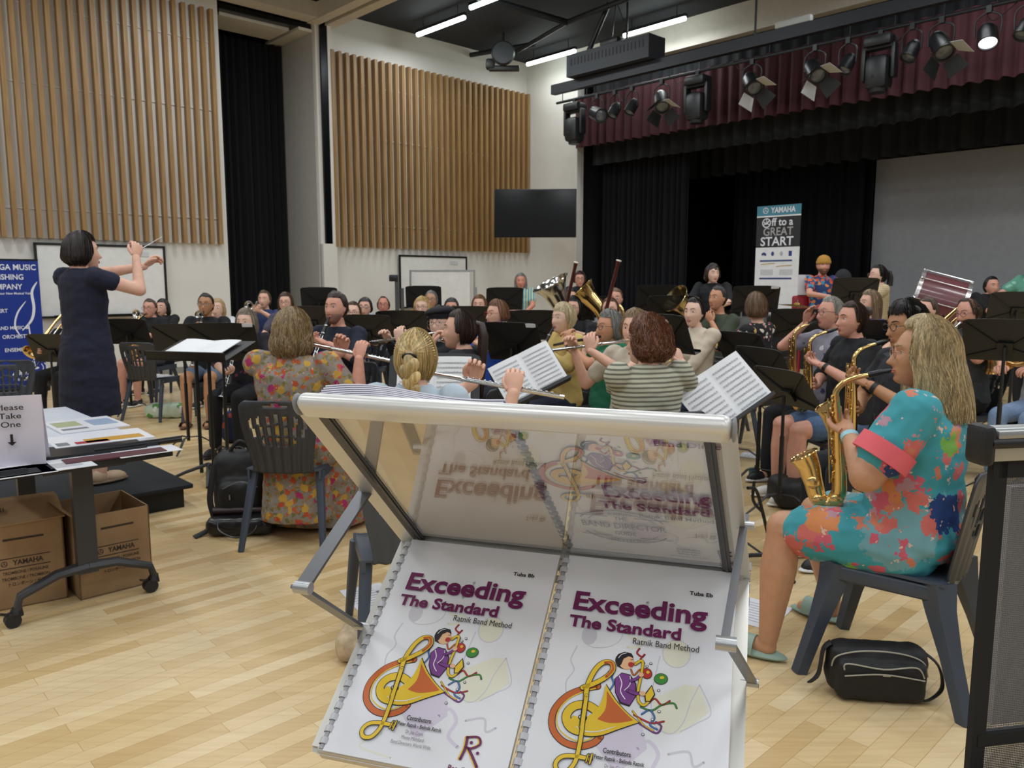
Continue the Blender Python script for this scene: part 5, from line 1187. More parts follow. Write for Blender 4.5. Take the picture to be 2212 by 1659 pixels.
seat('Fb', 'woman with a dark bun in a black shirt and denim shorts playing a saxophone', 'the woman in the black shirt', 1842, 651, 5.35, 98, 'sax', skin='pink', hair=('up', '3c2a20', dict(bz=.06)), shirt=cl('black_linen', '121418'), sleeve='half', legs=('shorts', denim), shoes=('dad6cd', 'e6e4de'), hold='sax', turn=0, lod=2, w_=1.12, watch=(0, '16171a'), collar=cl('black_linen', '121418'), cuff=None)
seat('Gm', 'man with spiky black hair and glasses playing a saxophone behind the tropical dress', 'the man with spiky black hair', 1960, 652, 4.15, 100, 'sax', glasses='2a2a2e', skin='olive', hair=('spiky', '17130f'), shirt=floral('charcoal_print', '22242a', [('4a4d55', 10, .2)], 1.0), hold='sax', jaw=.75, lod=2, w_=1.08, nod=8, watch=(0, '16171a'))
seat('T', 'woman with long fair hair in a purple top behind the saxophones', 'the fair-haired woman in purple', 1880, 627, 7.6, 100, None, skin='fair', hair=('long', '8a7258'), shirt=cl('purple_top', '43306a'), hold='rest')
seat('AW', 'brown-haired player hidden behind the man with spiky hair', 'the hidden brown-haired player', 2003, 640, 6.8, 110, None, skin='fair', hair=('short', '4a3524'), shirt=blackt, hold='rest', lod=0)
seat('Rm', 'bearded bald man with glasses in a charcoal polo holding a trombone', 'the bearded man in the charcoal polo', 2094, 641, 6.3, 112, 'trombone', glasses='4a4a4a', skin='pink', hair=('balding', '4a3a30'), beard='4b3428', shirt=cl('charcoal_polo', '3c3f41'), hold='trombone', jaw=.7, w_=1.18, collar=cl('charcoal_polo', '3c3f41'), nod=12, legs=('pants', black))
seat('Sj', 'player in pale jeans at the right edge holding a brass instrument', 'the player in pale jeans', 2275, 640, 5.9, 120, 'horn', ik=dict(label='brass horn on the lap of the player in pale jeans'), skin='pink', hair=('short', '4a3524'), shirt=cl('white_shirt', 'c9c9cc'), legs=('pants', bluedenim), hold='rest', jaw=.8)
seat('AR', 'dark-haired woman with glasses playing a bass clarinet below the standing woman', 'the dark-haired woman behind the mustard shirt', 1238, 640, 8.2, 160, 'bassoon', ik=dict(label='black bass clarinet rising beside the silver tuba') , glasses='202024', skin='fair', hair=('bob', '17120f', dict(L=.12)), shirt=black, hold='bassoon')
seat('AS', 'brown-haired woman with glasses playing the dark red bassoon', 'the bassoonist', 1318, 642, 7.6, 165, 'bassoon', ik=dict(label='tall dark red bassoon with an ivory ring at its top'), glasses='3a3030', skin='fair', hair=('up', '6b4c34', dict(bz=.0)), shirt=cl('dark_top', '15141a'), hold='bassoon')
seat('AT', 'tuba player hidden behind the large silver tuba', 'the tuba player', 1232, 622, 9.6, 186, 'tuba', ik=dict(label='large silver tuba with its bell up, left of the standing woman in black', extra=dict(tilt=.5)), skin='fair', hair=('short', '17120f'), shirt=black, hold='big', lod=0)
seat('AU', 'euphonium player half hidden behind a golden bell', 'the euphonium player', 1330, 622, 9.0, 165, 'euphonium', ik=dict(cm=brass, label='golden euphonium with its bell tilted to the right beside the bassoon', extra=dict(tilt=.9)), skin='pink', hair=('short', '6b4c34'), shirt=cl('pale_shirt', 'a9adb5'), hold='big', lod=0)
seat('AV', 'player hidden behind the tilted brass bell left of the man in khaki', 'the player behind the tilted bell', 1502, 640, 8.8, 200, 'euphonium', ik=dict(cm=mat('worn_gold_brass', 'cdb98a', .18, 1.0), label='pale brass euphonium with its bell tilted, left of the standing curly-haired woman', extra=dict(tilt=1.3)), skin='fair', hair=('short', '3a2c22'), shirt=black, hold='big', lod=0)
seat('AX', 'trombonist hidden behind the conductor', 'the trombonist behind the conductor', 148, 672, 8.6, 178, 'trombone', ik=dict(label='trombone with its slide lowered, left of the conductor'), skin='pink', hair=('short', '3a2c22'), shirt=black, legs=('pants', black), hold='trombone', lod=0)
# standing helpers and players
seat('AP', 'older woman with long grey hair in a blue plaid shirt standing by the wall corner', 'the woman in blue plaid', 1125, 590, 12.0, 178, None, stand=True, skin='rosy', hair=('long', '8f8c86'), shirt=stripes('blue_plaid', '5f92a8', 'b9c9a0', 8, 'X', .5), hold='front')
seat('AQ', 'woman with brown fringe and glasses in a black v-neck standing before the stage', 'the standing woman with glasses', 1252, 586, 12.2, 182, None, stand=True, glasses='202024', skin='pink', hair=('bob', '4a2c22', dict(L=.05)), shirt=black, sleeve='half', hold='rest')
seat('L', 'dark curly-haired woman in a black top standing before the stage, head turned left', 'the standing curly-haired woman', 1540, 570, 9.9, 160, None, stand=True, skin='pale', hair=('curly', '2a1c17', dict(th=.02, curl=.012)), shirt=black, sleeve='half', hold='rest', turn=30, w_=1.08)
seat('Mh', 'bearded man in a mustard beanie and colourful floral shirt standing at the drums', 'the man in the mustard beanie', 1780, 552, 10.2, 188, None, stand=True, skin='pink', hair=('short', '8a5a34'), hat=('beanie', 'b98a3c'), beard='6b4a34', shirt=floral('hawaiian_print', '27406f', [('d9653a', 14, .36), ('3f8fb0', 12, .3), ('c94a3a', 15, .3), ('e08a4a', 12, .28)], 1.0), hold='rest', jaw=.75, turn=-20)
seat('Nh', 'person in a dark hooded top seen from behind beside the mustard beanie', 'the hooded person', 1821, 582, 10.6, 10, None, stand=True, ht=1.66, skin='fair', hair=('short', '17120f'), hat=('hood', '2c2e30'), shirt=cl('dark_hoodie', '2c2e30'), sleeve='long', hold='rest', lod=0)
seat('O', 'dark-haired woman in a beige knit top standing in left profile', 'the woman in the beige top', 1898, 572, 9.5, 80, None, stand=True, glasses='c9a0a0', skin='pale', hair=('pony', '211a18', dict(PL=.12)), shirt=stripes('beige_knit', 'cbb592', 'b9a27c', 14, 'Z', .5), hold='rest', turn=10)
seat('Pw', 'dark-haired woman in a black v-neck behind the brass at the right', 'the woman in the black v-neck', 2144, 597, 10.0, 180, None, stand=True, skin='pink', hair=('up', '211a18', dict(bz=.02)), shirt=black, sleeve='half', hold='rest', w_=1.1)
seat('Q', 'person in a green patterned shirt cut off by the right edge of the photo', 'the person in the green shirt', 2238, 548, 9.2, 120, None, stand=True, skin='pink', hair=('short', '4a3524'), shirt=floral('green_print', '5f9a86', [('8fc0a8', 12, .3), ('3a6a5c', 10, .15)], 1.0), hold='rest', w_=1.1)
# foreground figures
FB = seat('B', 'woman with a wavy light brown bob in a long autumn floral dress', 'the woman in the floral dress', 632, 672, 4.55, -8, 'flute', skin='pink', hair=('fbob', '8a7350'), shirt=fl_b, sleeve='half', legs=('longdress', None), hold='flute', lod=2, w_=1.38, chair=False, turn=-10)
place_chair(FB['t'].location-Vector((0, .06, 0)), R(-4), '', label='grey plastic chair with slotted back under the woman in the floral dress')
FC = seat('C', 'woman with a blonde braid and black hair tie in a pale blue shirt', 'the woman with the blonde braid', 898, 710, 3.25, -6, 'flute', skin='fair', hair=('braid', 'c2a873'), shirt=cl('pale_blue_shirt', 'b4c3cf', var=.05), sleeve='half', legs=('pants', cl('navy_trousers', '1b2236')), hold='flute', lod=2, w_=1.05, chair=False, collar=cl('pale_blue_shirt', 'b4c3cf'))
place_chair(FC['t'].location+Vector((-.04, -.02, 0)), R(18), '', oval=True, label='grey plastic chair with oval holes under the woman with the blonde braid').scale = (1.0, 1.0, .88)
g = G(); HMc = FC['HM']; g.tube([HMc @ Vector((.026*math.cos(u_), -.122-.012*math.sin(u_), .022+.012*math.sin(u_))) for u_ in np.linspace(0, 2*PI, 20)[:-1]], .0055, 8, closed=True); g.build('hair_tie', mat('black_elastic', '0e0e10', .7), FC['t'])
# ---------------------------------------------------------------- woman in the tropical dress (right foreground)
E = person('woman with long straight blonde hair in a turquoise tropical print dress playing a saxophone', 'the woman in the tropical dress', 1996, 693, 2.88, 50, skin='tan', hair=('xlong', 'ad9872'), shirt=fl_e, sleeve='short', legs=('dress', None),
           shoes=('sandal', '8fa597'), glasses='b58a78', hold='sax', turn=24, lod=2, w_=1.30, armw=1.15, watch=(0, '9fd0dc'), chair=False, feet=[((-.155, .44, .53), (-.22, .46, .085)), ((.16, .42, .53), (.30, .38, .085))], cuff=cl('coral_trim', 'e0636c'), collar=cl('coral_trim', 'e0636c'), nod=0)
inst('sax', E, label='brass alto saxophone played by the woman in the tropical dress')
# her chair: moulded A-frame legs
ec = thing('plastic_chair', 'blue-grey moulded chair with thick splayed legs under the woman in the tropical dress', 'chair', tuple(E['t'].location), R(50), 'grey plastic chairs of the band')
ec.location = ec.location+Matrix.Rotation(R(50), 3, 'Z') @ Vector((0, .05, 0))
g = G(); g.surf([[(x*(.225-.02*j/8), -.2+.42*j/8, .452-.015*(1-x*x)-(.03 if j == 8 else 0)) for x in np.linspace(-1, 1, 13)] for j in range(9)][::-1], 0, .012)
g.rbox((0, 0, .415), (.43, .40, .06), .012); g.build('seat', chm, ec, 1.0)
for q in (-1, 1):
    for a_, b_ in (((q*.19, .17, .42), (q*.26, .27, .0)), ((q*.19, -.17, .42), (q*.26, -.30, .0))):
        g = G(); a_ = Vector(a_); b_ = Vector(b_); g.tube([a_+Vector((0, 0, .03)), a_.lerp(b_, .15), a_.lerp(b_, .5), b_], [.062, .050, .036, .030], 4, 0, sq=.62, up=(0, 1, .6)); g.build('leg', chm, ec, .5)
g = G(); back_panel(g); o = g.build('backrest', chm2, ec, 1.0); s_ = o.modifiers.new('thickness', 'SOLIDIFY'); s_.thickness = .008
# ---------------------------------------------------------------- podium
PR = Vector((-2.16, 5.14, 0)); MP = Matrix(((-U.x, V.x, 0, PR.x), (-U.y, V.y, 0, PR.y), (0, 0, 1, 0), (0, 0, 0, 1)))
pd = thing('podium', 'low black carpeted conductor podium under the conductor', 'podium', PR)
A = Matrix.Translation(-PR) @ MP; g = G(); g.rbox((.6, .48, .145), (1.24, 1.0, .03), .008, 0, A); g.build('top', mat('black_carpet', '1b1d20', .95, vs=120, var=.2), pd)
g = G(); g.box((.6, .48, .065), (1.14, .9, .13), 0, A); g.build('base', mat('podium_side', '0e0f11', .6), pd, 0)
# ---------------------------------------------------------------- folding table with papers
TC = Vector((-1.54, 3.48, 0)); MT = Matrix(((-U.x, V.x, 0, TC.x), (-U.y, V.y, 0, TC.y), (0, 0, 1, 0), (0, 0, 0, 1)))  # x: into the table width, y: along it
tb = thing('folding_table', 'white-topped flip table on black T legs with castors', 'table', TC); A = Matrix.Translation(-TC) @ MT
g = G(); g.box((.375, .85, .735), (.75, 1.7, .028), 0, A); g.build('table_top', mat('table_laminate', 'c9cdd6', .35), tb, 0)
g = G(); g.box((.375, .85, .7335), (.765, 1.715, .024), 0, A); g.build('edge_band', mat('black_edge', '18181a', .5), tb, 0)
tm = mat('charcoal_steel', '3a3b3f', .45, .2)
LX = .295
for yy in (.30, 1.42):
    g = G(); g.M = A; g.box((LX, yy, .69), (.34, .16, .05)); g.bar((LX, yy, .70), (LX, yy, .17), .085, .045, up=(0, 1, 0)); g.build('column', tm, tb, .5)
    g = G(); g.M = A
    g.tube([(LX, yy, .20), (LX-.125, yy, .19), (LX-.275, yy, .13), (LX-.29, yy, .075)], [.036, .032, .026, .024], 8, 0, sq=.7); g.tube([(LX, yy, .20), (LX+.125, yy, .19), (LX+.275, yy, .13), (LX+.29, yy, .075)], [.036, .032, .026, .024], 8, 0, sq=.7); g.build('foot', tm, tb)
    for x in (LX-.29, LX+.29):
        g = G(); g.M = A; g.tube([(x, yy, .085), (x, yy, .06), (x+.02, yy, .055)], [.02, .03, .024], 8); g.bar((x+.02, yy, .055), (x+.065, yy, .07), .022, .006); cf_ = g.build('castor_fork', mat('castor_rubber', '1c1c1e', .5), tb)
        g = G(); g.M = A
        for s_ in (-1, 1): g.cyl((x+.02, yy+s_*.012-.009, .032), (x+.02, yy+s_*.012+.009, .032), .032, 20)
        g.build('castor_wheel', mat('castor_rubber'), cf_)
g = G(); g.M = A; g.bar((LX, .3, .69), (LX, 1.42, .69), .04, .04); g.build('beam', tm, tb, 0)
TZ = .7505
def flat_item(px, py, sx, sy, rot, name, lab, cat, m, th=.004, z=TZ, marks=None, grp='papers and magazines on the white table'):
    c = Gp(px, py, z); t = thing(name, lab, cat, c, R(rot), grp); g = G(); g.box((0, 0, th/2), (sx, sy, th)); g.build('cover' if th > .004 else 'sheet', m, t, 0)
    if marks:
        g = G(); Mk = Matrix.Translation((0, 0, th+.0004)); ms_ = [m_ for *_, m_ in marks]
        for i, (x, y, w2, h2, m_) in enumerate(marks): g.box((x, y, .0002), (w2, h2, .0004), i, Mk)
        g.build('print', ms_, t, 0)
    return c
pw = mat('glossy_white_paper', 'e3e3e8', .25); pg = mat('print_pale_blue', '8fa0b8', .4); pgold = mat('print_gold', 'b98a2a', .4); pmar = mat('print_maroon', '4f1f2c', .4); pgn = mat('print_olive', '9aa07a', .5); ptx = mat('print_grey')
flat_item(185, 918, .32, .40, 43, 'magazine', 'open magazine with green and blue pictures at the far edge of the table', 'magazine', pw, .006, marks=[(-.08, .05, .12, .16, pgn), (.08, .02, .12, .2, pg), (-.08, -.12, .12, .05, ptx)])
flat_item(215, 950, .42, .30, 40, 'magazine', 'white magazine with a red and gold cover picture in the middle of the table', 'magazine', pw, .012, marks=[(.05, -.06, .25, .10, pgold), (-.05, -.09, .14, .06, mat('print_red', '9c2a35', .4)), (-.17, -.08, .05, .08, ptx)])
flat_item(190, 972, .44, .24, 38, 'document_folder', 'black ring folder under the white magazine', 'folder', mat('black_folder', '17181b', .3), .010)
flat_item(250, 985, .40, .10, 40, 'document_wallet', 'maroon and clear document wallet at the table edge', 'wallet', pmar, .005)
flat_item(318, 975, .26, .15, 42, 'leaflet', 'white leaflet with QR-less grey print hanging at the right table corner'.replace(' with QR-less grey print', ''), 'leaflet', pw, .002, marks=[(-.06, 0, .04, .05, ptx), (.05, .0, .04, .05, ptx)])
flat_item(90, 1010, .36, .22, 42, 'flyer', 'printed white flyer lying in front of the take-one sign', 'flyer', pw, .002, marks=[(-.1, y, .1, .004, ptx) for y in (-.06, -.04, -.02, 0, .02)]+[(.08, y, .12, .004, ptx) for y in (-.06, -.04, -.02, 0, .02)])
flat_item(20, 1022, .30, .20, 42, 'flyer', 'second printed flyer at the left edge of the photo', 'flyer', pw, .002, marks=[(0, y, .2, .004, ptx) for y in (-.06, -.04, -.02, 0, .02)])
c = Gp(285, 962, TZ+.012); pt_ = thing('black_tube', 'long black instrument part lying across the wallet', 'tube', c, 0); g = G(); d_ = U*.5+V*-.12; g.tube([-U*.16, U*.02, U*.22], [.012, .014, .016], 10); g.build('body', ebony, pt_)
# take-one sign: bent sheet standing on the table
c = Gp(36, 1008, TZ); sg = thing('paper_sign', 'white paper sign reading Please Take One above a down arrow', 'sign', c, R(22))
g = G(); g.surf([[(x, .012*math.cos(x*9), z) for x in np.linspace(-.13, .105, 8)] for z in (0, .15, .29)], 0, .0015); g.surf([[(x, .012+.10*(1-z/.29), z) for x in np.linspace(-.13, .105, 4)] for z in (0, .29)], 0, .0015); g.build('sheet', mat('lilac_paper', 'd6d0dc', .6), sg, .9)
g = G(); Ms = frameM((0, -.0005, 0), (1, 0, 0), (0, 0, 1))
for s_, z in (('Please', .235), ('Take', .200), ('One', .165)): text(g, s_, -.008, z, .032, Ms, 0, .012, 1.25, align='CENTER', z=.004)
for sx_ in (1,): g.box((-.008, .118, .005), (.010, .036, .001), 0, Ms); g.add([(-.024, .104, .0055), (.008, .104, .0055), (-.008, .088, .0055)], [(0, 1, 2)], 0, Ms)
g.build('lettering', inkb, sg, 0)
# ---------------------------------------------------------------- cardboard boxes under the table
t = NT('cardboard'); nz_ = t.n('ShaderNodeTexNoise', Scale=6.0, Detail=5.0); t.l(t.coords(), nz_.inputs['Vector']); t.l(t.ramp(nz_.outputs['Fac'], [(.3, hexc('8d6e4d')), (.7, hexc('a48663'))]), t.b.inputs['Base Color']); t.b.inputs['Roughness'].default_value = .8; cb = t.m
cbin = mat('print_brown', '3a2a1e', .7)
def box_(c, lab, sx, sy, sz, open_, rz):
    t = thing('cardboard_box', lab, 'box', c, rz, 'cardboard boxes under the table'); th = .006
    g = G(); g.box((sx/2, sy/2, th/2), (sx, sy, th))
    g.box((sx/2, th/2, sz/2), (sx, th, sz)); g.box((sx/2, sy-th/2, sz/2), (sx, th, sz)); g.box((th/2, sy/2, sz/2), (th, sy, sz)); g.box((sx-th/2, sy/2, sz/2), (th, sy, sz)); g.build('body', cb, t, 0)
    if open_:
        for a_, b_, c_, d_ in (((0, 0, sz), (0, sy, sz), (-.05, sy, sz+.05), (-.05, 0, sz+.05)),):
            g = G(); g.surf([[a_, b_], [d_, c_]], 0, .005); g.build('flap', cb, t, 0)
    else:
        g = G(); g.surf([[(-.03, -.02, sz+.0), (sx+.01, -.02, sz+.01)], [(-.01, sy*.5, sz+.05), (sx, sy*.5, sz+.06)], [(0, sy, sz+.03), (sx, sy, sz+.03)]], 0, .005); g.build('flap', cb, t, 0)
        g = G(); g.box((sx*.3, sy*.3, sz+.055), (.002, .002, .001)); Mf = frameM((.04, .06, sz+.036), (1, 0, 0), (0, 1, .13)); 
        for k in range(7): g.box((.02+.012*k, .05, .003), (.005+.003*(k % 2), .05, .001), 0, Mf)
        g.build('barcode_print', cbin, t, 0)
    g = G(); Mf = frameM((0, -.0008, 0), (1, 0, 0), (0, 0, 1)); cx_ = sx*.55
    g.box((cx_, sz*.60, .0003), (sx*.56, .004, .0006), 0, Mf); g.box((cx_, sz*.48, .0003), (sx*.56, .004, .0006), 0, Mf)
    text(g, 'YAMAHA', cx_+.012, sz*.515, .034, Mf, 0, .03, .85, align='CENTER'); ring2(g, cx_-.082, sz*.54, .013, Mf)
    for i, s_ in enumerate(('TROMBONE / POSAUNE', 'TROMBONE / TROMBON', 'トロンボーン / 长号')): text(g, s_, cx_, sz*(.41-.07*i), .02, Mf, 0, .012, .85, align='CENTER')
    g.box((sx*.55, sz*.82, .0003), (sx*.45, .010, .0006), 0, Mf)
    for k in range(3): g.box((.03+.018*k, sz*.80, .0003), (.013, .02, .0006), 0, Mf)
    g.build('print', cbin, t, 0); return t
def ring2(g, x, y, r, Mf, mi=0):
    vs = []; n = 20
    for k in range(n): a = 2*PI*k/n; vs += [(x+r*math.cos(a), y+r*math.sin(a), .0006), (x+r*.78*math.cos(a), y+r*.78*math.sin(a), .0006)]
    g.add(vs, [(2*k, 2*((k+1) % n), 2*((k+1) % n)+1, 2*k+1) for k in range(n)], mi, Mf)
    for k in range(3): a = PI/2+2*PI*k/3; g.bar(Mf @ Vector((x, y, .0007)), Mf @ Vector((x+r*.8*math.cos(a), y+r*.8*math.sin(a), .0007)), r*.16, .0004, mi, up=(0, 1, 0))
aU = math.atan2(U.y, U.x)
box_(Vector((-2.045, 3.57, 0)), 'open cardboard trombone carton standing right of the table leg', .33, .40, .40, True, aU)
box_(Vector((-2.42, 3.40, 0)), 'closed cardboard trombone carton on the left under the table', .36, .42, .40, False, aU-.15)
# ---------------------------------------------------------------- right foreground mesh stand
q0 = P(2143, 975, 1.15); ms_ = thing('mesh_stand', 'black mesh panel stand with an aluminium top rail at the right edge', 'brochure stand', (q0.x, q0.y, 0), R(10)); zt = q0.z
t = NT('black_mesh'); br = t.n('ShaderNodeTexChecker'); tc = t.coords(scale=(1, 1, 1))
sx_ = t.n('ShaderNodeSeparateXYZ'); t.l(tc, sx_.inputs[0]); outs = []
for ax in (0, 2):
    m1 = t.n('ShaderNodeMath', _operation='MULTIPLY'); m1.inputs[1].default_value = 330; t.l(sx_.outputs[ax], m1.inputs[0]); m2 = t.n('ShaderNodeMath', _operation='FRACT'); t.l(m1.outputs[0], m2.inputs[0]); m3 = t.n('ShaderNodeMath', _operation='GREATER_THAN'); m3.inputs[1].default_value = .30; t.l(m2.outputs[0], m3.inputs[0]); outs.append(m3.outputs[0])
mu = t.n('ShaderNodeMath', _operation='MULTIPLY'); t.l(outs[0], mu.inputs[0]); t.l(outs[1], mu.inputs[1]); trn = t.n('ShaderNodeBsdfTransparent'); mxs = t.n('ShaderNodeMixShader'); t.l(mu.outputs[0], mxs.inputs[0]); t.l(t.b.outputs[0], mxs.inputs[1]); t.l(trn.outputs[0], mxs.inputs[2]); t.l(mxs.outputs[0], t.o.inputs[0])
t.b.inputs['Base Color'].default_value = (.16, .16, .165, 1); meshm = t.m
g = G(); g.rbox((.32, 0, zt+.012), (.70, .03, .052), .006); g.rbox((.34, -.012, zt+.028), (.70, .02, .014), .004); g.build('top_rail', mat('satin_aluminium', 'a9a9a8', .35, .7), ms_)
g = G(); g.rbox((-.022, -.002, zt+.012), (.022, .045, .062), .01); g.tube([(-.02, -.018, zt+.016), (.045, -.018, zt+.016)], .008, 10); g.build('end_cap', mat('black_end_cap', '141416', .5), ms_)
g = G(); g.box((.012, 0, zt/2), (.024, .012, zt-.02)); g.box((.66, 0, zt/2), (.024, .012, zt-.02)); g.box((.34, 0, zt-.025), (.66, .012, .03)); g.box((.34, 0, zt-.46), (.66, .014, .02)); g.build('frame', mat('black_strap', '111113', .8), ms_, 0)
g = G(); g.box((.34, .001, zt/2), (.64, .0012, zt-.04)); g.build('mesh_panel', meshm, ms_, 0)
g = G(); g.surf([[(x, -.005-.05*math.sin(PI*(z-.3)/(zt-.3-.48))*0-.035, z) for x in (.02, .65)] for z in (.25, zt-.50)], 0, .001); g.build('lower_pocket', mat('silver_mesh', '6f7074', .5, .4), ms_, 0)
g = G(); g.box((.36, .05, zt-.27), (.56, .012, .40)); g.build('backing_board', mat('grey_backing', 'b4b0b6', .6), ms_, 0)
g = G(); g.box((.34, .0, .015), (.7, .45, .03)); g.build('base', mat('black_end_cap'), ms_, 0)
# ---------------------------------------------------------------- bags
bagm = mat('black_nylon', '121214', .6, vs=80); zipm = mat('pale_zip', 'a9a596', .4)
def puff(pts_c, r, vox=.01, it=8):
    g = G()
    for c_, rr_, M_ in pts_c: g.rbox((0, 0, 0), rr_, r, 0, Matrix.Translation(c_) @ M_, 3)
    m_ = remesh(g, vox, it); g2 = G()
    g2.add([v.co+v.normal*.004*noise.noise(v.co*25) for v in m_.vertices], [tuple(p.vertices) for p in m_.polygons]); return g2
c = Gp(1915, 1530, 0); I4 = Matrix()
bg = thing('shoulder_bag', 'black nylon shoulder bag with pale zips on the floor beside the chair', 'bag', (c.x, c.y+.10, 0), R(-8))
puff([((0, 0, .105), (.35, .12, .19), I4), ((0, -.055, .08), (.31, .06, .15), I4)], .05, .007).build('body', bagm, bg, 1.2)
g = G(); g.tube(bez([(-.13, -.082, .125), (-.12, -.084, .150), (0, -.091, .140), (.11, -.084, .150), (.14, -.080, .11)], 5), .0028, 6); g.tube(bez([(-.165, -.045, .12), (-.15, -.058, .165), (-.06, -.060, .190), (.06, -.060, .188), (.14, -.056, .16), (.165, -.045, .10)], 5), .0028, 6); g.tube(bez([(-.13, -.088, .105), (0, -.094, .122), (.14, -.088, .105)], 5), .0025, 6); g.build('zip', zipm, bg)
g = G(); g.box((.01, -.094, .118), (.026, .001, .006)); g.build('badge', zipm, bg, 0)
for q in (1, -1):
    g = G(); pp_ = bez([(q*.15, 0, .18), (q*.21, -.01, .13), (q*.225, -.02, .05), (q*.17, -.05, .015), (q*.13, -.055, .02)], 5) if q > 0 else bez([(-.16, 0, .19), (-.185, .0, .16), (-.20, -.01, .07), (-.235, -.04, .05)], 5)
    g.tube(pp_, .019, 8, 0, sq=.25, up=(0, 1, 0)); g.build('strap', bagm, bg)
c = Gp(505, 1150, 0); bp = thing('backpack', 'large black backpack standing on the floor left of the woman in the floral dress', 'bag', (c.x, c.y+.18, 0), R(15))
puff([((0, 0, .24), (.33, .22, .46), Matrix.Rotation(-.1, 4, 'X')), ((0, -.12, .18), (.26, .10, .26), I4)], .08, .011).build('body', bagm, bp, 1.2)
g = G(); g.tube(bez([(-.06, -.02, .47), (0, -.03, .53), (.06, -.02, .47)], 6), .012, 8); g.build('handle', bagm, bp)
g = G(); g.tube(bez([(-.15, -.06, .40), (-.18, -.10, .2), (-.16, -.14, .05), (-.26, -.24, .008)], 6), .018, 6, 0, sq=.25); g.build('strap', bagm, bp)
g = G(); g.tube(bez([(-.10, -.17, .27), (0, -.18, .31), (.10, -.17, .27)], 5), .004, 5); g.box((-.06, -.18, .22), (.008, .01, .03)); g.build('zip', mat('steel_zip', '77797d', .35, .7), bp)
c = Gp(515, 1150, 0); hb = thing('handbag', 'black leather handbag lying in front of the backpack', 'bag', (c.x+.03, c.y-.02, 0), R(5)); lea = mat('black_leather', '151417', .3)
puff([((0, 0, .06), (.40, .18, .11), I4)], .045, .01).build('body', lea, hb, 1.2)
g = G(); g.tube(bez([(-.12, -.05, .11), (-.10, -.12, .06), (0, -.14, .02), (.10, -.12, .05), (.10, -.04, .10)], 6), .006, 6); g.build('handle', lea, hb)
g = G(); g.tube([(-.17, .02, .135), (.18, .06, .125)], .022, 12); g.build('umbrella_roll', mat('dark_maroon_cover', '2a1517', .4), hb)
def lump(px, py, lab, sx, sy, sz, m, name='bag', cat='bag', rz=0, dy=0):
    c = Gp(px, py, 0); t = thing(name, lab, cat, (c.x, c.y+sy/2+dy, 0), rz); puff([((0, 0, sz/2), (sx, sy, sz), I4)], min(sx, sy, sz)*.35, .011).build('body', m, t, 1.2)
    g = G(); g.tube(bez([(-sx*.25, 0, sz*.9), (0, -.02, sz*1.25), (sx*.25, 0, sz*.9)], 5), .006, 6); g.build('handle', m, t); return t
lump(1735, 1105, 'black kit bag on the floor behind the white sneakers', .34, .3, .20, bagm)
lump(350, 905, 'green and white shopping bag under the grey chair near the conductor', .42, .22, .16, floral('bag_print', 'c9d6bf', [('5f9a4a', 9, .35), ('e6e8e2', 7, .3)], 1.0))
lump(500, 960, 'dark blue patterned bag behind the black backpack', .22, .2, .30, floral('dark_blue_bag', '15203f', [('a03a2a', 8, .25), ('1f3f7a', 7, .3)], 1.0))
lump(775, 1440, 'crumpled beige cloth bag on the floor behind the literature stand', .2, .22, .12, mat('beige_cloth', 'b9a487', .9, var=.3, vs=20))
def cup(px, py, lab, r, h, m, lid):
    c = Gp(px, py, 0); t = thing('cup', lab, 'cup', c); g = G(); g.lathe([(0, 0), (r*.8, 0), (r*.86, .004), (r, h*.92), (r*.97, h*.92), (0, h*.9)], 24); g.build('body', m, t)
    g = G(); g.lathe([(r*1.02, h*.86), (r*1.05, h*.90), (r*1.0, h), (r*.85, h*1.02), (0, h*.98)], 24); g.build('lid', lid, t)
cup(1676, 1195, 'blue cup with a black lid standing on the floor by the saxophone stand', .045, .115, mat('blue_cup', '2c4f9c', .35), mat('black_lid', '141416', .4))
cup(1628, 1037, 'small teal cup on the floor between the music stand feet', .04, .09, mat('teal_cup', '3f6a72', .4), mat('teal_cup', '3f6a72', .4))
c = Gp(1668, 1225, 0); ss = thing('saxophone_stand', 'black and yellow folding saxophone stand on the floor', 'instrument stand', c, R(20)); g = G()
for k in range(3): a_ = 2*PI*k/3+.3; g.tube([(0, 0, .07), (.11*math.cos(a_), .11*math.sin(a_), .05), (.24*math.cos(a_), .24*math.sin(a_), .01)], [.013, .012, .011], 8)
g.tube(bez([(0, 0, .06), (-.06, .02, .30), (-.10, .03, .42), (-.16, .02, .44)], 5), .009, 8); g.tube(bez([(-.06, .02, .30), (-.10, .05, .36), (-.09, .06, .46)], 4), .008, 8); g.build('frame', blk, ss)
g = G(); g.rbox((0, 0, .065), (.08, .07, .05), .01); g.build('hub', mat('yellow_plastic', 'd9a81f', .4), ss)
def floor_paper(px, py, lab, rot, sx=.21, sy=.297):
    c = Gp(px, py, .001); t = thing('sheet_of_paper', lab, 'paper', c, R(rot)); g = G(); g.box((0, 0, .001), (sx, sy, .0015)); g.build('sheet', pw, t, 0)
    g = G()
    for k in range(8): g.box((-.02, -.1+.028*k, .0022), (.13, .003, .0004))
    for k in range(3): g.box((.06, -.08+.06*k, .0022), (.03, .028, .0004))
    g.build('print', ptx, t, 0)
floor_paper(1640, 1325, 'printed sheet on the floor right of the literature stand', -38); floor_paper(800, 1290, 'printed sheet on the floor under the chair with oval holes', 30); floor_paper(1638, 985, 'white sheet on the floor by the white sneakers', 60); 
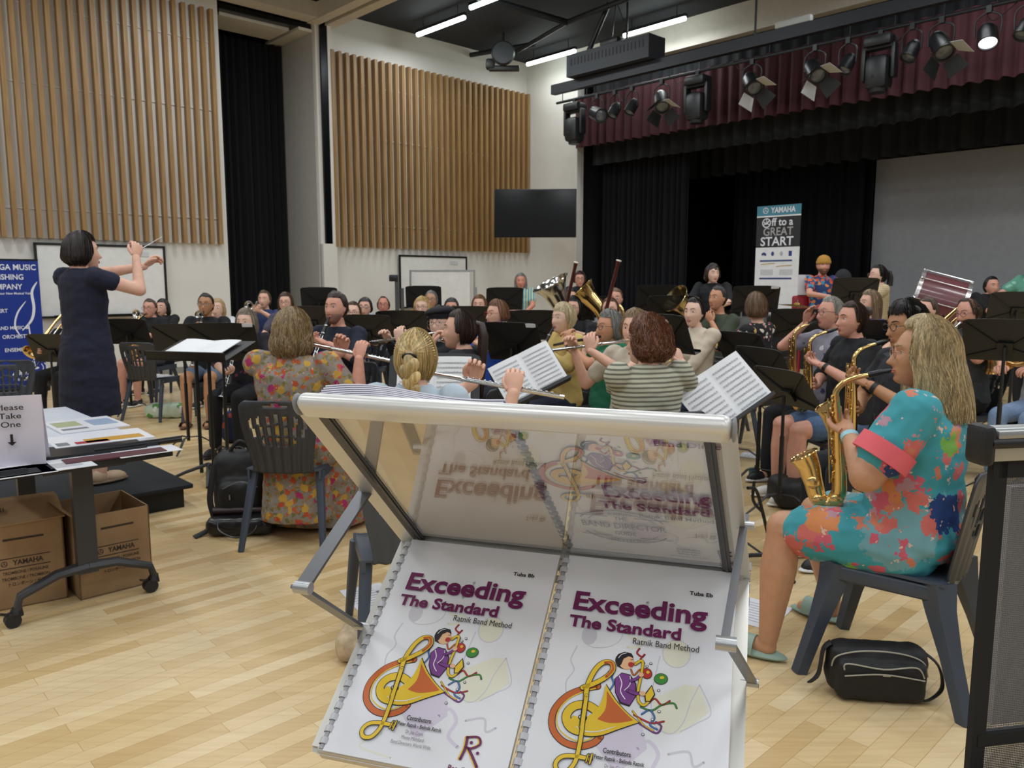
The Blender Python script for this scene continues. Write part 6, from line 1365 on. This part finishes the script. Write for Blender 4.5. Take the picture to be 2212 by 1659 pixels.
# ---------------------------------------------------------------- music stands of the band
MSG = dict(group='black music stands among the band')
def st_(lab, px, py, Y, yaw, **k): return music_stand(lab, P(px, py, Y), yaw, **k)
st_('black music stand left of the conductor, in front of the trombonist', 112, 752, 8.0, -12)
st_('black music stand between the conductor and the man in the black tee shirt', 276, 716, 8.9, -8)
st_('black music stand in front of the man in grey-blue shorts', 398, 735, 6.9, 0, wd=.55)
st_('black music stand with a small name label behind the conductor desk', 482, 738, 6.45, -3, wd=.58, ht=.34, tag_=True)
st_('upright black music stand in front of the grey folding panel', 690, 645, 10.9, 0, tilt=12)
st_('black music stand just left of the man in the navy shirt', 676, 690, 8.6, -5)
st_('black music stand in front of the woman in the bright patterned top', 792, 712, 7.6, -10)
st_('wide black music stand in front of the blonde woman with glasses', 868, 702, 7.9, 5, sheets=0)
st_('black music stand in front of the small whiteboard, behind the blonde woman', 915, 641, 11.3, 0, tilt=12)
st_('black music stand held before the woman in blue plaid', 1090, 645, 10.9, 8, tilt=14)
st_('black music stand between the blue top and the mustard shirt', 1150, 702, 7.7, 5)
st_('low black music stand in front of the bright blue top', 1108, 738, 5.9, -35, tag_=True)
st_('black music stand behind the head of the beret player', 1012, 690, 8.6, 0)
st_('black music stand at the left of the dark red bassoon', 1282, 668, 9.0, 0)
st_('black music stand before the dark curtains with white paper on its ledge', 1420, 642, 9.6, 0)
st_('black music stand behind the woman in the cream cardigan', 1450, 668, 8.4, -5)
st_('black music stand beside the woman in the cream cardigan, seen edge-on', 1440, 720, 6.0, -60)
st_('black music stand with paper in front of the tall banner', 1632, 646, 8.8, -5, tag_=True)
st_('black music stand right of the woman in the black floral shirt', 1722, 698, 8.0, -22)
st_('black music stand in front of the mustard beanie', 1846, 628, 9.0, -5)
st_('black music stand behind the woman in the black shirt', 1893, 725, 7.2, -15)
st_('foremost tilted black music stand of the saxophone row', 1700, 838, 5.0, -72, tilt=35, rot=0.0)
st_('middle tilted black music stand of the saxophone row', 1650, 790, 5.7, -68, tilt=30)
st_('rear tilted black music stand of the saxophone row', 1602, 752, 6.4, -60, tilt=30)
st_('black music stand at the right edge in front of the player in jeans', 2172, 735, 5.3, -38, tilt=25)
st_('black music stand behind the brass at the right edge', 2196, 662, 7.9, -15)
st_('black music stand with pale blue pages before the woman in the floral dress', 722, 778, 5.25, 108, tilt=28, sheets=1, tint=mat('pale_blue_paper', '9fc4d8', .6), sheetlabel='pale blue pages on the music stand of the woman in the floral dress')
st_('black music stand with open white music before the blonde braid', 938, 822, 4.35, 178, tilt=22, sheets=2, sheetlabel='open sheet music in front of the blonde braid', big=.98)
st_('black music stand with white music left of the striped top', 1142, 812, 4.5, 196, tilt=30, rot=.42, sheets=2, big=.92, wd=.40, ht=.27, sheetlabel='tilted sheet music left of the striped top')
st_('black music stand with white music right of the striped top', 1566, 858, 4.15, 200, tilt=34, rot=.50, sheets=2, big=1.04, wd=.42, ht=.28, sheetlabel='tilted sheet music right of the striped top')
# conductor's desk
c = Gp(437, 757, .99); t = thing('conductor_stand', 'wide black conductor stand with a flat desk and two posts', 'music stand', (c.x, c.y, 0), R(165))
g = G(); Td = Matrix.Translation((0, 0, .99)) @ Matrix.Rotation(R(74), 4, 'X'); g.box((0, 0, 0), (.66, .006, .42), 0, Td); g.box((0, .03, -.2), (.66, .07, .012), 0, Td); g.build('desk', stm, t, 0)
for x in (-.05, .06):
    g = G(); g.cyl((x, 0, .05), (x, 0, .96), .014, 10); g.build('pole', stm, t)
g = G()
for k in range(4): a_ = PI/2*k+.6; g.tube([(0, 0, .12), (.16*math.cos(a_), .16*math.sin(a_), .07), (.30*math.cos(a_), .30*math.sin(a_), .012)], [.014, .013, .011], 8)
g.build('foot', stm, t)
ps = thing('score', 'white open score lying on the conductor stand', 'sheet music', (c.x, c.y, .99), R(165)); g = G(); g.surf([[(x, .012+.014*abs(math.sin(x*9)), z) for x in np.linspace(-.24, .24, 13)] for z in (-.17, 0, .16)], 0, .006, Matrix.Rotation(R(74), 4, 'X')); g.build('pages', sheetm, ps, .9)
# chair with papers near the conductor
q = Gp(322, 908, 0)
cc = place_chair(Vector((q.x, q.y+.15, 0)), R(-12), '', label='empty slate-blue plastic chair with white papers on its seat near the conductor')
pp = thing('sheet_of_paper', 'white papers lying on the seat of the empty blue chair', 'paper', (q.x+.02, q.y+.20, .462), R(-30)); g = G(); g.box((0, 0, .004), (.30, .21, .008)); g.build('sheet', pw, pp, 0)
# ---------------------------------------------------------------- banners
q = P(92, 700, 10.9); Wd = .86
bn = thing('pull_up_banner', 'blue pull-up banner of a music publishing company at the left wall', 'banner', (q.x, q.y, 0), math.atan2(U.y, U.x))
g = G(); g.box((-Wd/2, 0, .93), (Wd, .004, 1.72)); g.build('banner_sheet', mat('royal_blue_vinyl', '17348f', .35), bn, 0)
g = G(); g.rbox((-Wd/2, 0, .04), (Wd+.04, .2, .08), .02); g.tube([(-Wd/2, .02, .05), (-Wd/2, .03, 1.78)], .012, 6); g.box((-Wd/2, 0, 1.795), (Wd, .02, .02)); g.build('cassette', mat('dark_aluminium', '26282c', .4, .6), bn)
g = G(); Mb = frameM((-Wd/2, -.003, 0), (1, 0, 0), (0, 0, 1))
for s_, x, z, sz, al, b_ in (('GA MUSIC', .40, 1.66, .105, 'RIGHT', .02), ('PUBLISHING', .0, 1.53, .10, 'CENTER', .02), ('COMPANY', 0, 1.40, .10, 'CENTER', .02), ('Your New Musical Voice', .34, 1.33, .045, 'RIGHT', .015), ('BAND MUSIC &', .06, .86, .065, 'CENTER', .015), ('ORCHESTRA', .12, .74, .07, 'CENTER', .015), ('ENSEMBLE', .10, .56, .07, 'CENTER', .015), ('CONCERT', -.12, 1.09, .07, 'CENTER', .015), ('Alan', .22, .24, .12, 'RIGHT', .03), ('Publications', .27, .16, .055, 'RIGHT', .01)):
    text(g, s_, x, z, sz, Mb, 0, b_, .9, align=al, shear=.25 if s_ == 'Alan' else 0)
def s3(pts, w_, tp=False): stroke(g, pts, w_, 0, Mb, .001, 6, tp)
s3([(.40, 1.50), (.33, 1.36), (.34, 1.15), (.30, .98), (.18, .84)], .035, True); s3([(.25, 1.24), (.14, 1.08), (.10, .9), (.16, .76)], .022, True); s3([(.26, .93), (.28, .6), (.30, .32)], .016); disc2(g, .30, .32, .05, .018, 0, Mb, .001)
for k in range(3):
    for s_ in (-1, 1): s3([(.30+s_*(.08+.035*k), .32+.05+.012*k), (.30+s_*(.10+.05*k), .32), (.30+s_*(.08+.035*k), .32-.05-.012*k)], .010)
g.build('lettering', mat('white_print', 'e4e8f2', .5), bn, 0)
yb = thing('pull_up_banner', 'tall white, black and teal pull-up banner reading Off to a Great Start on the stage', 'banner', M=Matrix.Translation(MS @ Vector((0, 0, 0))))
xa, xb = stx(1630, .22), stx(1724, .22); B0 = MS @ Vector((xa, .22, SH)); yb.location = B0; yb.rotation_euler = (0, 0, math.atan2(DS.y, DS.x)); Wb = xb-xa; Hb = P(1678, 443, (MS @ Vector(((xa+xb)/2, .22, 0))).y).z-SH
g = G(); ctx = [('white_vinyl', 'e9ebef', 0, .615), ('dark_vinyl', '2a2a2d', .615, .895), ('white_vinyl', 'e9ebef', .895, .908), ('teal_vinyl', '4a8ba0', .908, 1.0)]
for i, (n_, c_, a_, b_) in enumerate(ctx): g.box((Wb/2, 0, .06+(Hb-.06)*(a_+b_)/2), (Wb, .005, (Hb-.06)*(b_-a_)), i)
g.build('banner_sheet', [mat(n_, c_, .5) for n_, c_, _, _ in ctx], yb, 0)
g = G(); g.rbox((Wb/2, 0, .035), (Wb+.04, .22, .07), .02); g.box((Wb/2, .02, Hb/2), (.02, .02, Hb)); g.build('cassette', alu, yb)
Mb = frameM((0, -.004, .06), (1, 0, 0), (0, 0, 1)); hh = Hb-.06; g = G()
text(g, 'YAMAHA', Wb*.60, hh*.933, .135, Mb, 0, .03, .82, align='CENTER'); ring2(g, Wb*.20, hh*.957, .055, Mb)
ring2(g, Wb*.23, hh*.842, .085, Mb); stroke(g, [(Wb*.18, hh*.850), (Wb*.22, hh*.833), (Wb*.29, hh*.862)], .022, 0, Mb, .001)
text(g, 'ff to a', Wb*.35, hh*.815, .185, Mb, 0, .02, .92); text(g, 'GREAT', Wb*.5, hh*.725, .20, Mb, 1, .014, .92, align='CENTER'); text(g, 'START', Wb*.48, hh*.632, .215, Mb, 0, .02, 1.0, align='CENTER')
for k in range(4): 
    if k == 3: g.box((Wb*(.2+.2*k), hh*.555, .001), (.06, .09, .0005), 2, Mb)
    elif k == 0: poly2(g, [(Wb*.14, hh*.555), (Wb*.18, hh*.57), (Wb*.22, hh*.568), (Wb*.26, hh*.55), (Wb*.24, hh*.535), (Wb*.19, hh*.545), (Wb*.15, hh*.54)], 2, Mb, .001)
    else: disc2(g, Wb*(.2+.2*k), hh*.555, .028, .04, 2 if k == 1 else 3, Mb, .001)
for z in (.490, .325): g.box((Wb*.48, hh*z, .001), (Wb*.74, .028, .0005), 2, Mb)
for x, z, w2 in ((.2, .455, .25), (.56, .435, .28)): stroke(g, [(Wb*(x-.06), hh*z), (Wb*(x+.04), hh*(z+.006)), (Wb*(x+w2), hh*(z+.010))], .014, 4, Mb, .001)
for k in range(6): g.box((Wb*.28, hh*(.405-.009*k), .001), (Wb*.3, .006, .0005), 3, Mb); g.box((Wb*.72, hh*(.405-.009*k), .001), (Wb*.3, .006, .0005), 3, Mb)
g.build('print', [mat('white_print'), mat('grey_print', 'a9a9ac', .5), mat('navy_print', '2c3f80', .5), mat('light_grey_print', 'b4b6be', .5), mat('gold_print', 'c9a24a', .5)], yb, 0)
# ---------------------------------------------------------------- lighting bar over the stage front
BY = -1.75; lb = thing('lighting_bar', 'long black lighting bar hung across the front of the stage', 'lighting bar', MS @ Vector((2.5, BY, 5.0)), math.atan2(DS.y, DS.x))
steel = mat('bar_steel', '2b2e33', .5, .3)
g = G(); g.box((5.6, 0, .09), (11.2, .12, .17)); g.build('beam', steel, lb, 0)
g = G(); g.cyl((.1, 0, -.16), (11.2, 0, -.16), .024, 10); 
for k in range(19): g.cyl((.25+.6*k, 0, -.16), (.25+.6*k, 0, .02), .008, 6)
g.build('pipe', steel, lb)
g = G()
for x in (1.75, 4.2, 6.9, 9.6): g.cyl((x, 0, .17), (x, 0, H_CEIL-5.0), .018, 8)
g.build('hanger', steel, lb)
g = G(); rnd = random.Random(2)
for k in range(9): x = .4+1.15*k; g.tube(bez([(x, .02, -.14), (x+.1, .03, -.25-rnd.uniform(0, .12)), (x+.3, .02, -.22), (x+.42, .02, -.12)], 5), .006, 5)
g.build('cables', mat('black_cable', '0c0c0e', .5), lb)
dt = thing('ducted_unit', 'black louvred box unit on the left end of the lighting bar', 'duct', MS @ Vector((3.05, BY, 5.19)), math.atan2(DS.y, DS.x))
g = G(); g.box((.92, 0, .19), (1.84, .45, .38)); g.build('casing', mat('unit_grey', '33373e', .6), dt, 0)
g = G()
for k in range(21): g.box((.12+.08*k, -.228, .24), (.02, .008, .12))
g.build('louvres', mat('unit_slot', '1b1d21', .6), dt, 0)
g = G(); g.tube([(.3, 0, .38), (.80, 0, 1.15)], .045, 8); g.tube([(.85, 0, .38), (.95, 0, 1.15)], .008, 6); g.tube([(1.3, 0, .38), (.95, 0, 1.15)], .008, 6); g.rbox((.95, -.05, .43), (.4, .3, .12), .03); g.build('suspension', blk, dt)
def bx_(px): return stx(px, BY)
lbody = mat('lantern_black', '1f2124', .4); barn = mat('barn_door', 'c7c9c6', .5); lens = mat('lamp_lens', '70757c', .08, .3)
for px, kind, lab in ((1238, 'mover', 'moving-head stage light at the left end of the lighting bar'), (1285, 'profile', 'slim profile stage light pointing right, beside the leftmost moving head'), (1322, 'par', 'small par can, left of the two between profile light and barn-door spot'),
                      (1358, 'par', 'small par can just left of the first barn-door spot'), (1420, 'fres', 'barn-door spot, leftmost of the four on the bar'), (1495, 'mover', 'moving-head stage light between the two leftmost barn-door spots'), (1608, 'fres2', 'barn-door spot with two pale flaps, left of the pair in mid bar'),
                      (1738, 'fres2', 'barn-door spot with two pale flaps, right of the pair in mid bar'), (1806, 'par', 'small par can between the mid-bar barn doors and the big moving head'), (1873, 'mover', 'large moving-head stage light, the rightmost of its kind'), (1938, 'par', 'par can right of the large moving head'),
                      (1998, 'fres', 'barn-door spot near the right end with one pale flap'), (2094, 'parlit', 'par can with a bright white lens near the right edge'), (2172, 'par', 'rightmost par can on the lighting bar')):
    x = bx_(px); base = MS @ Vector((x, BY, 4.84)); t = thing('stage_light', lab, 'stage light', base, math.atan2(DS.y, DS.x), 'lanterns on the lighting bar')
    t.scale = (1.22, 1.22, 1.22); g = G(); g.box((0, 0, -.03), (.05, .05, .07)); g.build('clamp', lbody, t, 0)
    if kind == 'mover':
        g = G(); g.rbox((0, 0, -.12), (.30, .24, .12), .03); g.build('base', lbody, t)
        g = G()
        for q in (-1, 1): g.rbox((q*.16, 0, -.34), (.05, .13, .38), .025)
        g.rbox((0, 0, -.18), (.34, .12, .05), .02); g.build('yoke', lbody, t)
        g = G(); g.rbox((0, 0, -.45), (.25, .24, .36), .06); g.tube([(0, 0, -.60), (0, 0, -.66)], [.10, .09], 16); g.ball((-.02, -.122, -.5), (.014, .006, .014), 8); g.build('head', lbody, t)
    else:
        s_ = {'par': .8, 'parlit': .95}.get(kind, 1.0); a_ = {'fres': .55, 'fres2': .7, 'profile': 1.2}.get(kind, .25); Rt = Matrix.Rotation(-a_ if kind != 'par' else .2, 4, 'Y') @ Matrix.Rotation(-.5, 4, 'X')
        g = G(); g.tube(bez([(-.12*s_, 0, -.28), (-.12*s_, 0, -.12), (0, 0, -.06), (.12*s_, 0, -.12), (.12*s_, 0, -.28)], 4), .009, 6); g.build('yoke', lbody, t)
        C_ = Matrix.Translation((0, 0, -.28)) @ Rt; L = {'par': .2, 'parlit': .22, 'profile': .42}.get(kind, .30)
        g = G(); g.lathe([(0, L*.55), (.06*s_, L*.55), (.095*s_, L*.3), (.10*s_, -L*.35), (.105*s_, -L*.5), (.088*s_, -L*.5), (.085*s_, -L*.42)], 18, 0, C_); hs_ = g.build('housing', lbody, t, .6)
        g = G(); g.lathe([(.088*s_, -L*.42), (.05*s_, -L*.46), (0, -L*.47)], 16, 0, C_); g.build('lens', mat('lit_lens', 'eef0ff', .3, emit=3) if kind == 'parlit' else lens, hs_)
        if kind.startswith('fres'):
            for i_, (an, pale) in enumerate(((0, 1), (PI, kind == 'fres2'), (PI/2, 0), (-PI/2, 0))):
                Mf = C_ @ Matrix.Rotation(an, 4, 'Z') @ Matrix.Translation((.10, 0, -L*.5)) @ Matrix.Rotation(-.7, 4, 'Y')
                g = G(); g.add([(0, -.08, 0), (0, .08, 0), (0, .11, -.17), (0, -.11, -.17), (.004, -.08, 0), (.004, .08, 0), (.004, .11, -.17), (.004, -.11, -.17)], [(0, 1, 2, 3), (7, 6, 5, 4), (0, 4, 5, 1), (1, 5, 6, 2), (2, 6, 7, 3), (3, 7, 4, 0)], 0, Mf); g.build('barn_door', barn if pale else lbody, hs_, 0)
# ceiling members and the round unit near the corner
g = G()
for a_, b_, r_ in ((Gp(1155, 95, 6.2), Gp(1010, 120, 6.25), .05), (Gp(850, -60, 6.2), Gp(1225, 48, 6.2), .06), (Gp(1225, 48, 6.2), Gp(1500, -60, 6.2), .05), (Gp(1225, 48, 6.2), Gp(1115, 112, 6.1), .04)): g.cyl(a_, b_, r_, 8)
g.build('trim_9', steel, None, kind='structure')
q = Gp(1087, 118, 5.9); t = thing('ceiling_unit', 'round grey drum-shaped unit with a bracket on the ceiling near the corner', 'ceiling fixture', q, 0)
g = G(); g.tube([(0, -.16, 0), (0, -.10, 0), (0, .2, .02)], [.20, .23, .16], 24); g.build('drum', mat('drum_grey', '4a4d52', .5, .4), t)
g = G(); g.rbox((.02, 0, -.26), (.6, .12, .10), .02); g.rbox((-.25, 0, -.18), (.18, .16, .2), .04); g.tube([(0, .1, 0), (0, .1, .44)], .03, 8); g.build('bracket', blk, t)
q = P(1672, 78, 12.2); t = thing('junction_unit', 'small white box on top of the lighting bar', 'box', MS @ Vector((bx_(1690), BY, 5.18)), math.atan2(DS.y, DS.x)); g = G(); g.rbox((0, 0, .05), (.55, .10, .10), .02); g.build('casing', mat('white_box', 'b9bdbc', .5), t)
# ---------------------------------------------------------------- percussion
q = P(2025, 655, 8.9); dr = thing('bass_drum', 'maroon concert bass drum tilted on its stand before the grey screen', 'drum', (q.x, q.y, 0)); ax = Vector((.86, -.42, -.28)).normalized(); x_, y_, z_ = fr(ax); Md = Matrix((x_, y_, z_)).transposed().to_4x4(); Md.translation = (0, 0, q.z)
R_ = .30; L = .25
g = G(); g.lathe([(R_, -L), (R_, L)], 40, 0, Md); g.build('shell', mat('maroon_shell', '6d3f43', .3, coat=.4), dr, 1)
g = G(); g.lathe([(0, L+.001), (R_-.01, L+.001)], 40, 0, Md); g.lathe([(R_-.01, -L-.001), (0, -L-.001)], 40, 0, Md); g.build('drumhead', mat('drumhead_white', 'dfe6e2', .4), dr, 0)
g = G()
for s_ in (-1, 1): g.lathe([(R_, s_*(L-.03)), (R_+.012, s_*(L-.03)), (R_+.012, s_*(L+.012)), (R_-.004, s_*(L+.012))], 40, 0, Md)
g.build('hoop', mat('hoop_chrome', 'c9c4c4', .25, .8), dr)
g = G()
for k in range(8): a_ = 2*PI*k/8; p1 = Md @ Vector(((R_+.02)*math.cos(a_), (R_+.02)*math.sin(a_), -L)); p2 = Md @ Vector(((R_+.02)*math.cos(a_), (R_+.02)*math.sin(a_), L)); g.cyl(p1, p2, .006, 6); g.ball(p1, .014, 8); g.ball(p2, .014, 8)
g.build('tension_rods', nickel, dr)
g = G()
for sx_ in (-1, 1):
    for sy_ in (-1, 1): g.cyl((sx_*.25, sy_*.18, .02), (sx_*.05, sy_*.28, q.z), .012, 8)
g.build('stand', blk, dr)
def cymbal(px, py, Y, lab, r=.2):
    q = P(px, py, Y); t = thing('cymbal', lab, 'cymbal', (q.x, q.y, 0)); g = G(); g.lathe([(0, .03), (.03, .03), (.04, .012), (r, -.01), (r, -.013), (.04, .008), (0, .02)], 32, 0, Matrix.Translation((0, 0, q.z)) @ Matrix.Rotation(.12, 4, 'Y')); g.build('plate', mat('cymbal_bronze', '9a7a3c', .3, .9), t)
    g = G(); g.cyl((0, 0, .4), (0, 0, q.z+.06), .008, 8)
    for k in range(3): a_ = 2*PI*k/3; g.cyl((0, 0, .42), (.25*math.cos(a_), .25*math.sin(a_), .01), .008, 6)
    g.build('stand', nickel, t)
cymbal(1722, 660, 8.6, 'flat bronze cymbal on a thin stand left of the mustard beanie'); cymbal(1602, 655, 9.2, 'bronze cymbal half hidden behind the music stand by the banner', .17)
q = P(1622, 700, 8.9); t = thing('snare_drum', 'small grey drum on a chrome stand behind the black floral shirt', 'drum', (q.x, q.y, 0)); g = G(); g.lathe([(0, -.08), (.17, -.08), (.17, .08), (0, .08)], 28, 0, Matrix.Translation((0, 0, q.z))); g.build('shell', mat('grey_shell', '8f9296', .3, .5), t, .5)
g = G()
for k in range(3): a_ = 2*PI*k/3; g.cyl((0, 0, q.z-.1), (.22*math.cos(a_), .22*math.sin(a_), .01), .009, 6)
g.build('stand', nickel, t)
q = P(1737, 612, 10.3); t = thing('notice_board_stand', 'white paper notice on a red stand left of the mustard beanie', 'notice', (q.x, q.y, 0)); g = G(); g.box((0, 0, q.z-.02), (.16, .01, .26)); g.build('notice', pw, t, 0)
g = G(); text(g, 'THE', .0, -.06, .06, frameM((0, -.007, q.z), (0, 0, 1), (-1, 0, 0)), 0, .02); g.build('print', ptx, t, 0)
g = G(); g.rbox((0, .06, q.z-.3), (.24, .1, .28), .03); g.cyl((0, .06, .03), (0, .06, q.z-.3), .02, 8); g.cyl((0, .06, 0), (0, .06, .03), .16, 16); g.build('pedestal', mat('red_case', '9c2430', .4), t)
# audio pole and cart in front of the slatted wall
q = P(857, 620, 14.4); t = thing('microphone_trolley', 'tall grey camera pole on a trolley in front of the whiteboards', 'stand', (q.x, q.y, 0)); g = G(); g.cyl((0, 0, .1), (0, 0, q.z+.12), .035, 10); g.cyl((.10, .0, .1), (.10, 0, q.z-.02), .03, 10); g.build('pole', mat('grey_post', '5a5d61', .4, .4), t)
g = G(); g.rbox((-.05, 0, q.z+.16), (.16, .14, .12), .02); g.build('camera_head', lbody, t); g = G(); g.box((.05, 0, .08), (.7, .5, .08)); g.build('base', lbody, t, 0)
# far left chair edge
q = P(-2, 780, 6.2); cc = place_chair(Vector((q.x-.02, q.y, 0)), R(200), '', label='dark plastic chair cut off by the left edge of the photo behind the table')
